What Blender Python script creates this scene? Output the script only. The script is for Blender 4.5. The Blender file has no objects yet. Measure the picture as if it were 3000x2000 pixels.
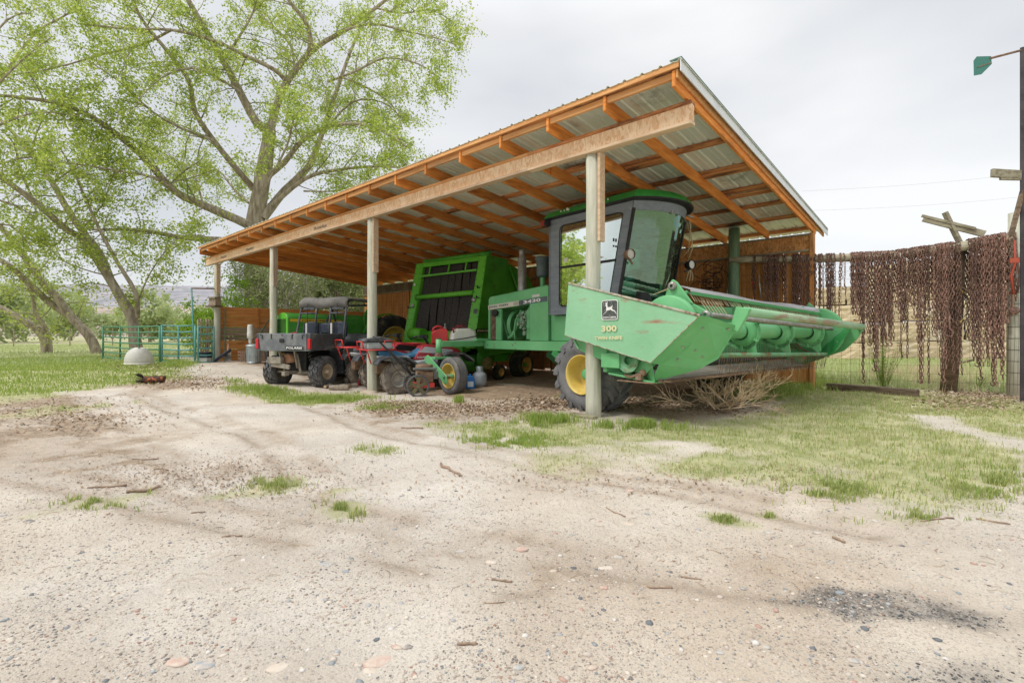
import bpy, math, random
import numpy as np
from mathutils import Vector, Matrix, noise as mnoise
random.seed(7); np.random.seed(7)
S = bpy.context.scene
COL = S.collection
R = math.radians
# ---------------------------------------------------------------- camera
CAM_H, FOC, PCX, PCY = 1.07, 1466.0, 1500.0, 980.0      # metres, pixels of the 3000 px photograph
YAW = R(42.85)
cam_d = bpy.data.cameras.new('camera'); cam = bpy.data.objects.new('camera', cam_d); COL.objects.link(cam)
cam.location = (0, 0, CAM_H); cam.rotation_euler = (R(90), 0, YAW)
cam_d.sensor_width = 36; cam_d.lens = FOC / 3000 * 36; cam_d.shift_y = -20 / 3000
cam_d.clip_start = .05; cam_d.clip_end = 4000
S.camera = cam
# ---------------------------------------------------------------- world: overcast sky
SUN_EL, SUN_AZ = R(52), R(200)
w = bpy.data.worlds.new('World'); S.world = w; w.use_nodes = True
nt = w.node_tree; nt.nodes.clear()
N = nt.nodes.new
out = N('ShaderNodeOutputWorld'); bg = N('ShaderNodeBackground'); bg2 = N('ShaderNodeBackground'); add = N('ShaderNodeAddShader')
sky = N('ShaderNodeTexSky'); sky.sky_type = 'NISHITA'; sky.sun_disc = False
sky.sun_elevation = SUN_EL; sky.sun_rotation = SUN_AZ
bg.inputs[1].default_value = .05
tc = N('ShaderNodeTexCoord'); mp = N('ShaderNodeMapping'); mp.inputs['Scale'].default_value = (1, 1, 2.6)
n1 = N('ShaderNodeTexNoise'); n1.inputs['Scale'].default_value = 1.5; n1.inputs['Detail'].default_value = 4; n1.inputs['Roughness'].default_value = .45
cr = N('ShaderNodeValToRGB')
cr.color_ramp.elements[0].position = .3; cr.color_ramp.elements[0].color = (.47, .49, .525, 1)
cr.color_ramp.elements[1].position = .68; cr.color_ramp.elements[1].color = (.77, .77, .765, 1)
sep = N('ShaderNodeSeparateXYZ'); mr = N('ShaderNodeMapRange')
mr.inputs[1].default_value = .52; mr.inputs[2].default_value = .95; mr.inputs[3].default_value = 1.0; mr.inputs[4].default_value = 2.0
mul = N('ShaderNodeMixRGB'); mul.blend_type = 'MULTIPLY'; mul.inputs[0].default_value = 1
L = nt.links.new
L(tc.outputs['Generated'], mp.inputs[0]); L(mp.outputs[0], n1.inputs['Vector']); L(n1.outputs['Fac'], cr.inputs[0])
L(tc.outputs['Generated'], sep.inputs[0]); L(sep.outputs['Z'], mr.inputs[0])
L(cr.outputs[0], mul.inputs[1]); L(mr.outputs[0], mul.inputs[2]); L(mul.outputs[0], bg2.inputs[0])
L(sky.outputs[0], bg.inputs[0]); bg2.inputs[1].default_value = 1.0
L(bg.outputs[0], add.inputs[0]); L(bg2.outputs[0], add.inputs[1]); L(add.outputs[0], out.inputs[0])
bg.inputs[1].default_value = .012
# ---------------------------------------------------------------- sun behind thin cloud
sd = bpy.data.lights.new('sun', 'SUN'); sun = bpy.data.objects.new('sun', sd); COL.objects.link(sun)
sd.energy = 1.5; sd.angle = R(14); sd.color = (1, .965, .91)
# light comes from behind the camera, a little to its left, high up
sdir = Vector((math.sin(SUN_AZ) * math.cos(SUN_EL), math.cos(SUN_AZ) * math.cos(SUN_EL), math.sin(SUN_EL)))
sun.rotation_euler = sdir.to_track_quat('Z', 'Y').to_euler()
S.view_settings.view_transform = 'Standard'; S.view_settings.look = 'None'
S.view_settings.exposure = 0.28; S.view_settings.gamma = 1; S.view_settings.use_curve_mapping = False
S.render.engine = 'CYCLES'
S.cycles.max_bounces = 10; S.cycles.diffuse_bounces = 7; S.cycles.transparent_max_bounces = 16

# ================================================================ helpers
def ray(u, v):                      # direction through a point of the photograph, used to measure places
    a = (u - PCX) / FOC; b = -(v - PCY) / FOC
    return (.733 * a - .680, .680 * a + .733, b)
def W(u, v, x=None, y=None, z=None, d=None):
    r = ray(u, v)
    t = x / r[0] if x is not None else y / r[1] if y is not None else (z - CAM_H) / r[2] if z is not None else d
    return (r[0] * t, r[1] * t, CAM_H + r[2] * t)
def smooth(t): t = np.clip(t, 0, 1); return t * t * (3 - 2 * t)
def H(x, y):                        # height of the ground
    x = np.asarray(x, float); y = np.asarray(y, float)
    z = -.125 * np.exp(-((x + 9.3) / 2.6) ** 2 - ((y - 5.8) / 2.6) ** 2)
    z = z + .17 * smooth((-x - 13.2) / 4.5)
    z = z + .10 * smooth((y - 12) / 5) * smooth((x + 4) / 3)
    z = z + .012 * np.sin(x * 1.7 + y) * np.cos(y * 1.3 - x * .4) + .008 * np.sin(x * 4.1 - y * 3.3)
    return z
def Hf(x, y): return float(H(x, y))

OFF = {}
def thing(name, label, cat, loc=(0, 0, 0), rz=0, group=None, world=False, kind=None):
    o = bpy.data.objects.new(name, None); COL.objects.link(o)
    o.empty_display_size = .2
    o.location = loc; o.rotation_euler = (0, 0, rz)
    tag(o, label, cat, group, kind)
    OFF[o.name] = Vector(loc) if world else Vector((0, 0, 0))
    return o
def tag(o, label=None, cat=None, group=None, kind=None):
    if label: o['label'] = label
    if cat: o['category'] = cat
    if group: o['group'] = group
    if kind: o['kind'] = kind
    return o
class MB:
    def __init__(s): s.v = []; s.f = []; s.sm = []
    def add(s, vs, fs, smooth=False):
        n = len(s.v); s.v += [tuple(v) for v in vs]; s.f += [tuple(i + n for i in f) for f in fs]; s.sm += [smooth] * len(fs); return s
    def box(s, x0, x1, y0, y1, z0, z1):
        return s.add([(x, y, z) for x in (x0, x1) for y in (y0, y1) for z in (z0, z1)],
                     [(0, 1, 3, 2), (4, 6, 7, 5), (0, 4, 5, 1), (2, 3, 7, 6), (0, 2, 6, 4), (1, 5, 7, 3)])
    def obox(s, c, dims, M):        # oriented box
        c = Vector(c); dx, dy, dz = [d / 2 for d in dims]
        vs = [c + M @ Vector((x, y, z)) for x in (-dx, dx) for y in (-dy, dy) for z in (-dz, dz)]
        return s.add(vs, [(0, 1, 3, 2), (4, 6, 7, 5), (0, 4, 5, 1), (2, 3, 7, 6), (0, 2, 6, 4), (1, 5, 7, 3)])
    def bar(s, a, b, wd, ht, up=(0, 0, 1)):     # square bar from a to b: wd across, ht along up
        a = Vector(a); b = Vector(b); d = (b - a); l = d.length; d.normalize(); up = Vector(up)
        sd_ = d.cross(up)
        if sd_.length < 1e-4: sd_ = d.cross(Vector((1, 0, 0)))
        sd_.normalize(); u2 = sd_.cross(d)
        M = Matrix((d, sd_, u2)).transposed()
        return s.obox((a + b) / 2, (l, wd, ht), M)
    def prism(s, poly, ext, smooth_side=False): # planar polygon (3-D points) pushed along ext
        n = len(poly); e = Vector(ext); p = [Vector(q) for q in poly]
        k = len(s.v); s.v += [tuple(q) for q in p] + [tuple(q + e) for q in p]
        s.f.append(tuple(k + i for i in range(n))[::-1]); s.sm.append(False)
        s.f.append(tuple(k + n + i for i in range(n))); s.sm.append(False)
        for i in range(n):
            j = (i + 1) % n; s.f.append((k + i, k + j, k + n + j, k + n + i)); s.sm.append(smooth_side)
        return s
    def tube(s, pts, r, n=8, cap=True):
        pts = [Vector(p) for p in pts]; m = len(pts)
        rs = r if isinstance(r, (list, tuple)) else [r] * m
        k = len(s.v); ref = None
        for i, p in enumerate(pts):
            d = (pts[min(i + 1, m - 1)] - pts[max(i - 1, 0)])
            if d.length < 1e-9: d = Vector((0, 0, 1))
            d.normalize()
            if ref is None: ref = Vector((0, 0, 1)) if abs(d.z) < .9 else Vector((1, 0, 0))
            a = d.cross(ref); 
            if a.length < 1e-5: a = d.cross(Vector((0, 1, 0)))
            a.normalize(); b = a.cross(d); ref = b
            for j in range(n):
                t = 2 * math.pi * j / n; s.v.append(tuple(p + (a * math.cos(t) + b * math.sin(t)) * rs[i]))
        for i in range(m - 1):
            for j in range(n):
                j2 = (j + 1) % n
                s.f.append((k + i * n + j, k + i * n + j2, k + (i + 1) * n + j2, k + (i + 1) * n + j)); s.sm.append(n > 4)
        if cap:
            s.f.append(tuple(k + j for j in range(n))[::-1]); s.sm.append(False)
            s.f.append(tuple(k + (m - 1) * n + j for j in range(n))); s.sm.append(False)
        return s
    def cyl(s, a, b, r, n=16, r2=None): return s.tube([a, b], [r, r if r2 is None else r2], n)
    def lathe(s, prof, c=(0, 0, 0), axis=(0, 0, 1), n=24, closed=False, smooth=True, a0=0, a1=2 * math.pi):
        ax = Vector(axis).normalized(); t = Vector((1, 0, 0)) if abs(ax.x) < .9 else Vector((0, 1, 0))
        u = ax.cross(t).normalized(); v = ax.cross(u); c = Vector(c); k = len(s.v); m = len(prof)
        full = abs(a1 - a0 - 2 * math.pi) < 1e-6; nn = n if full else n + 1
        for i in range(nn):
            a = a0 + (a1 - a0) * i / n; dr = u * math.cos(a) + v * math.sin(a)
            for (r, h) in prof: s.v.append(tuple(c + dr * r + ax * h))
        for i in range(n):
            i2 = (i + 1) % nn if full else i + 1
            for j in range(m if closed else m - 1):
                j2 = (j + 1) % m
                s.f.append((k + i * m + j, k + i2 * m + j, k + i2 * m + j2, k + i * m + j2)); s.sm.append(smooth)
        return s
    def ell(s, c, r, nu=14, nv=9, M=None, jit=0):
        k = len(s.v); c = Vector(c); r = r if hasattr(r, '__len__') else (r, r, r)
        for i in range(nv + 1):
            ph = math.pi * i / nv
            for j in range(nu):
                th = 2 * math.pi * j / nu
                q = 1 + (random.uniform(-jit, jit) if jit else 0)
                p = Vector((r[0] * math.sin(ph) * math.cos(th) * q, r[1] * math.sin(ph) * math.sin(th) * q, r[2] * math.cos(ph) * q))
                if M: p = M @ p
                s.v.append(tuple(c + p))
        for i in range(nv):
            for j in range(nu):
                j2 = (j + 1) % nu; s.f.append((k + i * nu + j, k + (i + 1) * nu + j, k + (i + 1) * nu + j2, k + i * nu + j2)); s.sm.append(True)
        return s
    def mesh(s, name, mat):
        m = bpy.data.meshes.new(name); m.from_pydata(s.v, [], s.f); m.update()
        m.polygons.foreach_set('use_smooth', s.sm)
        if mat is not None: m.materials.append(mat)
        return m
    def build(s, name, mat, parent=None, bevel=0, loc=None, kind=None, label=None, seg=1):
        off = OFF.get(parent.name, Vector((0, 0, 0))) if parent else Vector((0, 0, 0))
        if off.length > 0: s.v = [(v[0] - off.x, v[1] - off.y, v[2] - off.z) for v in s.v]
        o = bpy.data.objects.new(name, s.mesh(name, mat)); COL.objects.link(o)
        if parent: o.parent = parent; OFF[o.name] = off
        if loc: o.location = loc
        if bevel:
            b = o.modifiers.new('bevel', 'BEVEL'); b.width = bevel; b.segments = seg; b.limit_method = 'ANGLE'; b.angle_limit = R(40)
        if kind: o['kind'] = kind
        if label: o['label'] = label
        return o
def top(mb, name, mat, label, cat, loc=(0, 0, 0), rz=0, group=None, bevel=0, kind=None, rot=None):
    o = mb.build(name, mat, None, bevel); o.location = loc; o.rotation_euler = rot or (0, 0, rz); tag(o, label, cat, group, kind); return o
def kids(o): return [c for c in bpy.data.objects if c.parent == o]
CH = {}
def copy_tree(o, loc=None, rz=None, label=None, parent=None, group=None, chmap=None):
    if chmap is None:
        chmap = {}
        for c in bpy.data.objects:
            if c.parent: chmap.setdefault(c.parent.name, []).append(c)
    c = o.copy(); COL.objects.link(c)
    if parent is not None: c.parent = parent
    if loc is not None: c.location = loc
    if rz is not None: c.rotation_euler = (0, 0, rz)
    if label: c['label'] = label
    if group: c['group'] = group
    for ch in chmap.get(o.name, []): copy_tree(ch, parent=c, chmap=chmap)
    return c
def np_mesh(name, verts, faces, mat, k, smooth_=False, mi=None, attr=None):
    """verts (n,3) array, faces (m,k) array"""
    m = bpy.data.meshes.new(name); verts = np.asarray(verts, np.float32); faces = np.asarray(faces, np.int32)
    m.vertices.add(len(verts)); m.vertices.foreach_set('co', verts.ravel())
    m.loops.add(faces.size); m.loops.foreach_set('vertex_index', faces.ravel())
    m.polygons.add(len(faces)); m.polygons.foreach_set('loop_start', np.arange(0, faces.size, k, dtype=np.int32))
    m.polygons.foreach_set('loop_total', np.full(len(faces), k, np.int32))
    if smooth_: m.polygons.foreach_set('use_smooth', np.ones(len(faces), bool))
    for q in (mat if isinstance(mat, (list, tuple)) else [mat]): m.materials.append(q)
    if mi is not None: m.polygons.foreach_set('material_index', np.asarray(mi, np.int32))
    if attr:
        for an, av in attr.items():
            a = m.attributes.new(an, 'FLOAT', 'POINT'); a.data.foreach_set('value', np.asarray(av, np.float32))
    m.update(); m.validate()
    return m
def nobj(name, mesh, parent=None, loc=None):
    o = bpy.data.objects.new(name, mesh); COL.objects.link(o)
    if parent: o.parent = parent
    if loc is not None: o.location = loc
    return o
FONT_CACHE = {}
def text(parent, body, mat, origin, xdir, ydir, height, width=None, depth=.003, bold=.0, name='lettering', shear=0):
    cu = bpy.data.curves.new(name, 'FONT'); cu.body = body; cu.size = 1; cu.offset = bold; cu.resolution_u = 2; cu.shear = shear
    to = bpy.data.objects.new(name, cu); COL.objects.link(to)
    bpy.context.view_layer.update()
    me = bpy.data.meshes.new_from_object(to.evaluated_get(bpy.context.evaluated_depsgraph_get()))
    bpy.data.objects.remove(to); bpy.data.curves.remove(cu)
    co = np.empty(len(me.vertices) * 3, np.float32); me.vertices.foreach_get('co', co); co = co.reshape(-1, 3)
    mn = co.min(0); mx = co.max(0); sx = height / (mx[1] - mn[1]); 
    wx = width / (mx[0] - mn[0]) if width else sx
    X = Vector(xdir).normalized(); Y = Vector(ydir).normalized(); Z = X.cross(Y)
    off = OFF.get(parent.name, Vector((0, 0, 0))); O = Vector(origin) - off
    p = (co - mn); res = np.array(O)[None] + p[:, :1] * wx * np.array(X)[None] + p[:, 1:2] * sx * np.array(Y)[None] + depth * np.array(Z)[None]
    me.vertices.foreach_set('co', res.astype(np.float32).ravel()); me.materials.clear(); me.materials.append(mat); me.update()
    o = bpy.data.objects.new(name, me); COL.objects.link(o); o.parent = parent; OFF[o.name] = off
    return o

# ================================================================ materials
def lin(c):
    return tuple(((x / 255 / 12.92) if x / 255 < .04045 else ((x / 255 + .055) / 1.055) ** 2.4) for x in c)
def Mat(name, c1, c2=None, rough=.7, metal=0, scale=4, stretch=(1, 1, 1), lo=.35, hi=.65, bump=.15, bscale=None, det=5,
        c3=None, s3=2.0, lo3=.58, hi3=.7, spec=.4, rand=0.0, rrand=.1, bdist=.01, osc=True, stretch3=None, warp=0, mode='Object'):
    """colour from stretched noise between c1 and c2, patches of c3 (wear or dirt), fine relief"""
    m = bpy.data.materials.new(name); m.use_nodes = True; nt = m.node_tree; nd = nt.nodes; lk = nt.links.new
    p = nd['Principled BSDF']; p.inputs['Roughness'].default_value = rough; p.inputs['Metallic'].default_value = metal
    p.inputs['Specular IOR Level'].default_value = spec
    tc = nd.new('ShaderNodeTexCoord'); oi = nd.new('ShaderNodeObjectInfo')
    ad = nd.new('ShaderNodeVectorMath'); ad.operation = 'MULTIPLY_ADD'
    cmb = nd.new('ShaderNodeCombineXYZ')
    for i in range(3): lk(oi.outputs['Random'], cmb.inputs[i])
    lk(cmb.outputs[0], ad.inputs[0]); ad.inputs[1].default_value = (37, 53, 71); lk(tc.outputs[mode], ad.inputs[2])
    mp = nd.new('ShaderNodeMapping'); mp.inputs['Scale'].default_value = stretch; lk(ad.outputs[0], mp.inputs[0])
    n = nd.new('ShaderNodeTexNoise'); n.inputs['Scale'].default_value = scale; n.inputs['Detail'].default_value = det; n.inputs['Roughness'].default_value = .6
    n.inputs['Distortion'].default_value = warp
    lk(mp.outputs[0], n.inputs['Vector'])
    r = nd.new('ShaderNodeValToRGB'); r.color_ramp.elements[0].position = lo; r.color_ramp.elements[1].position = hi
    r.color_ramp.elements[0].color = (*c1, 1); r.color_ramp.elements[1].color = (*(c2 or tuple(min(1, x * 1.35) for x in c1)), 1)
    lk(n.outputs['Fac'], r.inputs[0]); col = r.outputs[0]
    if c3 is not None:
        n3 = nd.new('ShaderNodeTexNoise'); n3.inputs['Scale'].default_value = s3; n3.inputs['Detail'].default_value = 8; n3.inputs['Roughness'].default_value = .68
        if stretch3:
            mp3 = nd.new('ShaderNodeMapping'); mp3.inputs['Scale'].default_value = stretch3; lk(ad.outputs[0], mp3.inputs[0]); lk(mp3.outputs[0], n3.inputs['Vector'])
        else: lk(ad.outputs[0], n3.inputs['Vector'])
        r3 = nd.new('ShaderNodeValToRGB'); r3.color_ramp.elements[0].position = lo3; r3.color_ramp.elements[1].position = hi3
        r3.color_ramp.elements[0].color = (0, 0, 0, 1); r3.color_ramp.elements[1].color = (1, 1, 1, 1); lk(n3.outputs['Fac'], r3.inputs[0])
        mx = nd.new('ShaderNodeMixRGB'); lk(r3.outputs[0], mx.inputs[0]); lk(col, mx.inputs[1]); mx.inputs[2].default_value = (*c3, 1); col = mx.outputs[0]
    if rand:
        hs = nd.new('ShaderNodeHueSaturation'); mr = nd.new('ShaderNodeMapRange'); mr.inputs[3].default_value = 1 - rand; mr.inputs[4].default_value = 1 + rand
        lk(oi.outputs['Random'], mr.inputs[0]); lk(mr.outputs[0], hs.inputs['Value']); lk(col, hs.inputs['Color']); col = hs.outputs[0]
    lk(col, p.inputs['Base Color'])
    if rrand:
        mr2 = nd.new('ShaderNodeMapRange'); mr2.inputs[3].default_value = max(0, rough - rrand); mr2.inputs[4].default_value = min(1, rough + rrand)
        lk(n.outputs['Fac'], mr2.inputs[0]); lk(mr2.outputs[0], p.inputs['Roughness'])
    if bump:
        bn = nd.new('ShaderNodeTexNoise'); bn.inputs['Scale'].default_value = bscale or scale * 3; bn.inputs['Detail'].default_value = 6
        bn.inputs['Roughness'].default_value = .65
        lk(mp.outputs[0], bn.inputs['Vector'])
        b = nd.new('ShaderNodeBump'); b.inputs['Strength'].default_value = bump; b.inputs['Distance'].default_value = bdist
        lk(bn.outputs['Fac'], b.inputs['Height']); lk(b.outputs[0], p.inputs['Normal'])
    return m
def wood(name, c1, c2, c3=None, ax='x', **k):
    st = {'x': (.09, 1, 1), 'y': (1, .09, 1), 'z': (1, 1, .09)}[ax]
    st3 = {'x': (.3, 1, 1), 'y': (1, .3, 1), 'z': (1, 1, .3)}[ax]
    k.setdefault('scale', 22); k.setdefault('s3', 2.2); k.setdefault('bump', .35); k.setdefault('rand', .16)
    return Mat(name, c1, c2, c3=c3, stretch=st, stretch3=st3, lo=.38, hi=.62, rough=.8, bscale=50, bdist=.006, **k)
def simple(name, c, rough=.5, metal=0, spec=.5):
    m = bpy.data.materials.new(name); m.use_nodes = True; p = m.node_tree.nodes['Principled BSDF']
    p.inputs['Base Color'].default_value = (*c, 1); p.inputs['Roughness'].default_value = rough; p.inputs['Metallic'].default_value = metal; return m
def leaf_mat(name, c1, c2, trans=.45):
    m = bpy.data.materials.new(name); m.use_nodes = True; nt = m.node_tree; nd = nt.nodes; lk = nt.links.new
    p = nd['Principled BSDF']; p.inputs['Roughness'].default_value = .55; p.inputs['Specular IOR Level'].default_value = .25
    geo = nd.new('ShaderNodeNewGeometry'); r = nd.new('ShaderNodeValToRGB')
    r.color_ramp.elements[0].color = (*c1, 1); r.color_ramp.elements[1].color = (*c2, 1)
    lk(geo.outputs['Random Per Island'], r.inputs[0]); lk(r.outputs[0], p.inputs['Base Color'])
    t = nd.new('ShaderNodeBsdfTranslucent'); lk(r.outputs[0], t.inputs['Color']); mx = nd.new('ShaderNodeMixShader'); mx.inputs[0].default_value = trans
    lk(p.outputs[0], mx.inputs[1]); lk(t.outputs[0], mx.inputs[2]); lk(mx.outputs[0], nd['Material Output'].inputs[0]); return m
def glass_mat(name, tint=(.55, .75, .66), refl=.35, dirt=.3, gcol=(.9, .95, .93), gmax=.95):
    m = bpy.data.materials.new(name); m.use_nodes = True; nt = m.node_tree; nd = nt.nodes; lk = nt.links.new
    nd.remove(nd['Principled BSDF'])
    tr = nd.new('ShaderNodeBsdfTransparent'); tr.inputs[0].default_value = (*tint, 1)
    gl = nd.new('ShaderNodeBsdfGlossy'); gl.inputs['Roughness'].default_value = .02; gl.inputs[0].default_value = (*gcol, 1)
    df = nd.new('ShaderNodeBsdfDiffuse'); df.inputs[0].default_value = (.35, .42, .38, 1)
    lw = nd.new('ShaderNodeLayerWeight'); lw.inputs[0].default_value = .35
    mr = nd.new('ShaderNodeMapRange'); mr.inputs[3].default_value = refl; mr.inputs[4].default_value = gmax; lk(lw.outputs['Fresnel'], mr.inputs[0])
    n = nd.new('ShaderNodeTexNoise'); n.inputs['Scale'].default_value = 5; tcn = nd.new('ShaderNodeTexCoord'); lk(tcn.outputs['Object'], n.inputs['Vector']); n.inputs['Detail'].default_value = 6
    mr3 = nd.new('ShaderNodeMapRange'); mr3.inputs[1].default_value = .4; mr3.inputs[2].default_value = .8; mr3.inputs[3].default_value = .04; mr3.inputs[4].default_value = dirt; lk(n.outputs['Fac'], mr3.inputs[0])
    b = nd.new('ShaderNodeBump'); b.inputs['Strength'].default_value = .04; n2 = nd.new('ShaderNodeTexNoise'); n2.inputs['Scale'].default_value = 1.3; lk(tcn.outputs['Object'], n2.inputs['Vector'])
    lk(n2.outputs['Fac'], b.inputs['Height']); lk(b.outputs[0], gl.inputs['Normal'])
    m1 = nd.new('ShaderNodeMixShader'); lk(mr3.outputs[0], m1.inputs[0]); lk(tr.outputs[0], m1.inputs[1]); lk(df.outputs[0], m1.inputs[2])
    m2 = nd.new('ShaderNodeMixShader'); lk(mr.outputs[0], m2.inputs[0]); lk(m1.outputs[0], m2.inputs[1]); lk(gl.outputs[0], m2.inputs[2])
    lk(m2.outputs[0], nd['Material Output'].inputs[0]); return m
def osb_mat(name, c1, c2, c3):
    """pressed wood flakes: voronoi cells, each flake its own tone"""
    m = bpy.data.materials.new(name); m.use_nodes = True; nt = m.node_tree; nd = nt.nodes; lk = nt.links.new
    p = nd['Principled BSDF']; p.inputs['Roughness'].default_value = .85
    tc = nd.new('ShaderNodeTexCoord'); mp = nd.new('ShaderNodeMapping'); mp.inputs['Scale'].default_value = (1, 1, .42); lk(tc.outputs['Object'], mp.inputs[0])
    ns = nd.new('ShaderNodeTexNoise'); ns.inputs['Scale'].default_value = 9; lk(mp.outputs[0], ns.inputs['Vector'])
    mx0 = nd.new('ShaderNodeMixRGB'); mx0.inputs[0].default_value = .25; lk(mp.outputs[0], mx0.inputs[1]); lk(ns.outputs['Color'], mx0.inputs[2])
    v = nd.new('ShaderNodeTexVoronoi'); v.inputs['Scale'].default_value = 34; v.inputs['Randomness'].default_value = 1; lk(mx0.outputs[0], v.inputs['Vector'])
    r = nd.new('ShaderNodeValToRGB'); r.color_ramp.elements[0].color = (*c1, 1); r.color_ramp.elements[1].color = (*c2, 1)
    r.color_ramp.elements[0].position = .15; r.color_ramp.elements[1].position = .8
    sp = nd.new('ShaderNodeSeparateColor'); lk(v.outputs['Color'], sp.inputs[0]); lk(sp.outputs[0], r.inputs[0])
    n = nd.new('ShaderNodeTexNoise'); n.inputs['Scale'].default_value = 3; n.inputs['Detail'].default_value = 9; n.inputs['Roughness'].default_value = .7; lk(tc.outputs['Object'], n.inputs['Vector'])
    r2 = nd.new('ShaderNodeValToRGB'); r2.color_ramp.elements[0].position = .5; r2.color_ramp.elements[1].position = .68; r2.color_ramp.elements[0].color = (0, 0, 0, 1); r2.color_ramp.elements[1].color = (.75, .75, .75, 1)
    lk(n.outputs['Fac'], r2.inputs[0]); mx = nd.new('ShaderNodeMixRGB'); lk(r2.outputs[0], mx.inputs[0]); lk(r.outputs[0], mx.inputs[1]); mx.inputs[2].default_value = (*c3, 1)
    lk(mx.outputs[0], p.inputs['Base Color'])
    b = nd.new('ShaderNodeBump'); b.inputs['Strength'].default_value = .3; b.inputs['Distance'].default_value = .004; lk(v.outputs['Distance'], b.inputs['Height']); lk(b.outputs[0], p.inputs['Normal'])
    return m
C = dict
red_dark = (.22, .045, .02)
m_rafter = wood('rafter_wood', (.52, .17, .03), (.70, .28, .065), (.11, .05, .025), 'y', s3=1.6, lo3=.56, hi3=.74, rand=.28)
m_purlin = wood('purlin_wood', (.38, .13, .04), (.62, .30, .12), (.06, .028, .018), 'x', s3=4, lo3=.5, hi3=.66)
m_fascw = wood('eave_wood', (.52, .24, .08), (.66, .36, .15), (.35, .25, .17), 'x')
m_beam = osb_mat('beam_osb', (.64, .39, .21), (.80, .60, .40), (.70, .38, .18))
m_beamw = wood('beam_flange_wood', (.52, .36, .23), (.63, .48, .33), (.40, .25, .14), 'x')
m_post = wood('treated_post', (.46, .47, .37), (.62, .61, .50), (.38, .32, .22), 'z', rand=.06, s3=1.4)
m_postg = wood('green_treated_post', (.10, .19, .12), (.19, .28, .17), (.20, .20, .12), 'z', s3=3)
m_wallosb = osb_mat('wall_osb', (.42, .17, .045), (.64, .33, .13), (.20, .09, .035))
m_wallosb2 = osb_mat('weathered_osb', (.10, .075, .045), (.18, .14, .085), (.06, .045, .03))
m_wallp = wood('wall_plank_wood', (.50, .20, .05), (.66, .33, .12), (.16, .07, .03), 'z')
m_endp = wood('end_plank_wood', (.52, .20, .05), (.66, .33, .11), (.22, .09, .035), 'y', s3=3)
m_greyp = wood('grey_plank_wood', (.25, .19, .135), (.40, .32, .24), (.13, .09, .06), 'y')
m_greyx = wood('grey_board_wood', (.20, .175, .12), (.34, .31, .22), (.12, .10, .07), 'x')
m_greyz = wood('grey_paling_wood', (.34, .25, .18), (.50, .41, .32), (.22, .14, .10), 'z')
m_log = wood('barked_rail', (.34, .30, .20), (.52, .48, .35), (.22, .18, .12), 'x')
m_timber = wood('old_timber', (.10, .07, .045), (.21, .15, .10), (.05, .035, .025), 'x')
def metal_mat():
    return Mat('roof_metal', (.66, .71, .62), (.82, .86, .77), rough=.42, metal=.2, scale=1.5, stretch=(1, .15, 1), bump=.08, bscale=14, c3=(.38, .42, .35), s3=1.2, spec=.5)
m_roof = metal_mat()
m_trim = Mat('white_trim', (.62, .65, .66), (.74, .76, .76), rough=.4, metal=.2, bump=0)
m_trimg = simple('trim_edge_green', (.20, .28, .23), .5)
m_jd = Mat('faded_green_paint', (.11, .40, .155), (.20, .53, .24), rough=.42, scale=1.6, lo=.3, hi=.72, bump=.05, bscale=40, c3=(.33, .42, .27), s3=3.5, lo3=.60, hi3=.82)
m_jdworn = Mat('worn_green_paint', (.23, .49, .28), (.32, .59, .37), rough=.42, scale=1.2, lo=.3, hi=.7, bump=.5, bscale=2.2, bdist=.03, c3=(.36, .19, .13), s3=5, lo3=.585, hi3=.70, stretch3=(.4, 1, 1.6))
m_jdrust = Mat('rusty_green_paint', (.12, .34, .17), (.22, .46, .26), rough=.6, scale=2, bump=.1, c3=(.24, .10, .05), s3=7, lo3=.48, hi3=.62)
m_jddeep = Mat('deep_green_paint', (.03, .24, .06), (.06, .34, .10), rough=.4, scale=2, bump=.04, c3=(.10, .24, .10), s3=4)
m_jdroof = Mat('cab_roof_green', (.02, .22, .035), (.045, .31, .055), rough=.35, scale=3, bump=.03)
m_bal = Mat('bright_green_paint', (.09, .39, .025), (.14, .49, .04), rough=.4, scale=1.5, bump=.04, c3=(.07, .26, .03), s3=3, lo3=.6, hi3=.8)
m_bald = Mat('dark_green_panel', (.035, .25, .015), (.07, .33, .025), rough=.45, scale=2.5, bump=.05, c3=(.05, .07, .02), s3=4, lo3=.56, hi3=.75)
m_belt = Mat('rubber_belt', (.018, .014, .012), (.045, .038, .032), rough=.65, scale=20, bump=.2, c3=(.16, .14, .11), s3=60, lo3=.70, hi3=.76)
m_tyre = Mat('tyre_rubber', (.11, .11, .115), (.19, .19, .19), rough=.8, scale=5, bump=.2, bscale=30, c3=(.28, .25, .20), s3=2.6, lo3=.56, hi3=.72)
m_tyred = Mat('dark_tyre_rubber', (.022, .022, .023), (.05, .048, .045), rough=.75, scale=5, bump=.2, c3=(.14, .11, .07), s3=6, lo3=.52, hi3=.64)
m_tyrem = Mat('muddy_tyre', (.13, .11, .095), (.24, .21, .17), rough=.9, scale=7, bump=.35, c3=(.36, .28, .20), s3=5, lo3=.5, hi3=.62)
m_tyremoss = Mat('mossy_tyre_rubber', (.015, .016, .010), (.04, .045, .02), rough=.85, scale=5, bump=.2, c3=(.10, .11, .035), s3=6, lo3=.52, hi3=.64)
m_yel = Mat('yellow_rim_paint', (.66, .46, .085), (.76, .58, .17), rough=.45, scale=3, bump=.03, c3=(.55, .36, .10), s3=5)
m_ylo = Mat('orange_yellow_rim', (.55, .30, .05), (.68, .42, .10), rough=.5, scale=4, bump=.05, c3=(.30, .14, .04), s3=6)
m_cabg = Mat('cab_grey_panel', (.17, .195, .225), (.23, .26, .29), rough=.6, scale=9, stretch=(.3, 1, 2), bump=.15, c3=(.32, .34, .36), s3=9, lo3=.62, hi3=.72)
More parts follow.
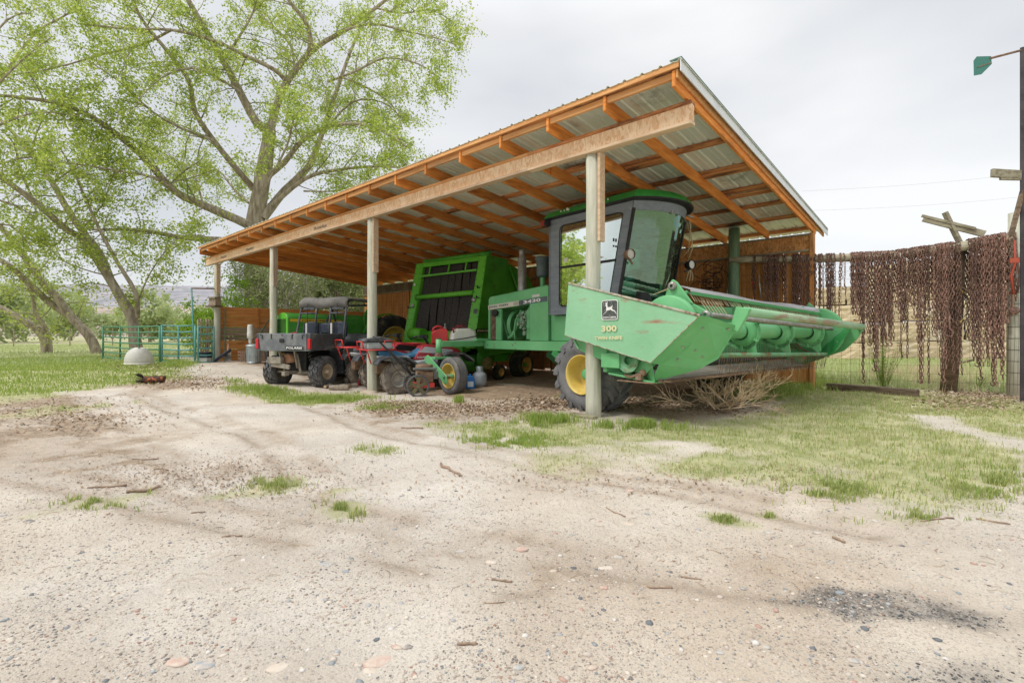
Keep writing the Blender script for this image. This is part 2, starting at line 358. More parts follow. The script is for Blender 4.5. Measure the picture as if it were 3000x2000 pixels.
m_blk = Mat('black_rubber', (.012, .012, .013), (.03, .03, .03), rough=.6, scale=10, bump=.05)
m_blkp = Mat('scuffed_black_plastic', (.05, .055, .062), (.10, .11, .12), rough=.6, scale=4, bump=.08, c3=(.27, .27, .26), s3=3.5, lo3=.52, hi3=.75)
m_glass = glass_mat('cab_glass', (.50, .72, .62), .50)
m_glassf = glass_mat('windscreen_glass', (.20, .42, .33), .22, .06, (.55, .80, .70), .7)
m_steel = Mat('old_steel', (.30, .29, .27), (.46, .45, .42), rough=.45, metal=.6, scale=12, bump=.1, c3=(.18, .11, .07), s3=9)
m_galv = Mat('galvanised_steel', (.34, .40, .41), (.50, .56, .56), rough=.42, metal=.5, scale=7, bump=.08, c3=(.27, .29, .28), s3=5)
m_rust = Mat('rusty_iron', (.11, .06, .045), (.34, .20, .15), rough=.85, scale=30, bump=.3, c3=(.08, .045, .035), s3=18, lo3=.56, hi3=.66, rand=.45)
m_rusty = Mat('rust_brown_steel', (.17, .10, .065), (.30, .20, .13), rough=.8, scale=12, bump=.2, c3=(.33, .28, .22), s3=7)
m_redp = Mat('red_plastic', (.55, .03, .035), (.66, .06, .05), rough=.38, scale=3, bump=.02)
m_atvred = Mat('faded_red_plastic', (.42, .025, .04), (.55, .06, .07), rough=.45, scale=4, bump=.03, c3=(.5, .22, .2), s3=4, lo3=.62, hi3=.8)
m_white = Mat('off_white_plastic', (.60, .59, .53), (.72, .71, .66), rough=.5, scale=3, bump=.03, c3=(.50, .46, .38), s3=3)
m_blue = Mat('blue_vinyl', (.04, .17, .34), (.09, .27, .46), rough=.5, scale=9, bump=.1, c3=(.25, .36, .45), s3=6)
m_bluej = Mat('blue_plastic', (.01, .13, .42), (.02, .19, .52), rough=.35, scale=3, bump=.02)
m_dblue = Mat('navy_plastic', (.022, .03, .05), (.045, .055, .08), rough=.5, scale=5, bump=.05, c3=(.15, .15, .15), s3=5)
m_canvas = Mat('sun_bleached_canvas', (.13, .125, .115), (.24, .23, .21), rough=.9, scale=4, bump=.3, bscale=9, c3=(.30, .28, .25), s3=3, bdist=.02)
m_dgrey = Mat('grey_green_plastic', (.12, .135, .12), (.20, .21, .19), rough=.6, scale=4, bump=.05, c3=(.26, .22, .17), s3=4)
m_teal = Mat('teal_gate_paint', (.08, .27, .25), (.14, .36, .32), rough=.5, scale=6, bump=.08, c3=(.22, .13, .08), s3=9, lo3=.6, hi3=.7)
m_gate = Mat('green_gate_paint', (.05, .22, .11), (.10, .30, .17), rough=.5, scale=6, bump=.08, c3=(.24, .16, .10), s3=9, lo3=.57, hi3=.68)
m_cream = simple('cream_lettering', (.72, .66, .38), .5)
m_whitel = simple('white_lettering', (.75, .75, .72), .5)
m_stripe = simple('yellow_stripe', (.72, .50, .04), .4)
m_blackl = Mat('black_decal', (.04, .045, .045), (.10, .11, .10), rough=.5, scale=20, bump=0, c3=(.32, .38, .33), s3=30, lo3=.56, hi3=.66)
m_twine = simple('twine', (.55, .45, .28), .9)
m_wire = simple('fence_wire', (.10, .085, .07), .7, .3)
m_wirel = simple('pale_rod', (.50, .47, .40), .6)
m_cut = Mat('cut_wood', (.50, .32, .17), (.66, .47, .29), rough=.8, scale=14, bump=.1)
m_bark = Mat('cottonwood_bark', (.22, .18, .13), (.46, .39, .31), rough=.95, scale=7, stretch=(1, 1, .22), lo=.38, hi=.62, bump=.9, bscale=9, bdist=.05, c3=(.36, .32, .25), s3=2, lo3=.55, hi3=.75)
m_twig = Mat('twig_bark', (.20, .165, .11), (.34, .29, .20), rough=.9, scale=3, bump=0)
m_twigp = Mat('pale_bare_twig', (.34, .30, .24), (.52, .47, .39), rough=.9, scale=3, bump=0)
m_leaf = leaf_mat('cottonwood_leaf', (.24, .36, .045), (.64, .71, .18), .55)
m_leafd = leaf_mat('bright_shrub_leaf', (.20, .38, .03), (.38, .56, .07), .45)
m_leafp = leaf_mat('pale_willow_leaf', (.30, .38, .13), (.48, .54, .24), .4)
# ================================================================ ground
def vnoise(x, y, seed=0):
    xi = np.floor(x).astype(np.int64); yi = np.floor(y).astype(np.int64); fx = x - xi; fy = y - yi
    fx = fx * fx * (3 - 2 * fx); fy = fy * fy * (3 - 2 * fy)
    def h(a, b):
        n = (a * 374761393 + b * 668265263 + seed * 1442695041) & 0x7fffffff
        n = ((n ^ (n >> 13)) * 1274126177) & 0x7fffffff
        return ((n ^ (n >> 16)) & 0xffff) / 65535.0
    return (h(xi, yi) * (1 - fx) + h(xi + 1, yi) * fx) * (1 - fy) + (h(xi, yi + 1) * (1 - fx) + h(xi + 1, yi + 1) * fx) * fy
def fbm(x, y, o=4, seed=0):
    s = 0; a = .5; t = 0
    for i in range(o): s = s + a * vnoise(x * 2 ** i + 17 * i, y * 2 ** i - 9 * i, seed + i); t += a; a *= .5
    return s / t
def wpoly(pts, z=0.0): return [W(u, v, z=z)[:2] for u, v in pts]
def sdist(x, y, poly):              # + inside, - outside (metres)
    d = np.full(x.shape, 1e9); ins = np.zeros(x.shape, bool); n = len(poly)
    for i in range(n):
        x0, y0 = poly[i]; x1, y1 = poly[(i + 1) % n]; ex, ey = x1 - x0, y1 - y0
        t = np.clip(((x - x0) * ex + (y - y0) * ey) / (ex * ex + ey * ey + 1e-12), 0, 1)
        d = np.minimum(d, np.hypot(x - x0 - t * ex, y - y0 - t * ey))
        c = ((y0 > y) != (y1 > y)) & (x < (x1 - x0) * (y - y0) / (y1 - y0 + 1e-12) + x0); ins ^= c
    return np.where(ins, d, -d)
P_right = wpoly([(1225, 1236), (1400, 1222), (1560, 1216), (1760, 1238), (2000, 1240), (2200, 1190), (2260, 1130), (2420, 1112), (2700, 1120), (3100, 1180), (3150, 1540), (3000, 1530), (2750, 1535),
                 (2500, 1500), (2300, 1470), (2100, 1420), (1900, 1400), (1700, 1385), (1580, 1365), (1450, 1325), (1300, 1270)])
P_path = wpoly([(2640, 1215), (2780, 1222), (2900, 1262), (3100, 1300), (3100, 1345), (2900, 1310), (2760, 1270), (2660, 1240)])
P_lawn = wpoly([(-400, 1046), (560, 1058), (600, 1085), (585, 1105), (480, 1112), (330, 1122), (180, 1150), (60, 1170), (-300, 1230)], .1)
P_tuft = wpoly([(655, 1112), (760, 1120), (900, 1142), (1085, 1136), (1095, 1160), (960, 1192), (800, 1192), (740, 1165), (660, 1150)], -.05)
P_small = [(1100, 1322, 60, 16), (800, 1408, 75, 22), (1000, 1490, 70, 34), (990, 1430, 60, 12), (250, 1480, 120, 20), (640, 1440, 40, 14), (1130, 1185, 90, 12), (2130, 1515, 60, 12), (2250, 1508, 50, 10), (100, 1210, 120, 22), (1690, 1172, 60, 9)]
P_brown = [wpoly(q) for q in ([(-300, 1170), (250, 1150), (450, 1230), (440, 1290), (700, 1340), (950, 1360), (1010, 1420), (900, 1450), (600, 1440), (300, 1410), (-300, 1440)],
                              [(1080, 1165), (1300, 1190), (1560, 1185), (1570, 1225), (1300, 1262), (1090, 1235)],
                              [(300, 1120), (560, 1105), (640, 1120), (520, 1150), (300, 1160)],
                              [(2650, 1160), (3100, 1150), (3100, 1215), (2800, 1190)])]
P_dark = wpoly([(2170, 1722), (2350, 1698), (2600, 1712), (2950, 1785), (2930, 1830), (2600, 1805), (2350, 1795), (2210, 1770)])
P_dark2 = wpoly([(2250, 1880), (2600, 1850), (2850, 1815), (3100, 1790), (3300, 2120), (2700, 2120), (2350, 1980)])
TRK = [wpoly(q) for q in ([(60, 1190), (350, 1300), (560, 1385), (800, 1470), (1200, 1560), (1700, 1640), (2300, 1705)], [(-200, 1330), (300, 1440), (700, 1520), (1100, 1600), (1500, 1700)],
                          [(380, 1150), (600, 1220), (800, 1300), (900, 1400), (860, 1500)], [(900, 1180), (1100, 1260), (1500, 1340), (2000, 1440), (2500, 1540)])]
def tracks(x, y):                   # distance to the nearest wheel track and the way along it
    d = np.full(x.shape, 9.0); al = np.zeros(x.shape); xw = x + .10 * (vnoise(x * .9, y * .9, 91) - .5); yw = y + .10 * (vnoise(x * .9, y * .9, 92) - .5)
    for q in TRK:
        s0 = 0
        for (x0, y0), (x1, y1) in zip(q[:-1], q[1:]):
            ex, ey = x1 - x0, y1 - y0; l = math.hypot(ex, ey); t = np.clip(((xw - x0) * ex + (yw - y0) * ey) / (l * l), 0, 1); k = np.hypot(xw - x0 - t * ex, yw - y0 - t * ey)
            al = np.where(k < d, s0 + t * l, al); d = np.minimum(d, k); s0 += l
    return d, al
def masks(x, y):
    n1 = fbm(x * 1.3, y * 1.3, 4, 3) - .5; n2 = fbm(x * 5, y * 5, 3, 9) - .5
    g = smooth((sdist(x, y, P_right) + n1 * 1.3 + n2 * .35) / .5) * (1 - .9 * smooth((sdist(x, y, P_path) + n1 * .5 + n2 * .3) / .3))
    g = g * smooth((fbm(x * 1.3, y * 1.3, 4, 21) - .335 + .35 * smooth((y - 4.4) / 1.5)) / .22)
    g = np.maximum(g, smooth((sdist(x, y, P_lawn) + n1 * 1.2) / 1.2))
    g = np.maximum(g, .9 * smooth((sdist(x, y, P_tuft) + n1 * .5 + n2 * .3) / .25) * smooth((n1 + n2 + .28) / .2))
    for (u, v, ru, rv) in P_small:
        c = W(u, v, z=0); a = W(u + ru, v, z=0); b = W(u, v + rv, z=0)
        ex = Vector((a[0] - c[0], a[1] - c[1])); ey = Vector((b[0] - c[0], b[1] - c[1])); r1, r2 = ex.length, ey.length; ex.normalize(); ey.normalize()
        p = (x - c[0]) * ex.x + (y - c[1]) * ex.y; q = (x - c[0]) * ey.x + (y - c[1]) * ey.y
        g = np.maximum(g, .75 * smooth((1.1 - np.hypot(p / r1, q / r2) + n2 * 1.6) / .6))
    wall = np.exp(-((y - 11.0) / .5) ** 2) * smooth((x + 6.5) / 1.5) * smooth((-1.2 - x) / 1) * .0
    fieldL = smooth((-x - 19.5) / 2.5) * smooth((6 - y) / 4 + smooth((-x - 24) / 4))
    far = smooth((np.hypot(x, y) - 22) / 6)
    behind = smooth((y - 12.3) / .8)
    road = smooth((1.1 - np.abs(np.hypot(x, y) - 37 + n1 * 2)) / .7)
    g = np.maximum(g, np.maximum(fieldL, np.maximum(far, behind)) * (.9 + n1) * (1 - road * .95 * (x < -10)))
    b = np.zeros_like(x)
    for P in P_brown: b = np.maximum(b, smooth((sdist(x, y, P) + n1 * 1.6 + n2 * .5) / .5))
    b = b * (.5 + .5 * smooth((fbm(x * 2.2 + 3, y * 2.2, 5, 33) - .42) / .14))
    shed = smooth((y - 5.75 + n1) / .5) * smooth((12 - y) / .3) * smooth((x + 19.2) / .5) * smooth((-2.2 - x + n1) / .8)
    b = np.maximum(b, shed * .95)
    # wheel tracks crossing the yard
    dd, al = tracks(x, y)
    b = np.maximum(b, (.55 * np.exp(-((dd - .16) / .07) ** 2) + .22 * (dd < .16)) * smooth((fbm(x * 2.5, y * 2.5, 3, 12) - .30) / .22))
    d = np.maximum(smooth((sdist(x, y, P_dark) + n1 * .25 + n2 * .2 + .06) / .10), .8 * smooth((sdist(x, y, P_dark2) + n1 * .3 + n2 * .25) / .3)) * smooth((fbm(x * 5, y * 5, 4, 40) - .38) / .2) * .85
    return np.clip(g, 0, 1), np.clip(b, 0, 1), np.clip(d, 0, 1), shed
def spaced(a, b, st, far0, far1, k=1.22):
    m = list(np.arange(a, b + 1e-6, st)); s = st; q = b; r = []
    while q < far1: s *= k; q += s; r.append(q)
    l = []; s = st; q = a
    while q > far0: s *= k; q -= s; l.append(q)
    return np.array(l[::-1] + m + r)
gx = spaced(-22, 5, .06, -2500, 2500); gy = spaced(-.5, 13, .06, -300, 3000)
X, Y = np.meshgrid(gx, gy, indexing='ij'); x = X.ravel(); y = Y.ravel()
g, b, d, shd = masks(x, y)
near = np.exp(-(np.hypot(x, y) / 60) ** 2)
td, tal = tracks(x, y); tfade = smooth((fbm(x * .8, y * .8, 3, 95) - .28) / .25)
rut = tfade * (-.014 * smooth((.17 - td) / .05) + .011 * np.exp(-((td - .20) / .045) ** 2) + .005 * np.sin(tal * 55) * (td < .14))
z = H(x, y) + rut + near * ((fbm(x * 1.6, y * 1.6, 4, 1) - .5) * .045 + (fbm(x * 7, y * 7, 3, 2) - .5) * .022 + (fbm(x * 14, y * 14, 2, 8) - .5) * .008 * (1 + 2 * b))
nx, ny = len(gx), len(gy)
idx = np.arange(nx * ny).reshape(nx, ny)
F = np.stack([idx[:-1, :-1], idx[1:, :-1], idx[1:, 1:], idx[:-1, 1:]], -1).reshape(-1, 4)
def ground_mat():
    m = bpy.data.materials.new('yard_ground'); m.use_nodes = True; nt = m.node_tree; nd = nt.nodes; lk = nt.links.new
    p = nd['Principled BSDF']; p.inputs['Roughness'].default_value = .95; p.inputs['Specular IOR Level'].default_value = .15
    tc = nd.new('ShaderNodeTexCoord')
    def noi(s, det=6, ro=.6):
        n = nd.new('ShaderNodeTexNoise'); n.inputs['Scale'].default_value = s; n.inputs['Detail'].default_value = det; n.inputs['Roughness'].default_value = ro; lk(tc.outputs['Object'], n.inputs['Vector']); return n.outputs['Fac']
    def ramp(f, p0, c0, p1, c1, extra=()):
        r = nd.new('ShaderNodeValToRGB'); r.color_ramp.elements[0].position = p0; r.color_ramp.elements[0].color = (*c0, 1); r.color_ramp.elements[1].position = p1; r.color_ramp.elements[1].color = (*c1, 1)
        for (q, c) in extra: e = r.color_ramp.elements.new(q); e.color = (*c, 1)
        lk(f, r.inputs[0]); return r.outputs[0]
    def mix(f, a, b_, bt='MIX', fv=None):
        mx = nd.new('ShaderNodeMixRGB'); mx.blend_type = bt
        if f is not None: lk(f, mx.inputs[0])
        else: mx.inputs[0].default_value = fv
        lk(a, mx.inputs[1]); lk(b_, mx.inputs[2]); return mx.outputs[0]
    def att(n):
        a = nd.new('ShaderNodeAttribute'); a.attribute_name = n; return a.outputs['Fac']
    sand = ramp(noi(.8, 8, .62), .34, (.54, .435, .33), .64, (.76, .67, .55))
    grey = ramp(noi(1.6, 6), .35, (.58, .515, .44), .65, (.73, .67, .59))
    sand = mix(ramp(noi(.22, 3), .4, (0, 0, 0), .6, (1, 1, 1)), sand, grey)
    brown = ramp(noi(9, 8, .7), .35, (.25, .182, .12), .66, (.50, .385, .28))
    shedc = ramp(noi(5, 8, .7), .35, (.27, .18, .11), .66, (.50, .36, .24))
    dark = ramp(noi(30, 6, .7), .4, (.10, .092, .085), .62, (.36, .33, .29))
    gras = ramp(noi(3.2, 7, .65), .36, (.32, .35, .13), .64, (.58, .55, .31))
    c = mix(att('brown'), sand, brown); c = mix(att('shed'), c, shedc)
    c = mix(att('grass'), c, gras); c = mix(att('dark'), c, dark)
    # speckle of fine grit
    v = nd.new('ShaderNodeTexVoronoi'); v.inputs['Scale'].default_value = 75; lk(tc.outputs['Object'], v.inputs['Vector'])
    sc = nd.new('ShaderNodeSeparateColor'); lk(v.outputs['Color'], sc.inputs[0])
    pebc = ramp(sc.outputs[1], 0, (.30, .26, .23), 1, (.72, .64, .55), [(.3, (.50, .40, .33)), (.6, (.42, .42, .41))])
    pm = ramp(sc.outputs[0], .70, (0, 0, 0), .74, (.55, .55, .55))
    dm = ramp(v.outputs['Distance'], .30, (1, 1, 1), .45, (0, 0, 0))
    pm2 = mix(None, pm, dm, 'MULTIPLY', 1.0); c = mix(pm2, c, pebc)
    v2 = nd.new('ShaderNodeTexVoronoi'); v2.inputs['Scale'].default_value = 210; lk(tc.outputs['Object'], v2.inputs['Vector'])
    sc2 = nd.new('ShaderNodeSeparateColor'); lk(v2.outputs['Color'], sc2.inputs[0])
    c = mix(ramp(sc2.outputs[0], .78, (0, 0, 0), .86, (.5, .5, .5)), c, ramp(sc2.outputs[2], 0, (.16, .13, .11), 1, (.74, .68, .6)))
    c = mix(None, c, ramp(noi(120, 3, .8), .3, (.80, .80, .80), .7, (1.12, 1.12, 1.12)), 'MULTIPLY', .8)
    lk(c, p.inputs['Base Color'])
    def bump(h, st, dist, prev=None):
        b_ = nd.new('ShaderNodeBump'); b_.inputs['Strength'].default_value = st; b_.inputs['Distance'].default_value = dist; lk(h, b_.inputs['Height'])
        if prev: lk(prev, b_.inputs['Normal'])
        return b_.outputs[0]
    bb = bump(noi(18, 8, .7), .7, .03); bb = bump(pm2, .5, .008, bb); bb = bump(noi(150, 4, .8), .6, .006, bb)
    lk(bb, p.inputs['Normal']); return m
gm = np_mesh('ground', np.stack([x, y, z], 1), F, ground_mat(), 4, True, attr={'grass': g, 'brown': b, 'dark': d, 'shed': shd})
go = nobj('ground', gm); tag(go, kind='structure')
GZ = z.reshape(nx, ny)
def gz(px, py):                     # bilinear height of the built ground
    px = np.asarray(px, float); py = np.asarray(py, float)
    i = np.clip(np.searchsorted(gx, px) - 1, 0, nx - 2); j = np.clip(np.searchsorted(gy, py) - 1, 0, ny - 2)
    fx = (px - gx[i]) / (gx[i + 1] - gx[i]); fy = (py - gy[j]) / (gy[j + 1] - gy[j])
    return GZ[i, j] * (1 - fx) * (1 - fy) + GZ[i + 1, j] * fx * (1 - fy) + GZ[i, j + 1] * (1 - fx) * fy + GZ[i + 1, j + 1] * fx * fy
def gzf(a, b_): return float(gz(a, b_))

# ================================================================ pole shed
def rz_(y): return 3.95 + .1 * (5.5 - y)
shed = thing('pole_shed', 'open fronted timber pole shed with slanted metal roof over the farm machines', 'shed', (-10.8, 8.4, 0), world=True)
RX = [-2.4 - .874 * i for i in range(20)]
roof = MB()                          # the eave strip carries the roof parts
roof.box(-19.1, -2.33, 5.125, 5.15, rz_(5.13) - .055, rz_(5.13) - .004)
roof = roof.build('roof', m_fascw, shed)
x0 = -19.12; pw = .8863; npan = 19
for k in range(npan):
    mb = MB(); a = x0 + k * pw; prof = []
    for r in range(4):
        q = a + r * pw / 4
        prof += [(q, 0), (q + .085, 0), (q + .095, .005), (q + .125, .005), (q + .135, 0), (q + .165, 0), (q + .182, .021), (q + .200, .021), (q + .217, 0)]
    prof.append((a + pw - .002, 0))
    ys = (5.11, 12.28)
    vs = []
    for yy in ys:
        for (px, dz) in prof: vs.append((px, yy, rz_(yy) + dz))
        for (px, dz) in prof[::-1]: vs.append((px, yy, rz_(yy) + dz - .003))
    n = len(prof) * 2; fs = [(i, (i + 1) % n, n + (i + 1) % n, n + i) for i in range(n)]
    fs.append(tuple(range(n))[::-1]); fs.append(tuple(range(n, 2 * n)))
    mb.add(vs, fs); mb.build('metal_panel', m_roof, roof)
def sloped(mb, xa, xb, ya, yb, t0, t1):   # box following the roof, t0..t1 below its surface
    mb.add([(xx, yy, rz_(yy) - t) for xx in (xa, xb) for yy in (ya, yb) for t in (t1, t0)],
           [(0, 1, 3, 2), (4, 6, 7, 5), (0, 4, 5, 1), (2, 3, 7, 6), (0, 2, 6, 4), (1, 5, 7, 3)])
for i, rx in enumerate(RX):
    mb = MB(); j = random.uniform(-.006, .006)
    sloped(mb, rx - .021, rx + .021, 5.155, 11.62, .058, .235 + j)
    mb.build('rafter', m_rafter, roof, bevel=.004)
    if i in (3, 7, 12):              # sistered rafters
        mb = MB(); sloped(mb, rx + .024, rx + .062, 6.3, 11.6, .075, .26); mb.build('rafter', m_rafter, roof, bevel=.004)
for k, yy in enumerate([5.22, 6.15, 7.1, 8.05, 9.0, 9.95, 10.9, 11.85]):
    segs = [-19.05, -14.6, -10.1, -6.2, -2.345] if k % 2 else [-19.05, -16.1, -12.2, -7.9, -4.9, -2.345]
    for a, b_ in zip(segs[:-1], segs[1:]):
        mb = MB(); q = random.uniform(-.03, .03); sloped(mb, a + .004, b_ - .004, yy - .05 + q, yy + .05 + q, .006, .056)
        mb.build('purlin', m_purlin, roof, bevel=.003)
    # bark edged blocks hanging between some rafters
for (i, yy) in ((0, 8.0), (1, 7.06), (2, 6.6), (0, 9.1), (4, 6.2)):
    mb = MB(); sloped(mb, RX[i + 1] + .024, RX[i] - .024, yy, yy + .16, .06, .085); mb.build('plank', m_purlin, roof, bevel=.003)
for i in range(19):                  # boards between the rafter tails
    mb = MB(); sloped(mb, RX[i + 1] + .023, RX[i] - .023, 5.18, 5.215, .060, .135); mb.build('blocking', m_fascw, roof, bevel=.003)
mb = MB(); y0, y1 = 5.12, 12.3; xr = -2.31
mb.add([(xr, y0, rz_(y0) + .026), (xr, y0, rz_(y0) - .11), (xr + .012, y0, rz_(y0) - .11), (xr + .012, y0, rz_(y0) + .026),
        (xr, y1, rz_(y1) + .032), (xr, y1, rz_(y1) - .11), (xr + .012, y1, rz_(y1) - .11), (xr + .012, y1, rz_(y1) + .032)],
       [(0, 1, 2, 3), (4, 7, 6, 5), (0, 3, 7, 4), (1, 5, 6, 2), (3, 2, 6, 7), (0, 4, 5, 1)])
mb.build('rake_trim', m_trim, roof)
mb = MB(); mb.add([(xr - .12, y0, rz_(y0) + .034), (xr + .016, y0, rz_(y0) + .034), (xr - .12, y1, rz_(y1) + .034), (xr + .016, y1, rz_(y1) + .034),
                   (xr - .12, y0, rz_(y0) + .040), (xr + .016, y0, rz_(y0) + .040), (xr - .12, y1, rz_(y1) + .040), (xr + .016, y1, rz_(y1) + .040)],
                  [(0, 1, 3, 2), (4, 6, 7, 5), (0, 4, 5, 1), (2, 3, 7, 6), (0, 2, 6, 4), (1, 5, 7, 3)])
mb.build('rake_cap', m_trimg, roof)
mb = MB(); sloped(mb, -2.375, -2.35, 5.155, 12.2, .058, .15); mb.build('end_board', m_fascw, roof, bevel=.003)
# main beam over the front posts
bx = [-19.42, -17.0, -14.02, -11.6, -9.08, -6.7, -4.75, -2.33]
for a, b_ in zip(bx[:-1], bx[1:]):
    mb = MB(); mb.box(a + .002, b_ - .002, 5.462, 5.535, 3.468, 3.652); o = mb.build('beam_panel', m_beam, shed)
    mb = MB(); mb.box(a + .001, b_ - .001, 5.440, 5.56, 3.43, 3.467); mb.build('beam_flange', m_beamw, shed, bevel=.003)
    mb = MB(); mb.box(a + .001, b_ - .001, 5.440, 5.56, 3.653, 3.692); mb.build('beam_flange', m_purlin if a > -5 else m_fascw, shed, bevel=.003)
for (sx, s_) in ((-17.9, .55), (-15.7, .6), (-11.4, .62)):   # scrawled timber stamps
    t_ = text(shed, 'Ronnfax' if sx > -12 else 'Raxfor', simple('stamp_ink', (.06, .10, .12), .8), (sx, 5.459, 3.515), (1, 0, 0), (0, 0, 1), .08, s_, name='timber_stamp', shear=.3)
PX = [(-3.70, .098, 0), (-9.06, .098, 1), (-14.0, .095, 2), (-18.6, .10, 3)]
for (px, r, k) in PX:
    g0 = gzf(px, 5.56) - .25; pts = []; rs = []
    for i in range(9):
        t = i / 8; pts.append((px + .008 * math.sin(i * 1.3 + k), 5.56 + .006 * math.cos(i * 1.7), g0 + (3.428 - g0) * t)); rs.append(r * (1.05 - .10 * t) * (1 + .015 * math.sin(i * 2.1 + k)))
    mb = MB().tube(pts, rs, 20); mb.build('post', m_post, shed)
    mb = MB(); mb.box(px + .105, px + .145, 5.50, 5.62, 2.28 + .05 * k, 3.425); mb.build('post_cleat', m_beamw if k != 2 else m_greyz, shed, bevel=.003)
mb = MB(); mb.bar((-3.95, 5.42, .02), (-3.52, 5.34, .025), .09, .035); mb.build('footing_board', m_greyx, shed, bevel=.004)
mb = MB(); mb.ell((-9.06, 5.5, gzf(-9.06, 5.5) - .02), (.22, .2, .09), 16, 8, jit=.08); mb.build('footing_earth', Mat('pale_earth', (.5, .4, .3), (.62, .52, .41), bump=.4), shed)
# rear posts
for px in (-6.4, -10.9, -15.2, -18.95):
    mb = MB().tube([(px, 11.62, -.2), (px, 11.62, 3.1)], .09, 14); mb.build('post', m_post, shed)
# back wall
bw = MB(); bw.box(-19.4, -2.42, 11.545, 11.585, 2.35, 2.44); bw = bw.build('back_wall', m_greyx, shed)
xx = -19.35
while xx < -2.5:
    wd = random.uniform(.25, .30); x1 = min(xx + wd, -2.40)
    mb = MB(); dy = random.uniform(-.006, .006); mb.box(xx, x1, 11.50 + dy, 11.54 + dy, .06 + random.uniform(-.05, .03), 2.765); mb.build('plank', m_wallp, bw, bevel=.002)
    xx = x1 + random.choice((.004, .013, .018))
for a, b_, mt in ((-19.4, -17, m_wallosb2), (-17, -14.6, m_wallosb2), (-14.6, -12.2, m_wallosb2), (-12.2, -9.8, m_wallosb), (-9.8, -7.4, m_wallosb), (-7.4, -5, m_wallosb), (-5, -3.7, m_wallosb), (-3.7, -2.46, m_wallosb)):
    mb = MB(); mb.box(a + .002, b_ - .002, 11.455, 11.49, 2.79, 3.07); mb.build('wall_panel', mt, bw)
    mb = MB(); mb.box(a + .001, b_ - .001, 11.44, 11.495, 3.072, 3.11); mb.build('trim_board', m_greyx, bw, bevel=.002)
    mb = MB(); mb.box(a + .001, b_ - .001, 11.44, 11.495, 2.75, 2.788); mb.build('trim_board', m_greyx, bw, bevel=.002)
mb = MB(); mb.box(-2.455, -2.38, 11.43, 11.56, .0, 3.12); mb.build('corner_board', m_wallp, bw, bevel=.003)
# left end wall of level boards
ew = MB(); ew.box(-18.95, -18.9, 6.88, 6.97, .1, 2.0); ew = ew.build('end_wall', m_endp, shed)
rows = [(2.02, 1.68, m_endp), (1.675, 1.33, m_endp), (1.32, 1.18, m_greyp), (1.165, 1.02, m_greyp), (.995, .88, m_greyp), (.87, .57, m_endp), (.56, .34, m_endp), (.33, .12, m_endp)]
for (za, zb, mt) in rows:
    for (ya, yb) in ((5.68, 8.5), (8.505, 11.45)):
        mb = MB(); d = random.uniform(-.005, .005); mb.box(-18.885 + d, -18.85 + d, ya, yb, zb + .003, za - .003); mb.build('board', mt, ew, bevel=.003)
for yy in (5.72, 6.9, 8.5, 10.2):
    mb = MB(); mb.box(-18.845, -18.81, yy, yy + .09, 1.30, 2.0); mb.build('batten', m_endp, ew, bevel=.003)
mb = MB(); mb.box(-18.9, -18.87, 5.70, 5.84, .1, 2.05); mb.build('batten', m_purlin, ew)
# ================================================================ wheels
def dish(mb, R_, w, side, depth=.45):
    """pressed rim: outer flange, barrel, dished centre; side -1 opens to -y"""
    s = side; d = w * depth
    prof = [(R_ * 1.03, s * w * .46), (R_ * 1.06, s * w * .50), (R_ * 1.0, s * w * .49), (R_ * .93, s * w * .40), (R_ * .90, s * (w * .46 - d)), (R_ * .60, s * (w * .46 - d)), (R_ * .45, s * (w * .46 - d * .8)), (.001, s * (w * .46 - d * .8))]
    mb.lathe(prof, axis=(0, 1, 0), n=28); mb.lathe([(R_ * .93, s * w * .4), (R_ * .95, -s * w * .45), (R_ * 1.03, -s * w * .48)], axis=(0, 1, 0), n=28)
    return mb
def tyre_body(mb, R_, w, rr, groove=0, n=36, sq=.36):
    prof = [(rr, -.42 * w), (rr + (R_ - rr) * .35, -.50 * w), (rr + (R_ - rr) * .75, -.49 * w), (R_ * .985, -sq * w - .06 * w), (R_, -sq * w)]
    if groove:
        k = groove; e = sq * w * 2 / k
        for i in range(k):
            a = -sq * w + i * e
            prof += [(R_, a + e * .12), (R_, a + e * .78), (R_ * .972, a + e * .84), (R_ * .972, a + e * 1.0)]
    prof += [(R_, sq * w), (R_ * .985, sq * w + .06 * w), (rr + (R_ - rr) * .75, .49 * w), (rr + (R_ - rr) * .35, .50 * w), (rr, .42 * w)]
    mb.lathe(prof, axis=(0, 1, 0), n=n)
    mb.lathe([(rr, -.42 * w), (rr, .42 * w)], axis=(0, 1, 0), n=n)
    return mb
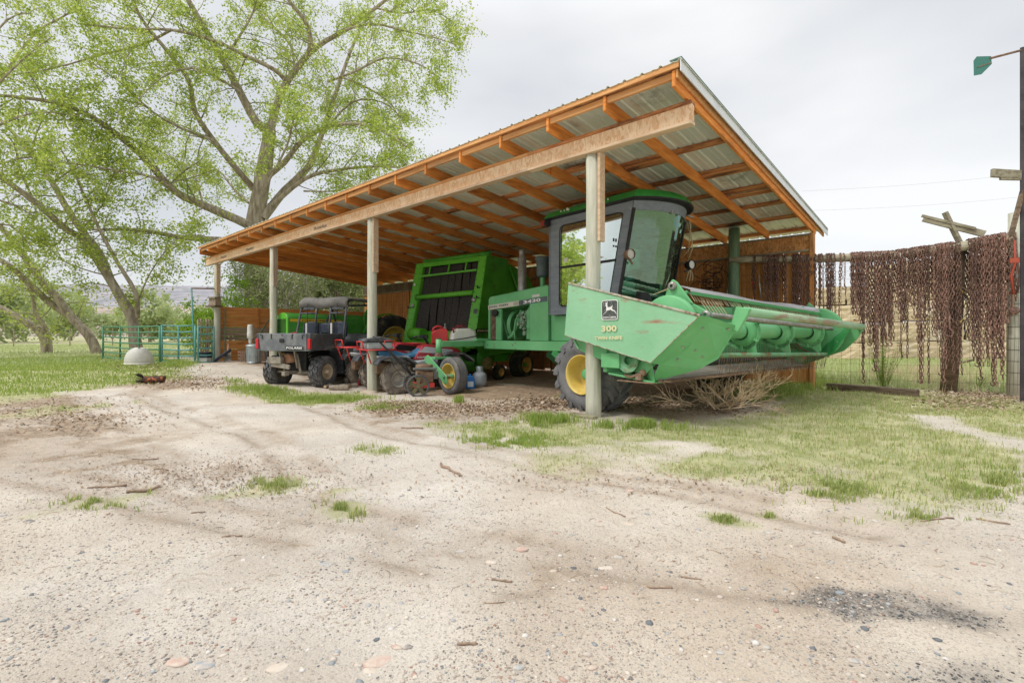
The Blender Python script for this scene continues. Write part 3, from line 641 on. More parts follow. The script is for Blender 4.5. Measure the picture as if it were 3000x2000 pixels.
def lugs(mb, R_, w, n, h, kind='r1', bw=.045):
    for i in range(n):
        for sd_ in (-1, 1):
            a = 2 * math.pi * (i + (.5 if sd_ > 0 else 0)) / n
            if kind == 'r1':         # angled bars from the shoulder to the middle
                K = 5; segs = []
                for k in range(K + 1):
                    t = k / K; yy = sd_ * w * (.02 + .47 * t); aa = a + (.0 + .62 * t) * (2 * math.pi / n) * 1.6
                    drop = 0 if t < .8 else (t - .8) * .09 * R_ / .5
                    segs.append((aa, yy, drop))
                for (a0, y0, d0), (a1, y1, d1) in zip(segs[:-1], segs[1:]):
                    ha = bw / R_ / 2; vs = []
                    for (aa, yy, dd) in ((a0, y0, d0), (a1, y1, d1)):
                        for (da, rr_) in ((-ha * 1.35, R_ * .965 - dd), (-ha, R_ + h - dd), (ha, R_ + h - dd), (ha * 1.35, R_ * .965 - dd)):
                            vs.append((rr_ * math.cos(aa + da), yy, rr_ * math.sin(aa + da)))
                    mb.add(vs, [(0, 1, 5, 4), (1, 2, 6, 5), (2, 3, 7, 6), (0, 3, 2, 1), (4, 5, 6, 7)])
                aa, yy, dd = segs[-1]; ha = bw / R_ / 2     # shoulder block running down the side wall
                vs = []
                for (rr_, y2) in ((R_ + h - dd, yy), (R_ * .86, yy + sd_ * w * .035)):
                    for da in (-ha, ha):
                        vs.append((rr_ * math.cos(aa + da), y2, rr_ * math.sin(aa + da)))
                        vs.append(((rr_ - .0) * math.cos(aa + da), y2 - sd_ * w * .06, rr_ * math.sin(aa + da)))
                mb.add(vs, [(0, 2, 6, 4), (0, 4, 5, 1), (2, 3, 7, 6), (4, 6, 7, 5), (0, 1, 3, 2)])
            else:                    # blocks: two zig-zag rows and a shoulder row
                for (y0, y1, da0, da1) in ((.03, .20, 0, .35), (.23, .42, .45, .1), (.43, .52, .55, .55)):
                    ha = 2 * math.pi / n * .30; vs = []
                    for (yy, dd) in ((y0, da0), (y1, da1)):
                        aa = a + dd * 2 * math.pi / n
                        rt = R_ + h if yy < .45 else R_ + h * .1
                        for (q, rr_) in ((-ha, R_ * .96), (-ha * .85, rt), (ha * .85, rt), (ha, R_ * .96)):
                            vs.append((rr_ * math.cos(aa + q), sd_ * w * yy, rr_ * math.sin(aa + q)))
                    mb.add(vs, [(0, 1, 5, 4), (1, 2, 6, 5), (2, 3, 7, 6), (0, 3, 2, 1), (4, 5, 6, 7)])
    return mb
def wheel(parent, c, R_, w, rr, side=-1, pat='plain', rim=None, tyre=None, hub=None, hubr=.1, nl=22, lh=.03, depth=.45, bw=.045, rz=0, bolts=5):
    mb = dish(MB(), rr, w, side, depth)
    for i in range(bolts):
        a = 2 * math.pi * i / bolts; q = rr * .33; yo = side * (w * .46 - w * depth * .8)
        mb.cyl((q * math.cos(a), yo, q * math.sin(a)), (q * math.cos(a), yo + side * .018, q * math.sin(a)), .009 if R_ < .45 else .014, 6)
    o = mb.build('wheel', rim, parent); o.location = c; o.rotation_euler = (0, 0, rz)
    mb = MB(); tyre_body(mb, R_, w, rr, groove=5 if pat == 'rib' else 0)
    if pat == 'r1': lugs(mb, R_ - lh * .2, w, nl, lh, 'r1', bw)
    if pat == 'block': lugs(mb, R_ - lh * .2, w, nl, lh, 'block')
    mb.build('tyre', tyre, o)
    if hub:
        yo = side * (w * .46 - w * depth * .8)
        mb = MB().lathe([(hubr * 1.25, yo), (hubr * 1.25, yo + side * .02), (hubr, yo + side * .03), (hubr * .9, yo + side * .085), (hubr * .45, yo + side * .10), (.001, yo + side * .10)], axis=(0, 1, 0), n=20)
        for i in range(8):
            a = 2 * math.pi * i / 8; mb.cyl((hubr * 1.05 * math.cos(a), yo + side * .02, hubr * 1.05 * math.sin(a)), (hubr * 1.05 * math.cos(a), yo + side * .045, hubr * 1.05 * math.sin(a)), .008, 6)
        mb.build('hub', hub, o)
    return o
def arc(cx, cz, r, a0, a1, n, y=0): return [(cx + r * math.cos(R(a0 + (a1 - a0) * i / n)), y, cz + r * math.sin(R(a0 + (a1 - a0) * i / n))) for i in range(n + 1)]

# ================================================================ windrower (mower with cab)
sw = thing('windrower', 'faded green windrower with grey glazed cab and a raised wide cutting header', 'windrower', (-3.82, 7.76, 0), R(-6.5))
mb = MB()                            # chassis
for s in (-1, 1): mb.box(-3.98, -.05, s * .60 - .05, s * .60 + .05, .765, .945)
mb.box(-3.98, -3.86, -.55, .55, .78, .93); mb.box(-2.0, -1.85, -.55, .55, .78, .93)
mb.box(-.16, .16, -1.45, 1.45, .40, .62); mb.box(-.12, .12, -.66, -.54, .5, .9); mb.box(-.12, .12, .54, .66, .5, .9)
chs = mb.build('frame', m_jd, sw, bevel=.008)
mb = MB()
for xx, zz in ((-3.62, .87), (-3.62, .81), (-3.02, .86), (-2.93, .90), (-2.93, .79), (-3.85, .85)): mb.cyl((xx, -.651, zz), (xx, -.661, zz), .012, 8)
mb.build('bolt', m_rusty, chs)
mb = MB(); mb.bar((-1.9, -.62, .76), (-1.35, -.62, .42), .05, .13); mb.build('brace', m_jddeep, sw, bevel=.005)
mb = MB()                            # tail axle and castor forks
mb.box(-4.13, -3.99, -1.72, 1.72, .815, .94); axle = mb.build('tail_axle', m_jd, sw, bevel=.01)
mb = MB()
mb.box(-4.02, -3.92, -.9, -.55, .93, .99); mb.build('bracket', m_jd, axle, bevel=.01)
for s in (-1, 1):
    mb = MB(); mb.cyl((-4.06, s * 1.75, .70), (-4.06, s * 1.75, .975), .062, 18); mb.build('pivot_tube', m_jd, axle)
    mb = MB(); mb.cyl((-4.06, s * 1.75, .975), (-4.06, s * 1.75, 1.0), .05, 12); mb.lathe([(.10, .60), (.085, .65), (.06, .70)], c=(-4.06, s * 1.75, 0), n=18); mb.build('bearing', m_rust, axle)
    mb = MB(); mb.box(-4.26, -3.90, s * 1.75 - .19, s * 1.75 + .19, .575, .62)
    for q in (-1, 1):
        yy = s * 1.75 + q * .185
        mb.prism([(-4.28, yy, .62), (-4.16, yy, .66), (-3.47, yy, .27), (-3.46, yy, .13), (-3.55, yy, .10), (-3.66, yy, .18), (-4.30, yy, .53)], (0, q * .016, 0))
    mb.build('castor_fork', m_jd, axle, bevel=.006)
    mb = MB(); mb.cyl((-3.55, s * 1.75 - .21, .255), (-3.55, s * 1.75 + .21, .255), .045, 12); mb.cyl((-3.55, s * 1.75 - .235, .255), (-3.55, s * 1.75 - .2, .255), .028, 6); mb.build('axle_pin', m_jdrust, axle)
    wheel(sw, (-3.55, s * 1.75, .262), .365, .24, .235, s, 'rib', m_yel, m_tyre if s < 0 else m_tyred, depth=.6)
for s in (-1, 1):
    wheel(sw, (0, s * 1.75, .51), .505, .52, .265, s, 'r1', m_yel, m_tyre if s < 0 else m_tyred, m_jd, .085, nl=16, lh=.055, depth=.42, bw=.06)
# bonnet
mb = MB(); yb = .55
mb.prism([(-3.96, -yb, 1.60), (-3.965, -yb, 1.80), (-3.95, -yb, 1.86), (-3.90, -yb, 1.895), (-2.14, -yb, 2.025), (-2.12, -yb, 2.0), (-2.12, -yb, 1.705)], (0, 2 * yb, 0))
hood = mb.build('bonnet', m_jd, sw, bevel=.03, seg=3)
mb = MB(); mb.prism([(-2.62, -yb, .95), (-2.62, -yb, 1.68), (-2.14, -yb, 1.715), (-2.14, -yb, .95)], (0, .02, 0)); mb.prism([(-2.14, -yb - .005, .95), (-2.14, -yb - .005, 2.0), (-2.10, -yb - .005, 2.0), (-2.10, -yb - .005, .95)], (0, .5, 0))
mb.build('side_panel', m_jd, hood, bevel=.004)
mb = MB(); mb.box(-3.70, -3.52, -yb + .004, -yb + .05, .95, 1.61); mb.box(-3.96, -3.90, -yb + .004, -yb + .06, .95, 1.60); mb.box(-3.96, -3.94, -yb, yb, .95, 1.6)
mb.box(-3.96, -2.1, yb - .03, yb, .95, 1.7); mb.build('pillar', m_jd, hood, bevel=.004)
mb = MB()
for i in range(6): mb.box(-3.89 + i * .032, -3.875 + i * .032, -yb + .02, -yb + .035, .96, 1.60)
mb.build('grille', m_rusty, hood)
mb = MB(); mb.box(-3.89, -3.70, -yb + .05, -yb + .06, .95, 1.6); mb.build('grille_backing', m_blk, hood)
mb = MB()                            # decal band
def band(x): return 1.605 + (x + 3.96) * .0555
mb.prism([(-3.955, -yb - .004, band(-3.955)), (-2.10, -yb - .004, band(-2.10)), (-2.10, -yb - .004, band(-2.10) + .10), (-3.955, -yb - .004, band(-3.955) + .10)], (0, .0035, 0)); dec = mb.build('decal_band', m_cream if 0 else simple('pale_band', (.62, .60, .50), .5), hood)
mb = MB(); mb.prism([(-2.93, -yb - .006, band(-2.93)), (-2.12, -yb - .006, band(-2.12)), (-2.12, -yb - .006, band(-2.12) + .10), (-2.93, -yb - .006, band(-2.93) + .10)], (0, .0018, 0)); mb.build('dark_band', simple('slate_band', (.09, .12, .14), .5), hood)
mb = MB()
for i in range(9):
    q = -3.10 + i * .032; wd = .008 + .0012 * i; mb.prism([(q, -yb - .0075, band(q) + .012), (q + wd, -yb - .0075, band(q) + .012), (q + wd, -yb - .0075, band(q) + .09), (q, -yb - .0075, band(q) + .09)], (0, .001, 0))
mb.build('bar_marks', m_blackl, hood)
sl = Vector((1, 0, .0555))
text(hood, 'JOHN  DEERE', m_blackl, (-3.93, -yb - .006, band(-3.93) + .022), sl, (0, 0, 1), .055, .66, .002, .02)
text(hood, '3430', m_whitel, (-2.80, -yb - .008, band(-2.80) + .014), sl, (0, 0, 1), .070, .50, .002, .03)
mb = MB(); mb.prism([(-2.55, -yb - .004, 1.80), (-2.34, -yb - .004, 1.81), (-2.34, -yb - .004, 1.86), (-2.55, -yb - .004, 1.85)], (0, .002, 0)); mb.build('sticker', m_white, hood)
mb = MB(); mb.cyl((-3.66, -yb - .04, 1.53), (-3.60, -yb - .12, 1.53), .075, 18, .06); mb.cyl((-3.64, -yb, 1.53), (-3.64, -yb - .06, 1.53), .02, 8); mb.build('tail_lamp', m_blk, hood)
# engine seen through the open side
mb = MB(); mb.box(-3.1, -2.2, -.22, .30, .95, 1.55); mb.box(-2.95, -2.4, -.15, .2, 1.5, 1.66); eng = mb.build('engine', m_jddeep, sw, bevel=.02)
mb = MB(); mb.lathe([(.33, -.03), (.33, .0), (.30, .01), (.29, .03)], c=(-3.42, -.12, 1.28), axis=(1, 0, 0), n=28); mb.build('fan_shroud', m_jd, eng)
mb = MB(); mb.tube([(-3.38, -.46, 1.0), (-3.25, -.46, 1.06), (-3.16, -.44, 1.22), (-3.1, -.42, 1.4), (-3.06, -.38, 1.58)], .032, 10); mb.tube([(-3.12, -.50, .96), (-3.15, -.50, 1.15), (-3.12, -.49, 1.36), (-3.02, -.44, 1.55)], .016, 8)
mb.tube([(-3.5, -.5, 1.38), (-3.42, -.5, 1.18), (-3.36, -.5, 1.05), (-3.25, -.5, .98)], .005, 5); mb.build('hose', m_jd, eng)
mb = MB()
for i in range(26): mb.obox((-2.92 + random.uniform(-.13, .13), -.40 + random.uniform(-.08, .08), 1.34 + random.uniform(-.19, .18)), [random.uniform(.03, .10) for _ in range(3)], Matrix.Rotation(random.uniform(-.6, .6), 3, 'Y'))
mb.cyl((-2.98, -.46, 1.34), (-2.98, -.32, 1.34), .075, 16); mb.cyl((-2.90, -.47, 1.10), (-2.90, -.36, 1.10), .05, 12); mb.build('fuel_pump', Mat('oily_green_metal', (.08, .25, .13), (.34, .42, .30), rough=.5, scale=12, bump=.2, c3=(.04, .05, .035), s3=14, lo3=.5, hi3=.6), eng, bevel=.006)
mb = MB(); mb.lathe([(.001, .97), (.085, .97), (.09, 1.0), (.085, 1.2), (.095, 1.21), (.095, 1.25), (.085, 1.26), (.085, 1.42), (.095, 1.43), (.09, 1.56), (.05, 1.6), (.03, 1.66), (.001, 1.66)], c=(-2.73, -.42, 0), n=18); mb.build('filter_tube', m_jd, eng)
mb = MB(); mb.lathe([(.092, 1.9), (.092, 2.70), (.066, 2.715), (.068, 2.80), (.07, 2.86), (.062, 2.86), (.062, 2.6)], c=(-3.24, -.2, 0), n=22); mb.build('exhaust_stack', m_steel, sw)
mb = MB(); mb.lathe([(.050, 1.95), (.050, 2.28)], c=(-2.72, -.1, 0), n=16); ai = mb.build('intake_pipe', m_jd, sw)
mb = MB(); mb.lathe([(.001, 2.24), (.075, 2.24), (.115, 2.28), (.125, 2.30), (.125, 2.58), (.16, 2.60), (.165, 2.63), (.13, 2.665), (.001, 2.672)], c=(-2.72, -.1, 0), n=26)
for i in range(14):
    a = i * math.pi / 7; mb.bar((-2.72 + .127 * math.cos(a), -.1 + .127 * math.sin(a), 2.50), (-2.72 + .127 * math.cos(a + .25), -.1 + .127 * math.sin(a + .25), 2.58), .008, .012)
mb.build('air_cleaner', Mat('grey_blue_plastic', (.07, .10, .11), (.13, .16, .17), rough=.55, bump=.03), ai)
# cab
lower = MB(); lower.box(-1.88, -.35, -.62, .62, .95, 1.425); lower.box(-2.08, -1.89, -.5, .5, .95, 1.6); lower.build('cab_base', m_jd, sw, bevel=.01)
mb = MB(); mb.box(-1.2, .55, -.8, .8, .86, .94); mb.box(-.35, .45, -.7, .7, .95, 1.05); mb.build('platform', m_jddeep, sw, bevel=.01)
def shear(p, k): return p
def xfront(z): return -.36 + (z - 1.43) / (3.17 - 1.43) * .36          # the front pillar leans forward going up
cabm = MB()
for s in (-1, 1):
    ya = s * .75; e = (0, -s * .035, 0)
    def q(x, z): return (x, ya, z)
    xr_ = -1.87
    cabm.prism([q(xr_, 1.43), q(-1.63, 1.43), q(-1.60, 3.17), q(xr_, 3.17)], e)            # rear panel
    cabm.prism([q(-1.63, 1.43), q(xfront(1.43) - .17, 1.43), q(xfront(1.57) - .17, 1.57), q(-1.628, 1.57)], e)   # under the window
    cabm.prism([q(-1.602, 3.03), q(xfront(3.03) - .17, 3.03), q(xfront(3.17) - .17, 3.17), q(-1.60, 3.17)], e)
    cabm.prism([q(xfront(1.43) - .17, 1.43), q(xfront(1.43), 1.43), q(xfront(3.17), 3.17), q(xfront(3.17) - .17, 3.17)], e)
    # rounded inner corners
    for (cx, cz, sx, sz) in ((-1.628, 1.57, 1, 1), (-1.602, 3.03, 1, -1), (xfront(3.03) - .17, 3.03, -1, -1), (xfront(1.57) - .17, 1.57, -1, 1)):
        r = .09; pts = [q(cx, cz)]
        for i in range(6):
            a = i / 5 * math.pi / 2; pts.append(q(cx + sx * (r - r * math.sin(a)), cz + sz * (r - r * math.cos(a))))
        cabm.prism(pts, e)
cabm.box(-1.885, -1.84, -.75, .75, 1.43, 1.75); cabm.box(-1.885, -1.84, -.75, .75, 2.95, 3.17)
for s in (-1, 1): cabm.box(-1.885, -1.84, s * .68 - .07, s * .68 + .07, 1.75, 2.95)
cab = cabm.build('cab', m_cabg, sw, bevel=.004)
# curved front band, sill and windscreen
def fr(y): return .30 * (1 - (y / .75) ** 2)
NY = 16
def front_strip(z0, z1, off=0, th=.02):
    mb = MB(); vs = []
    for i in range(NY + 1):
        yy = -.75 + 1.5 * i / NY
        for (zz, o_) in ((z0, 0), (z1, 0), (z1, -th), (z0, -th)): vs.append((xfront(zz) + fr(yy) + off + o_, yy, zz))
    fs = []
    for i in range(NY):
        for k in range(4): fs.append((i * 4 + k, (i + 1) * 4 + k, (i + 1) * 4 + (k + 1) % 4, i * 4 + (k + 1) % 4))
    fs += [(0, 1, 2, 3), tuple(NY * 4 + k for k in (3, 2, 1, 0))]
    mb.add(vs, fs); return mb
front_strip(3.02, 3.17).build('front_band', m_cabg, cab); front_strip(1.40, 1.50).build('front_sill', m_cabg, cab)
front_strip(1.5, 3.02, -.012, .004).build('windscreen', m_glassf, cab)
for s in (-1, 1): MB().bar((xfront(1.45) + .012, s * .745, 1.45), (xfront(3.05) + .012, s * .745, 3.05), .035, .045, (1, 0, 0)).build('windscreen_seal', m_blk, cab)
for s in (-1, 1):
    ya = s * .735
    for (z0, z1) in ((1.53, 2.255), (2.295, 3.06)):
        mb = MB(); mb.prism([(-1.65, ya, z0), (xfront(z0) - .15, ya, z0), (xfront(z1) - .15, ya, z1), (-1.62, ya, z1)], (0, -s * .004, 0)); wn = mb.build('window', m_glass, cab)
    mb = MB(); mb.bar((-1.62, s * .756, 2.275), (xfront(2.275) - .165, s * .756, 2.275), .014, .035)
    pts = [(-1.615, s * .757, 1.66), (-1.60, s * .757, 2.94)] + [(-1.51 - .09 * math.cos(a), s * .757, 2.935 + .09 * math.sin(a)) for a in (.5, 1, 1.57)]
    pts += [(xfront(3.02) - .28, s * .757, 3.025), (xfront(3.0) - .20, s * .757, 3.0), (xfront(2.93) - .175, s * .757, 2.93), (xfront(1.66) - .175, s * .757, 1.66), (xfront(1.6) - .21, s * .757, 1.59), (xfront(1.58) - .28, s * .757, 1.578), (-1.54, s * .757, 1.578), (-1.60, s * .757, 1.61), (-1.615, s * .757, 1.66)]
    mb.tube(pts, .009, 5); mb.build('window_seal', m_blk, cab)
mb = MB()
for i in range(7):
    mb.cyl((-1.74, -.755, 1.5 + i * .26), (-1.74, -.762, 1.5 + i * .26), .009, 6)
for i in range(5): mb.cyl((-1.5 + i * .3, -.755, 3.10), (-1.5 + i * .3, -.762, 3.10), .008, 6)
mb.build('rivet', m_steel, cab)
mb = MB(); mb.bar((-.39, -.755, 2.60), (-.39, -.775, 2.60), .02, .05); mb.bar((-.39, -.755, 2.50), (-.39, -.775, 2.50), .02, .03); mb.build('door_catch', m_blk, cab)
mb = MB(); mb.prism([(-.78, -.742, 2.33), (-.62, -.742, 2.345), (-.78, -.742, 2.43)], (0, .002, 0)); mb.prism([(-1.52, -.742, 2.36), (-1.42, -.742, 2.37), (-1.42, -.742, 2.44), (-1.52, -.742, 2.43)], (0, .002, 0)); mb.build('sticker', m_white, cab)
# roof cap with dark rim
def cap_outline(o):                  # plan outline
    pts = [(-2.0 - o, -.80 - o), (-.12, -.82 - o)]
    for i in range(11):
        a = -.82 + 1.64 * i / 10; pts.append((.02 + (.40 + o) * (1 - (a / .82) ** 2) ** .8 + (0 if 0 < i < 10 else .02), a * (1 + o)))
    pts += [(-.12, .82 + o), (-2.0 - o, .80 + o)]
    return pts
def slab(levels, name, mat, par, **k):
    mb = MB(); n = None
    for (o, z) in levels:
        pl = cap_outline(o); n = len(pl); mb.v += [(x, y, z) for x, y in pl]
    for l in range(len(levels) - 1):
        for i in range(n):
            j = (i + 1) % n; mb.f.append((l * n + i, l * n + j, (l + 1) * n + j, (l + 1) * n + i)); mb.sm.append(False)
    mb.f.append(tuple(range(n))[::-1]); mb.sm.append(False); mb.f.append(tuple((len(levels) - 1) * n + i for i in range(n))); mb.sm.append(False)
    return mb.build(name, mat, par, **k)
slab([(-.03, 3.165), (.0, 3.18), (.0, 3.205), (-.02, 3.212)], 'roof_rim', m_blk, cab)
cr_ = slab([(-.04, 3.20), (-.015, 3.212), (-.03, 3.25), (-.08, 3.315), (-.11, 3.335)], 'cab_roof', m_jdroof, cab, bevel=.006)
mb = MB()
for xx in (-1.52, -1.44, -.55, -.47): mb.cyl((xx, -.80, 3.262), (xx, -.815, 3.262), .014, 8)
mb.cyl((-1.34, -.80, 3.262), (-1.34, -.84, 3.262), .024, 12)
mb.build('roof_light', m_white, cab)
mb = MB(); mb.cyl((-1.92, -.86, 3.09), (-1.80, -.86, 3.09), .062, 16); mb.box(-1.90, -1.87, -.86, -.74, 3.12, 3.17); bc = mb.build('marker_lamp', m_blk, cab)
mb = MB(); mb.cyl((-1.88, -.915, 3.09), (-1.84, -.925, 3.09), .052, 16); mb.cyl((-1.925, -.86, 3.09), (-1.93, -.86, 3.09), .05, 16); mb.build('lens', simple('red_lens', (.35, .05, .03), .3), cab)
for (px_, py_, pz_, s) in ((-.02, -.86, 2.31, -1), (.02, .86, 2.30, 1)):
    mb = MB(); mb.lathe([(.001, -.10), (.05, -.09), (.072, -.05), (.082, .02), (.082, .055), (.074, .055)], c=(px_, py_, pz_), axis=(1, -.25 * 1, 0), n=22); mb.bar((px_ - .03, py_ - s * .13, pz_ - .13), (px_, py_, pz_ - .07), .02, .03); mb.build('work_lamp', m_rusty if s < 0 else m_blk, cab)
    mb = MB(); mb.lathe([(.001, .045), (.074, .035)], c=(px_, py_, pz_), axis=(1, -.25, 0), n=22); mb.build('lens', Mat('lamp_glass', (.5, .47, .42), (.7, .67, .62), rough=.2, bump=0), cab)
mb = MB()
for s in (-.05, .0, .045): mb.tube([(.02 + s * .1, .86, 2.22), (.03 + s * .4, .86 + s, 2.13), (.01 + s, .86 + s * .5, 2.02)], .007, 4)
mb.tube([(.20, .52, 3.02), (.215, .56, 2.75), (.22, .60, 2.55), (.10, .64, 2.33)], .008, 5); mb.tube([(.22, .55, 3.0), (.15, .60, 2.62), (.08, .70, 2.50)], .006, 5); mb.tube([(.18, .50, 2.95), (.2, .62, 2.6), (.12, .5, 2.42)], .005, 5)
mb.build('twine', m_twine, cab)
mb = MB(); mb.cyl((.20, .46, 3.08), (.25, .56, 3.05), .022, 8); mb.bar((.26, -.12, 3.06), (.26, -.12, 3.0), .04, .03); mb.build('wiper_motor', m_steel, cab)
mb = MB(); mb.box(-1.35, -.85, -.25, .25, 1.55, 1.78); mb.prism([(-1.35, -.26, 1.75), (-1.22, -.26, 1.75), (-1.38, -.26, 2.42), (-1.50, -.26, 2.38)], (0, .52, 0)); mb.build('seat', Mat('cab_seat', (.12, .10, .07), (.22, .19, .14), bump=.1), cab, bevel=.04, seg=2)
mb = MB(); mb.lathe([(.18 + .014 * math.cos(a), .014 * math.sin(a)) for a in [i * math.pi / 3 for i in range(6)]], c=(-.55, 0, 2.10), axis=(-.5, 0, .85), n=24, closed=True)
mb.tube([(-.30, 0, 1.45), (-.42, 0, 1.85), (-.55, 0, 2.1)], .03, 8); mb.bar((-.55, -.18, 2.10), (-.55, .18, 2.10), .02, .02); mb.box(-.3, -.05, -.5, .1, 1.43, 1.75); mb.build('steering_wheel', m_blk, cab)
mb = MB(); mb.cyl((-.4, -.45, 1.45), (-.4, -.45, 1.75), .16, 16, .18); mb.build('bucket', m_bluej, cab)

# ---------------------------------------------------------------- header
def P(x, y, z): return (x, y, z)
hb = MB(); hb.box(.62, .68, -2.28, 2.28, .60, 1.40); hb.box(.60, .74, -2.28, 2.28, 1.40, 1.52)
hb.prism([(.68, -2.26, .60), (1.36, -2.26, .52), (1.36, -2.26, .50), (.68, -2.26, .57)], (0, 4.52, 0))
hd = hb.build('header', m_jd, sw, bevel=.006)
mb = MB(); mb.prism([(.72, -2.05, .68), (.95, -2.05, .76), (1.16, -2.05, .70), (1.18, -2.05, .655), (.72, -2.05, .625)], (0, 4.1, 0)); mb.build('draper_belt', m_belt, hd, bevel=.01)
mb = MB(); mb.prism([(1.185, -2.2, .64), (1.40, -2.2, .555), (1.40, -2.2, .545), (1.185, -2.2, .62)], (0, 4.4, 0)); mb.build('pan', Mat('worn_steel_pan', (.24, .21, .19), (.42, .38, .34), rough=.5, metal=.3, scale=6, stretch=(2, .3, 1), bump=.1, c3=(.16, .28, .19), s3=5), hd)
# divider plates
for s in (-1, 1):
    k = -s
    def M_(p): return (p[0], p[1] * k, p[2])
    A_, B_, C_, D_ = (.14, -2.4, 1.75), (.07, -2.4, 1.06), (1.40, -2.4, .75), (1.99, -2.4, 1.27)
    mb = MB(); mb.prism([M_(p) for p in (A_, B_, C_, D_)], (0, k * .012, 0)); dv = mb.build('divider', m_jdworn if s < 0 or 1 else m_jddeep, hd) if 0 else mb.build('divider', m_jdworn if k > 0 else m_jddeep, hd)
    mb = MB(); mb.tube([M_(A_), M_(D_)], .015, 8)
    mb.tube([M_(B_), M_(C_), M_(D_)], .006, 5); mb.build('divider_edge', Mat('worn_edge', (.35, .36, .27), (.52, .50, .40), rough=.6, c3=(.25, .13, .08), s3=12, lo3=.45, hi3=.6, bump=.1), dv if 0 else hd)
    D1, C1 = (2.03, -2.29, 1.26), (1.46, -2.31, .73)
    mb = MB(); mb.add([M_(p) for p in (C_, D_, D1, C1)], [(0, 1, 2, 3)]); mb.add([M_((p[0] - .01, p[1] + .012, p[2])) for p in (C_, D_, D1, C1)], [(3, 2, 1, 0)])
    E_, F_, F2, G_ = (2.17, -1.92, 1.16), (1.95, -1.92, .80), (1.76, -1.98, .68), (1.30, -2.22, .515)
    ps = [D1, E_, F_, F2, G_, C1]
    mb.add([M_(p) for p in ps], [tuple(range(6))]); mb.add([M_((p[0] - .016, p[1] + .004, p[2])) for p in ps], [tuple(range(6))[::-1]])
    n_ = len(ps)
    vs = [M_(p) for p in ps] + [M_((p[0] - .016, p[1] + .004, p[2])) for p in ps]; mb.add(vs, [(i, (i + 1) % n_, n_ + (i + 1) % n_, n_ + i) for i in range(n_)])
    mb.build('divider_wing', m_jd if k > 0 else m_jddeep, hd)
    mb = MB(); nrm = Vector((.75, -.55, -.35)).normalized()
    for (a, b_) in ((.15, .2), (.8, .1), (.9, .45), (.12, .6), (.45, .35), (.5, .62), (.8, .72), (.3, .85)):
        p = Vector(D1).lerp(Vector(E_), a).lerp(Vector(C1).lerp(Vector(F2), a), b_); p = Vector(M_(p)); nn = Vector(M_(nrm)); mb.cyl(p - nn * .01, p + nn * .012, .013, 6)
    mb.build('bolt', m_steel, hd)
    # side frame below the divider with drive pulley
    mb = MB(); mb.prism([M_(p) for p in ((.13, -2.25, 1.08), (.20, -2.25, .86), (.85, -2.25, .66), (1.22, -2.25, .60), (1.40, -2.25, .76), (1.1, -2.25, .85))], (0, k * .02, 0)); mb.prism([M_(p) for p in ((1.20, -2.20, .62), (1.34, -2.28, .74), (1.36, -2.26, .52), (1.22, -2.16, .51))], (0, k * .01, 0)); mb.bar(M_((.16, -2.3, 1.0)), M_((.24, -2.3, .88)), .05, .02); mb.box(.62, .9, min(k * -2.25, k * -2.32), max(k * -2.25, k * -2.32), .66, .84)
    mb.build('side_frame', m_jd, hd, bevel=.004)
    mb = MB(); mb.lathe([(.15, -.02), (.15, .02), (.13, .0), (.12, .02), (.05, .025), (.05, -.02)], c=M_((1.02, -2.30, .76)), axis=(0, 1, 0), n=26); mb.build('drive_pulley', m_jdrust, hd)
    mb = MB(); mb.tube([M_((.95, -2.27, .585)), M_((1.05, -2.28, .56)), M_((1.14, -2.27, .60)), M_((1.22, -2.24, .60))], .02, 8); mb.cyl(M_((1.2, -2.28, .62)), M_((1.2, -2.18, .62)), .04, 10); mb.box(1.12, 1.20, min(k * -2.30, k * -2.24), max(k * -2.30, k * -2.24), .53, .61); mb.box(.85, 1.36, min(k * -2.30, k * -2.20), max(k * -2.30, k * -2.20), .50, .515)
    mb.build('knife_drive', m_rusty, hd, bevel=.004)
# decals on the near divider
yd = -2.416
mb = MB(); cx, cz, hw, hh, r = .83, 1.37, .126, .122, .032
def rrect(hw, hh, r, y):
    o = []
    for (sx, sz, a0) in ((1, 1, 0), (-1, 1, 90), (-1, -1, 180), (1, -1, 270)):
        for i in range(4): a = R(a0 + 30 * i); o.append((cx + sx * (hw - r) + r * math.cos(a), y, cz + sz * (hh - r) + r * math.sin(a)))
    return o
mb.prism(rrect(hw, hh, r, yd + .002), (0, .002, 0)); em = mb.build('emblem', m_whitel, hd)
mb = MB(); mb.prism(rrect(hw - .010, hh - .010, r - .005, yd), (0, .0015, 0)); mb.build('emblem_field', m_blackl, hd)
deer = [(.10, .24), (.27, .37), (.33, .42), (.31, .52), (.33, .60), (.30, .70), (.24, .70), (.22, .67), (.30, .76), (.27, .83), (.30, .90), (.33, .82), (.37, .86), (.36, .94), (.41, .86), (.38, .78), (.40, .70), (.41, .62), (.55, .62), (.66, .66), (.70, .73), (.71, .63), (.68, .56), (.72, .49), (.84, .44), (.93, .30), (.97, .20), (.90, .30), (.80, .40), (.66, .43), (.60, .48), (.48, .46), (.38, .44), (.30, .36), (.20, .29)]
mb = MB(); mb.prism([(cx - hw + p[0] * 2 * hw * .97, yd - .0025, cz - hh + .01 + p[1] * 2 * hh * .97) for p in deer], (0, .002, 0)); mb.build('emblem_deer', m_whitel, hd)
text(hd, 'JOHN DEERE', m_whitel, (cx - .105, yd, cz - .106), (1, 0, 0), (0, 0, 1), .027, .21, .003, .03)
text(hd, '300', m_cream, (.705, yd, 1.105), (1, 0, .02), (0, 0, 1), .075, .235, .002, .03)
text(hd, 'TWIN KNIFE', m_cream, (.60, yd, 1.005), (1, 0, .02), (0, 0, 1), .042, .42, .002, .03)
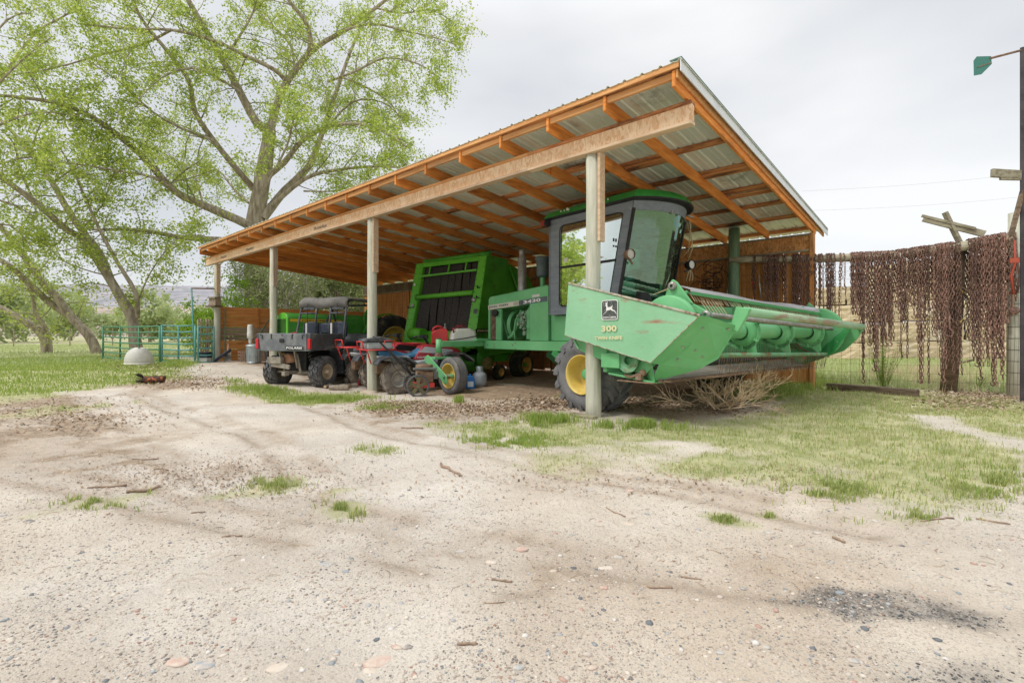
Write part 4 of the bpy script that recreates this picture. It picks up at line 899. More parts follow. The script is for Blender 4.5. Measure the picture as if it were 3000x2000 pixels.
# reel
rc = (1.62, 1.10)
mb = MB(); mb.cyl((1.66, -1.75, 1.12), (1.66, 2.1, 1.12), .105, 24); rl = mb.build('reel', m_jd, hd)
def spider(y, r, full=False, th=.012):
    mb = MB(); c = (1.68, y, 1.10)
    mb.prism([(c[0] + r * math.cos(R(a)), y, c[2] + r * math.sin(R(a))) for a in range(150, 391, 12)], (0, th, 0))
    mb.lathe([(.105, -.06), (.16, -.045), (.19, 0), (.19, .02), (.12, .06)], c=c, axis=(0, 1, 0), n=26)
    for a in (205, 270, 330): mb.bar((c[0] + .12 * math.cos(R(a)), y - .02, c[2] + .12 * math.sin(R(a))), (c[0] + r * math.cos(R(a)), y - .02, c[2] + r * math.sin(R(a))), .03, .014, (0, 1, 0))
    # arms to the bats
    for (ex, ez) in ((1.90, 1.27), (1.84, .80), (1.40, .95), (1.58, 1.52)):
        d = Vector((ex - c[0], 0, ez - c[2])); n_ = Vector((-d.z, 0, d.x)).normalized(); b0 = Vector(c) + d * .35
        mb.prism([tuple(b0 + n_ * .11), tuple(Vector((ex, y, ez)) + n_ * .03), tuple(Vector((ex, y, ez)) - n_ * .03), tuple(b0 - n_ * .11)], (0, .014, 0))
    o = mb.build('spider', m_jd, hd, bevel=.002)
    mb = MB()
    for a in range(170, 380, 17): mb.cyl((c[0] + r * .9 * math.cos(R(a)), y - .008, c[2] + r * .9 * math.sin(R(a))), (c[0] + r * .9 * math.cos(R(a)), y, c[2] + r * .9 * math.sin(R(a))), .008, 6)
    mb.build('bolt', m_steel, hd)
for yy in (-.75, .33, 1.55): spider(yy, .235)
mb = MB()                            # covers at both ends
for yy, rr_, cx_, cz_ in ((-2.23, .35, 1.50, 1.17), (2.16, .41, 1.60, 1.11)):
    mb = MB().lathe([(.001, 0), (rr_ - .02, 0), (rr_, .012), (rr_, .075), (rr_ - .01, .075), (rr_ - .015, .02), (.001, .02)], c=(cx_, yy, cz_), axis=(0, 1, 0), n=40)
    mb.build('end_disc', m_jd, hd)
mb = MB(); mb.lathe([(.36, -.01), (.36, -.08), (.34, -.08), (.34, -.01)], c=(1.62, 2.14, 1.10), axis=(0, 1, 0), n=40, a0=-.6, a1=2.6); mb.build('rim_band', m_rusty, hd)
mb = MB(); mb.prism([(1.36, -2.10, 1.42), (1.44, -2.10, 1.66), (1.49, -2.10, 1.71), (1.54, -2.10, 1.68), (1.74, -2.10, 1.42)], (0, .03, 0)); mb.build('reel_bracket', m_jd, hd, bevel=.004); mb = MB(); mb.prism([(1.40, 2.1, 1.42), (1.5, 2.1, 1.62), (1.7, 2.1, 1.42)], (0, .02, 0)); mb.build('reel_bracket', m_jd, hd, bevel=.004)
mb = MB(); mb.lathe([(.02, -.03), (.045, -.03), (.05, -.01), (.05, .02)], c=(1.50, -2.11, 1.63), axis=(0, 1, 0), n=18); mb.lathe([(.02, -.03), (.045, -.03), (.05, -.01)], c=(1.88, -2.05, 1.29), axis=(0, 1, 0), n=18); mb.build('bearing', m_steel, hd)
mb = MB(); mb.bar((1.60, -2.10, 1.46), (1.90, -2.03, 1.28), .03, .07); mb.build('reel_arm', m_jd, hd, bevel=.006)
# top shield: bent sheet, a little battered
vs = []; ny_ = 12
for i in range(ny_ + 1):
    t = i / ny_; yy = -2.0 + 4.05 * t; zz = 1.655 - .13 * t; b_ = .02 * math.sin(t * 9) * (t > .35)
    vs += [(1.47 + .03 * t, yy, zz + b_), (1.66 + .02 * t, yy, zz - .07 + b_ * .3 + (.05 if i == ny_ else 0)), (1.665 + .02 * t, yy, zz - .115)]
mb = MB(); nv = len(vs); vs2 = vs + [(a - .004, b_, c - .006) for a, b_, c in vs]; fs = []
for i in range(ny_):
    for k in range(2): a = i * 3 + k; fs += [(a, a + 1, a + 4, a + 3), (nv + a, nv + a + 3, nv + a + 4, nv + a + 1)]
    fs += [(i * 3, i * 3 + 3, nv + i * 3 + 3, nv + i * 3), (i * 3 + 2, nv + i * 3 + 2, nv + i * 3 + 5, i * 3 + 5)]
mb.add(vs2, fs); sh = mb.build('top_shield', Mat('dull_sheet_metal', (.42, .43, .44), (.55, .55, .56), rough=.4, metal=.3, scale=2, bump=.05, c3=(.3, .3, .31), s3=4), hd)
mb = MB(); vs = []
for i in range(2):
    yy = -2.0 + 4.05 * i; zz = 1.535 - .13 * i; vs += [(1.665 + .02 * i + .002, yy, zz), (1.668 + .02 * i, yy, zz + .035)]
mb.prism([(1.669, -2.0, 1.525), (1.669, -2.0, 1.565), (1.689, 2.05, 1.435), (1.689, 2.05, 1.395)], (.004, 0, 0)); mb.build('shield_lip', m_jddeep, hd)
def bat(x, z, dx, dz, ya, yb, ring, tl, tdx, name='bat_tube', mat=m_steel, step=.062):
    mb = MB(); mb.cyl((x, ya, z), (x + dx, yb, z + dz), .020, 10)
    n = int((yb - ya) / .031)
    if ring:
        for i in range(n):
            t = (i + .5) / n; c = (x + dx * t, ya + (yb - ya) * t, z + dz * t); mb.lathe([(.022, -.006), (.033, 0), (.022, .006)], c=c, axis=(0, 1, .25), n=9)
    o = mb.build(name, mat, hd)
    mb = MB(); n = int((yb - ya) / step)
    for i in range(n):
        t = (i + .5) / n; q = Vector((x + dx * t, ya + (yb - ya) * t, z + dz * t)); e = q + Vector((tdx + random.uniform(-.01, .01), random.uniform(-.012, .012), -tl)); mb.tube([q + Vector((.025, 0, 0)), e], .0036, 4, False)
    mb.build('tine', m_rusty if tl > .15 else m_twine, hd)
bat(1.91, 1.285, -.05, -.12, -1.98, 2.05, True, -.0001, 0)
bat(1.90, .835, -.10, -.085, -1.85, 2.0, True, .235, -.02, mat=m_jdrust)
bat(1.60, 1.56, .03, -.13, -2.0, 2.0, False, .11, .10, mat=m_jd)
bat(1.36, 1.0, 0, 0, -2.0, 2.0, True, .20, .02)
mb = MB()
for i in range(7): q = Vector((1.86, -1.93 + i * .07, 1.29)); mb.tube([q, q + Vector((-.14, .05, .17))], .004, 4)
for i in range(4): q = Vector((1.44, -2.12 + .02 * i, 1.60)); mb.tube([q, q + Vector((-.16 - .02 * i, -.02, -.05))], .004, 4)
mb.build('loose_tines', m_twine, hd)
# front guard tube
mb = MB(); mb.cyl((2.25, -1.93, 1.315), (2.20, 2.36, 1.195), .052, 20); mb.build('guard_tube', Mat('worn_tube_paint', (.20, .44, .23), (.36, .54, .35), rough=.45, scale=3, stretch=(1, .3, 1), bump=.05, c3=(.30, .24, .16), s3=2.5, lo3=.52, hi3=.62, stretch3=(1, .35, 2)), hd)
mb = MB(); mb.prism([(2.16, -1.95, 1.37), (2.31, -1.95, 1.345), (2.28, -1.95, 1.27), (2.18, -1.95, 1.10), (2.09, -1.95, 1.13)], (0, .05, 0)); mb.build('tube_bracket', m_jd, hd, bevel=.006); mb = MB(); mb.prism([(1.75, 2.34, 1.24), (2.25, 2.34, 1.21), (2.14, 2.34, 1.0), (1.95, 2.34, .80), (1.70, 2.34, .70), (1.45, 2.34, .85)], (0, .04, 0)); mb.build('tube_bracket', m_jd, hd, bevel=.006)
# knife
mb = MB(); mb.box(1.36, 1.43, -2.2, 2.25, .515, .54); kn = mb.build('knife_bar', m_rusty, hd)
mb = MB()
for i in range(60):
    yy = -2.17 + i * .0748; mb.add([(1.43, yy - .016, .52), (1.43, yy + .016, .52), (1.43, yy, .548), (1.54, yy, .522)], [(0, 2, 3), (1, 3, 2), (0, 3, 1), (0, 1, 2)])
mb.build('guard_fingers', m_rusty, hd)
# ================================================================ round baler
ba = thing('round_baler', 'bright green round hay baler with black belts behind a leaning open frame', 'baler', (-9.97, 7.97, -.06), R(5.7))
def fp(x, t, dy=0): return (x, .43 * t + dy, 1.0 + 2.06 * t)      # a point of the leaning front face
for (xa, xb, xc, xd) in ((-1.30, -1.05, -1.25, -.98), (.96, 1.27, 1.02, 1.27)):
    mb = MB(); mb.prism([(xa, 0, .98), (xb, 0, .98), (xd, .44, 3.06), (xc, .44, 3.06)], (0, .03, 0)); mb.build('front_column', m_bal, ba, bevel=.008)
mb = MB()
mb.prism([(-1.02, .02, .98), (-.97, .45, 3.06), (-.97, .80, 3.06), (-1.02, .35, .98)], (-.02, 0, 0)); mb.build('inner_cheek', m_bal, ba); mb = MB(); mb.prism([(.96, .02, .98), (1.02, .45, 3.06), (1.02, .80, 3.06), (.96, .35, .98)], (.02, 0, 0))
mb.build('inner_cheek', m_bal, ba)
for s in (-1, 1):
    xx = 1.272 * s; mb = MB()
    mb.prism([(xx, .0, .98), (xx, .44, 3.06), (xx, 1.28, 3.06), (xx, 1.62, 1.9), (xx, 1.5, .66), (xx, .25, .60), (xx, .02, .85)], (-.02 * s, 0, 0)); mb.build('side_panel', m_bald, ba, bevel=.004)
mb = MB(); mb.prism([(-1.26, .43, 2.95), (1.26, .43, 2.95), (1.26, .45, 3.06), (-1.26, .45, 3.06)], (0, .04, 0)); mb.box(-1.26, 1.26, .47, 1.27, 3.05, 3.075); mb.build('top_beam', m_bal, ba, bevel=.006)
mb = MB(); mb.cyl((-1.02, .52, 3.12), (1.30, .52, 3.12), .055, 14); mb.cyl((.95, .52, 3.12), (1.22, .52, 3.12), .065, 14); mb.build('top_roller', m_bald, ba)
for i in range(8):                   # belts, each hanging a little differently
    xa = -.975 + i * .243; n_ = 14; vs = []
    for k in range(n_ + 1):
        t = k / n_; zz = 2.93 - 1.72 * t; yy = .43 * ((zz - 1.0) / 2.06) + .09 + .02 * math.sin(t * 5 + i) + (.10 * (t - .75) if t > .75 else 0); dx = .015 * math.sin(i * 2 + t * 3)
        vs += [(xa + dx, yy, zz), (xa + .232 + dx, yy, zz), (xa + .232 + dx, yy + .012, zz), (xa + dx, yy + .012, zz)]
    fs = []
    for k in range(n_):
        for q in range(4): fs.append((k * 4 + q, k * 4 + (q + 1) % 4, (k + 1) * 4 + (q + 1) % 4, (k + 1) * 4 + q))
    fs += [(3, 2, 1, 0), tuple(n_ * 4 + q for q in range(4))]
    MB().add(vs, fs).build('belt', m_belt, ba)
mb = MB(); mb.prism([(-.97, .50, 1.0), (.97, .50, 1.0), (1.0, .92, 3.05), (-1.0, .92, 3.05)], (0, .02, 0)); mb.build('chamber_wall', m_blk, ba)
mb = MB()
mb.bar((-.99, .37, 2.70), (1.0, .37, 2.72), .05, .05); up_ = mb.build('cross_rail', m_bal, ba, bevel=.005)
for xx in (-.68, .02, .62): MB().bar((xx, .37, 2.72), (xx, .43, 2.96), .03, .03).build('strut', m_bal, ba)
MB().cyl((-1.04, .27, 2.13), (.98, .27, 2.16), .062, 20).build('cross_tube', m_bal, ba)
MB().lathe([(.10, 0), (.10, .03), (.07, .05)], c=(-1.05, .27, 2.13), axis=(1, 0, 0), n=20).build('tube_collar', m_bald, ba)
mb = MB(); mb.prism([(-1.0, .10, 1.22), (1.0, .10, 1.22), (1.0, .02, .85), (-1.0, .02, .85)], (0, .03, 0)); mb.box(-1.27, 1.27, -.02, .3, .80, .98); mb.build('lower_sheet', m_bal, ba, bevel=.01)
mb = MB(); mb.cyl((-.9, -.05, 1.16), (-.45, -.05, 1.14), .15, 20); mb.build('drum_guard', m_bal, ba)
mb = MB(); mb.cyl((-1.1, .35, .42), (1.1, .35, .42), .20, 20); mb.box(-1.2, 1.2, .55, 1.4, .45, .62); mb.build('pickup', m_bald, ba)
mb = MB()
for i in range(34):
    xx = -1.05 + i * .0636
    for a in (200, 260): mb.tube([(xx, .35 + .2 * math.cos(R(a)), .42 + .2 * math.sin(R(a))), (xx, .35 + .32 * math.cos(R(a - 12)), .42 + .30 * math.sin(R(a - 12)))], .004, 3)
mb.build('pickup_tines', m_steel, ba)
mb = MB(); mb.lathe([(.001, -.02), (.30, -.02), (.31, 0), (.31, .05), (.001, .05)], c=(1.22, .42, .55), axis=(1, 0, 0), n=24); mb.prism([(1.285, .1, .98), (1.285, .9, .98), (1.285, .95, .74), (1.285, .1, .74)], (.03, 0, 0)); mb.build('gear_cover', m_bald, ba)
mb = MB(); mb.ell((1.30, .40, .42), (.12, .17, .15), 12, 8, jit=.3); mb.build('hay_wrap', Mat('old_hay', (.14, .12, .03), (.32, .27, .10), scale=30, bump=.8), ba)
mb = MB(); mb.bar((.0, .1, .62), (.65, -1.15, .60), .16, .16); mb.bar((1.0, .1, .80), (.75, -1.0, .62), .1, .1); mb.build('tongue', m_bal, ba, bevel=.01)
mb = MB(); mb.box(1.05, 1.15, -.30, -.22, .30, 1.0); mb.box(1.02, 1.18, -.33, -.19, .72, .78); mb.prism([(1.05, -.31, .72), (1.15, -.31, .72), (1.10, -.31, .5)], (0, .02, 0)); mb.build('jack', m_bald, ba, bevel=.004)
# rear half and wheels
mb = MB(); mb.prism([(-1.22, 1.3, 3.0), (-1.22, 2.2, 2.8), (-1.22, 2.9, 2.0), (-1.22, 2.8, 1.2), (-1.22, 2.1, .6), (-1.22, 1.4, .6), (-1.22, 1.6, 1.8)], (2.44, 0, 0)); mb.build('tailgate', m_bald, ba, bevel=.02)
mb = MB(); mb.tube([(1.29, 1.32, 2.9), (1.29, 1.75, 2.2), (1.29, 1.5, 1.75)], .03, 8); mb.bar((1.30, 1.2, 1.75), (1.30, 2.4, 1.75), .05, .1); mb.build('lift_arm', m_bald, ba)
for s in (-1, 1): wheel(ba, (1.40 * s, 1.69, .345), .345, .36, .19, -1, 'rib', m_ylo, m_tyremoss, m_bald, .05, rz=R(90) if s > 0 else R(-90), depth=.35)
for s in (-1, 1): wheel(ba, (1.36 * s, .80, .20), .195, .16, .095, -1, 'rib', m_ylo, m_tyremoss, rz=R(90) if s > 0 else R(-90), depth=.4, bolts=4)
mb = MB()
for t in [.04 + i * .075 for i in range(13)]:
    for xx in (-1.22 + .03 * t, -1.09 + .05 * t, 1.24, 1.0 + .05 * t): p = fp(xx, t, -.006); mb.cyl(p, (p[0], p[1] + .008, p[2]), .010, 6)
mb.build('bolt_holes', m_blk, ba)
for (xx, t) in ((-1.12, .44), (1.06, .47)):
    p = fp(xx, t, -.03); MB().lathe([(.001, 0), (.055, 0), (.06, .015), (.02, .02)], c=p, axis=(0, 1, 0), n=18).build('gauge', m_steel, ba)
mb = MB(); p = fp(1.16, .34, -.012); mb.box(p[0] - .06, p[0] + .06, p[1], p[1] + .004, p[2] - .07, p[2] + .05); mb.build('warning_decal', m_blackl, ba)
mb = MB(); p = fp(-1.17, .72, -.012); mb.box(p[0] - .03, p[0] + .03, p[1], p[1] + .004, p[2] - .03, p[2] + .03); mb.build('note', m_white, ba)
for (xx, t) in ((1.16, .62), (1.17, .50), (-1.24, .42)):
    p = fp(xx, t, -.02); mb = MB(); mb.tube([(p[0] - .04, p[1], p[2]), (p[0], p[1] - .05, p[2] + .02), (p[0] + .05, p[1], p[2] - .02)], .010, 6); mb.bar((p[0], p[1] - .03, p[2] - .03), (p[0], p[1] - .03, p[2] + .04), .02, .02); mb.build('valve', m_blk, ba)
mb = MB(); mb.box(1.276, 1.279, .02, .70, 1.17, 1.27); mb.build('side_decal', m_blk, ba)
text(ba, 'JOHN DEERE', m_cream, (1.281, .06, 1.185), (0, 1, 0), (0, 0, 1), .065, .60, .002, .03)

# ================================================================ old tractor, nose towards the yard
tr = thing('tractor', 'older green tractor with a yellow side stripe standing behind the utility vehicle', 'tractor', (-13.80, 5.72, gzf(-13.8, 7)), R(-90))
mb = MB(); prof = []
for i in range(13):
    a = math.pi * i / 12; prof.append((0, .345 * math.cos(a) * (1.0 if abs(math.cos(a)) < .9 else 1), 1.42 + .25 * math.sin(a) ** .6))
prof = [(0, .345, 1.0)] + prof + [(0, -.345, 1.0)]
mb.prism(prof, (-2.25, 0, 0)); hood2 = mb.build('bonnet', Mat('tractor_green', (.05, .26, .035), (.085, .36, .06), rough=.42, bump=.05, c3=(.10, .22, .06), s3=4), tr, bevel=.03, seg=2)
mb = MB(); mb.prism([(.02, y_, z_) for (_, y_, z_) in prof], (-.05, 0, 0));  mb.box(-.3, .0, -.3, .3, .7, 1.0); mb.build('nose', m_bal, tr, bevel=.015)
mb = MB()
for i in range(9): mb.box(.021, .03, -.26 + i * .062, -.24 + i * .062, .85, 1.5)
mb.build('grille', m_blk, tr)
for s in (1, -1):
    yy = .352 * s
    mb = MB(); mb.prism([(-.06, yy, 1.50), (-1.45, yy, 1.50), (-1.62, yy, 1.44), (-1.45, yy, 1.42), (-.06, yy, 1.42)], (0, .004 * s, 0)); mb.build('stripe', m_stripe, hood2)
    mb = MB()
    for i in range(16): mb.box(-1.32 + i * .038, -1.305 + i * .038, yy - .002 * s, yy + .004 * s, 1.12, 1.36) if s > 0 else mb.box(-1.32 + i * .038, -1.305 + i * .038, yy - .004, yy + .002, 1.12, 1.36)
    mb.build('vents', m_blk, hood2)
text(hood2, 'JOHN  DEERE', m_blk, (-.36, .358, 1.433), (-1, 0, 0), (0, 0, 1), .042, .78, .002, .03)
mb = MB(); mb.box(-3.2, -1.2, -.24, .24, .55, 1.0); mb.box(-2.2, -1.25, -.30, .30, .9, 1.25); mb.cyl((-1.0, 0, .75), (-.2, 0, .75), .16, 12); mb.box(-2.9, -2.55, -.7, .7, .66, .92); mb.build('engine', m_bald, tr, bevel=.02)
mb = MB(); mb.box(-2.55, -2.25, -.34, .34, 1.0, 1.62); mb.tube([(-2.4, 0, 1.5), (-2.62, 0, 1.86)], .05, 10); mb.build('dash', m_bald, tr, bevel=.03)
mb = MB(); mb.lathe([(.22 + .014 * math.cos(a), .014 * math.sin(a)) for a in [i * math.pi / 3 for i in range(6)]], c=(-2.68, 0, 1.98), axis=(-.55, 0, .83), n=26, closed=True); mb.bar((-2.68, -.2, 1.98), (-2.68, .2, 1.98), .02, .02); mb.bar((-2.56, 0, 2.16), (-2.80, 0, 1.80), .02, .02); mb.build('steering_wheel', m_blk, tr)
mb = MB(); mb.box(-3.35, -2.9, -.25, .25, 1.15, 1.3); mb.box(-3.42, -3.32, -.25, .25, 1.25, 1.65); mb.build('seat', m_stripe, tr, bevel=.05, seg=2)
mb = MB(); mb.cyl((-.95, .05, 1.6), (-.95, .05, 2.12), .03, 12); mb.lathe([(.001, 2.12), (.04, 2.12), (.085, 2.17), (.10, 2.20), (.10, 2.27), (.07, 2.31), (.001, 2.32)], c=(-.95, .05, 0), n=20); mb.build('intake', Mat('olive_dusty_paint', (.08, .12, .03), (.22, .22, .08), bump=.1), tr)
mb = MB(); mb.cyl((-1.55, .0, 1.6), (-1.55, .0, 1.95), .055, 14); mb.cyl((-1.55, 0, 1.9), (-1.55, 0, 2.16), .10, 14); mb.cyl((-1.55, 0, 2.16), (-1.55, 0, 2.30), .035, 10); mb.bar((-1.50, 0, 2.33), (-1.74, 0, 2.37), .12, .02); mb.build('exhaust', m_rusty, tr)
for s in (-1, 1):
    wheel(tr, (-2.95, s * .78, .82), .80, .42, .48, s, 'r1', m_yel, m_tyred, m_stripe, .12, nl=20, lh=.05, depth=.3, bw=.06)
    wheel(tr, (-.35, s * .68, .36), .36, .2, .2, s, 'rib', m_yel, m_tyred, depth=.3)
    pts = [(-2.95 + .90 * math.cos(R(a)), s * .50, .82 + .90 * math.sin(R(a))) for a in range(20, 135, 15)]
    mb = MB(); mb.prism(pts + [(-2.95 + .86 * math.cos(R(a)), s * .50, .82 + .86 * math.sin(R(a))) for a in range(125, 15, -15)], (0, s * .12, 0)); mb.build('fender', m_bald, tr)

# ================================================================ utility vehicle
uz = gzf(-11.2, 5.0) - .01
ut = thing('utility_vehicle', 'black open cargo bed utility vehicle with a worn canvas roof, seen from behind', 'utility vehicle', (-11.16, 5.02, uz), R(116.0))
# cargo bed
mb = MB()
mb.prism([(-.50, -.70, .80), (-.52, -.71, 1.17), (.58, -.70, 1.17), (.62, -.70, 1.0), (.36, -.70, .92), (.30, -.70, .83)], (0, .03, 0)); mb.prism([(-.50, .70, .80), (-.52, .71, 1.17), (.58, .70, 1.17), (.62, .70, 1.0), (.36, .70, .92), (.30, .70, .83)], (0, -.03, 0))
mb.box(-.50, .60, -.68, .68, .80, .83); mb.box(.57, .61, -.68, .68, .83, 1.16); bed = mb.build('cargo_bed', m_blkp, ut, bevel=.008)
mb = MB(); mb.prism([(-.50, -.60, .79), (-.50, .60, .79), (-.53, .62, 1.175), (-.53, -.62, 1.175)], (-.035, 0, 0)); tg = mb.build('tailgate', Mat('dusty_tailgate', (.13, .145, .16), (.21, .225, .235), rough=.65, scale=3, bump=.08, c3=(.33, .32, .30), s3=3, lo3=.5, hi3=.75), ut, bevel=.012, seg=2)
mb = MB(); mb.box(-.585, -.565, -.05, .06, .97, 1.06); mb.build('latch', m_blk, tg, bevel=.006)
mb = MB()
for yy in (-.52, -.26, .28, .52): mb.box(-.574, -.566, yy - .008, yy + .008, 1.05, 1.14)
for yy in (-.56, -.28, .0, .28, .56): mb.cyl((-.56, yy, 1.145), (-.575, yy, 1.145), .014, 8)
mb.build('grooves', m_blk, tg)
mb = MB(); mb.prism([(-.568, -.545, .825), (-.568, -.10, .825), (-.572, -.10, .90), (-.572, -.545, .90)], (-.003, 0, 0)); mb.build('name_plate', m_blk, tg)
text(tg, 'POLARIS', m_whitel, (-.575, -.115, .838), (0, -1, 0), (0, 0, 1), .050, .41, .002, .035, shear=.1)
for s in (-1, 1):
    mb = MB(); mb.box(-.54, -.44, s * .66 - .045, s * .66 + .045, .79, 1.175); mb.build('corner_post', m_blkp, ut, bevel=.01)
    mb = MB(); mb.box(-.562, -.50, s * .675 - .035, s * .675 + .04, .84, 1.06); mb.build('tail_light', simple('tail_light_red', (.55, .02, .03), .25), ut, bevel=.008)
mb = MB(); mb.box(-.2, .25, -.62, -.25, 1.05, 1.165); mb.build('bed_lining_board', Mat('pale_board', (.5, .48, .44), (.62, .6, .56), bump=.05), bed, bevel=.004)
mb = MB(); mb.bar((-.30, .28, 1.12), (-.05, .05, 1.20), .05, .03); mb.build('tool_handle', m_redp, bed)
# roll cage and roof
def cage(pts, r=.026): MB().tube(pts, r, 10).build('cage_tube', m_blkp, ut)
for s in (-1, 1):
    cage([(.70, s * .66, .55), (.68, s * .66, 1.2), (.80, s * .64, 1.75), (.90, s * .62, 1.95), (1.0, s * .60, 2.0), (1.75, s * .60, 1.98), (1.95, s * .62, 1.85), (2.3, s * .66, 1.2)])
    cage([(.74, s * .20, 1.0), (.80, s * .20, 1.7), (.88, s * .20, 1.96)])
    cage([(.78, s * .64, 1.66), (.79, s * .20, 1.66)], .022)
cage([(.90, -.62, 1.97), (.90, .62, 1.97)]); cage([(1.9, -.62, 1.9), (1.9, .62, 1.9)]); cage([(.72, .12, 1.0), (1.45, .1, 2.0)])
nx2, ny2 = 9, 14; vs = []
for i in range(nx2):
    for j in range(ny2):
        t = i / (nx2 - 1); q = j / (ny2 - 1); yy = -.68 + 1.36 * q
        x_ = .78 + 1.10 * max(0, t - .2) / .8; zz = 2.04 + .012 * math.sin(q * 9) * (1 if t > .2 else 1.5) - (0 if t > .2 else (.2 - t) / .2 * .24 + .015 * math.sin(q * 14))
        e = abs(q - .5) * 2; zz -= .05 * max(0, (e - .85) / .15) if t > .2 else 0
        vs.append((x_ + (0 if t > .2 else .0), yy, zz))
fs = [(i * ny2 + j, (i + 1) * ny2 + j, (i + 1) * ny2 + j + 1, i * ny2 + j + 1) for i in range(nx2 - 1) for j in range(ny2 - 1)]
mb = MB(); mb.add(vs, fs, True)
o = mb.build('canvas_roof', m_canvas, ut); so = o.modifiers.new('thick', 'SOLIDIFY'); so.thickness = .012
for s in (-1, 1):
    mb = MB(); mb.prism([(.84, s * .20, 1.10), (.80, s * .62, 1.10), (.84, s * .62, 1.40), (.86, s * .50, 1.46), (.86, s * .28, 1.46), (.85, s * .20, 1.40)], (.08, 0, 0)); mb.build('seat_back', m_dblue, ut, bevel=.02, seg=2)
    mb = MB(); mb.prism([(.78, s * .25, 1.74), (.78, s * .57, 1.74), (.80, s * .58, 1.86), (.81, s * .52, 1.90), (.81, s * .30, 1.90), (.80, s * .24, 1.86)], (.05, 0, 0)); mb.build('headrest', m_blkp, ut, bevel=.02, seg=2)
    mb = MB(); mb.tube([(.75, s * .42, 1.9), (.75, s * .42, 1.15)], .008, 5); mb.build('belt_strap', m_blk, ut)
    mb = MB(); mb.box(.62, .65, s * .35 - .02, s * .35 + .02, 1.15, 1.42); mb.build('stake', m_white, ut)
mb = MB(); mb.box(.84, .88, -.18, .18, 1.18, 1.42); mb.box(.75, 1.35, -.62, .62, .80, .98); mb.build('bench', m_dblue, ut, bevel=.02)
# lower body
for s in (-1, 1):
    mb = MB(); mb.prism([(.62, s * .70, .78), (.74, s * .70, .84), (1.28, s * .72, .80), (1.30, s * .72, .70), (1.26, s * .72, .26), (.80, s * .70, .24)], (0, -s * .05, 0)); sp = mb.build('sill_box', m_dgrey, ut, bevel=.012)
    for i in range(3): MB().box(.88, 1.20, s * .722 - .008, s * .722 + .008, .38 + i * .12, .43 + i * .12).build('rib', m_dgrey, sp, bevel=.008)
mb = MB(); mb.box(.7, 1.95, -.64, .64, .22, .30); mb.box(.72, 1.3, -.6, .6, .3, .78); mb.prism([(1.95, -.60, .30), (1.95, -.60, 1.02), (2.05, -.60, 1.18), (2.65, -.60, 1.0), (2.75, -.60, .75), (2.70, -.60, .35)], (0, 1.2, 0)); mb.build('body', m_blkp, ut, bevel=.02)
mb = MB(); mb.lathe([(.17 + .013 * math.cos(a), .013 * math.sin(a)) for a in [i * math.pi / 3 for i in range(6)]], c=(1.72, .33, 1.38), axis=(-.6, 0, .8), n=22, closed=True); mb.tube([(1.72, .33, 1.38), (2.0, .33, 1.0)], .02, 6); mb.build('steering_wheel', m_blk, ut)
mb = MB(); mb.bar((-.42, -.20, .80), (-.30, -.18, .42), .03, .06); mb.bar((-.42, .20, .80), (-.30, .18, .42), .03, .06); mb.bar((-.45, -.10, .44), (-.45, .38, .50), .04, .10); mb.box(-.5, -.38, .10, .45, .52, .66)
mb.bar((-.05, -.5, .32), (-.15, .5, .32), .05, .05); mb.bar((.1, -.55, .26), (.1, .55, .26), .06, .04); mb.box(-.55, -.42, -.06, .03, .26, .35); mb.bar((-.48, 0, .30), (-.1, 0, .34), .05, .05)
for s in (-1, 1): mb.bar((-.22, s * .12, .30), (-.02, s * .50, .31), .03, .035); mb.bar((.15, s * .12, .30), (.02, s * .50, .31), .03, .035); mb.bar((-.3, s * .16, .72), (-.25, s * .22, .30), .03, .05)
mb.build('rear_frame', Mat('dusty_steel', (.22, .19, .15), (.40, .36, .30), rough=.7, metal=.2, scale=9, bump=.2), ut, bevel=.005)
mb = MB(); mb.cyl((-.34, .06, .62), (.05, .04, .62), .10, 20); mb.build('muffler', Mat('rusty_muffler', (.36, .17, .09), (.50, .28, .17), rough=.8, bump=.2), ut)
mb = MB(); mb.box(-.2, .65, -.3, .3, .35, .78); mb.build('gearbox', m_blk, ut, bevel=.03)
for s in (-1, 1):
    a = Vector((-.08, s * .26, .80)); b_ = Vector((-.04, s * .44, .36)); pts = []
    d = (b_ - a); ax = d.normalized(); u_ = ax.cross(Vector((1, 0, 0))).normalized(); v_ = ax.cross(u_)
    for i in range(90): t = i / 89; pts.append(a + d * t + (u_ * math.cos(t * 44) + v_ * math.sin(t * 44)) * .045)
    MB().tube(pts, .010, 5).build('coil_spring', m_dgrey, ut); MB().cyl(a, b_, .022, 8).build('damper', m_blk, ut)
m_tyreu = Mat('worn_tread_rubber', (.075, .075, .08), (.16, .16, .16), rough=.55, scale=8, bump=.1, c3=(.27, .23, .17), s3=9, lo3=.56, hi3=.7)
m_tan = Mat('dusty_tan_rim', (.42, .33, .22), (.56, .46, .33), rough=.7, scale=9, bump=.1, c3=(.3, .22, .14), s3=8)
for s in (-1, 1):
    for xx in (0, 1.95): wheel(ut, (xx, s * .60, .325), .315, .265, .165, s, 'block', m_tan, m_tyreu, m_tan, .045, nl=15, lh=.042, depth=.3)

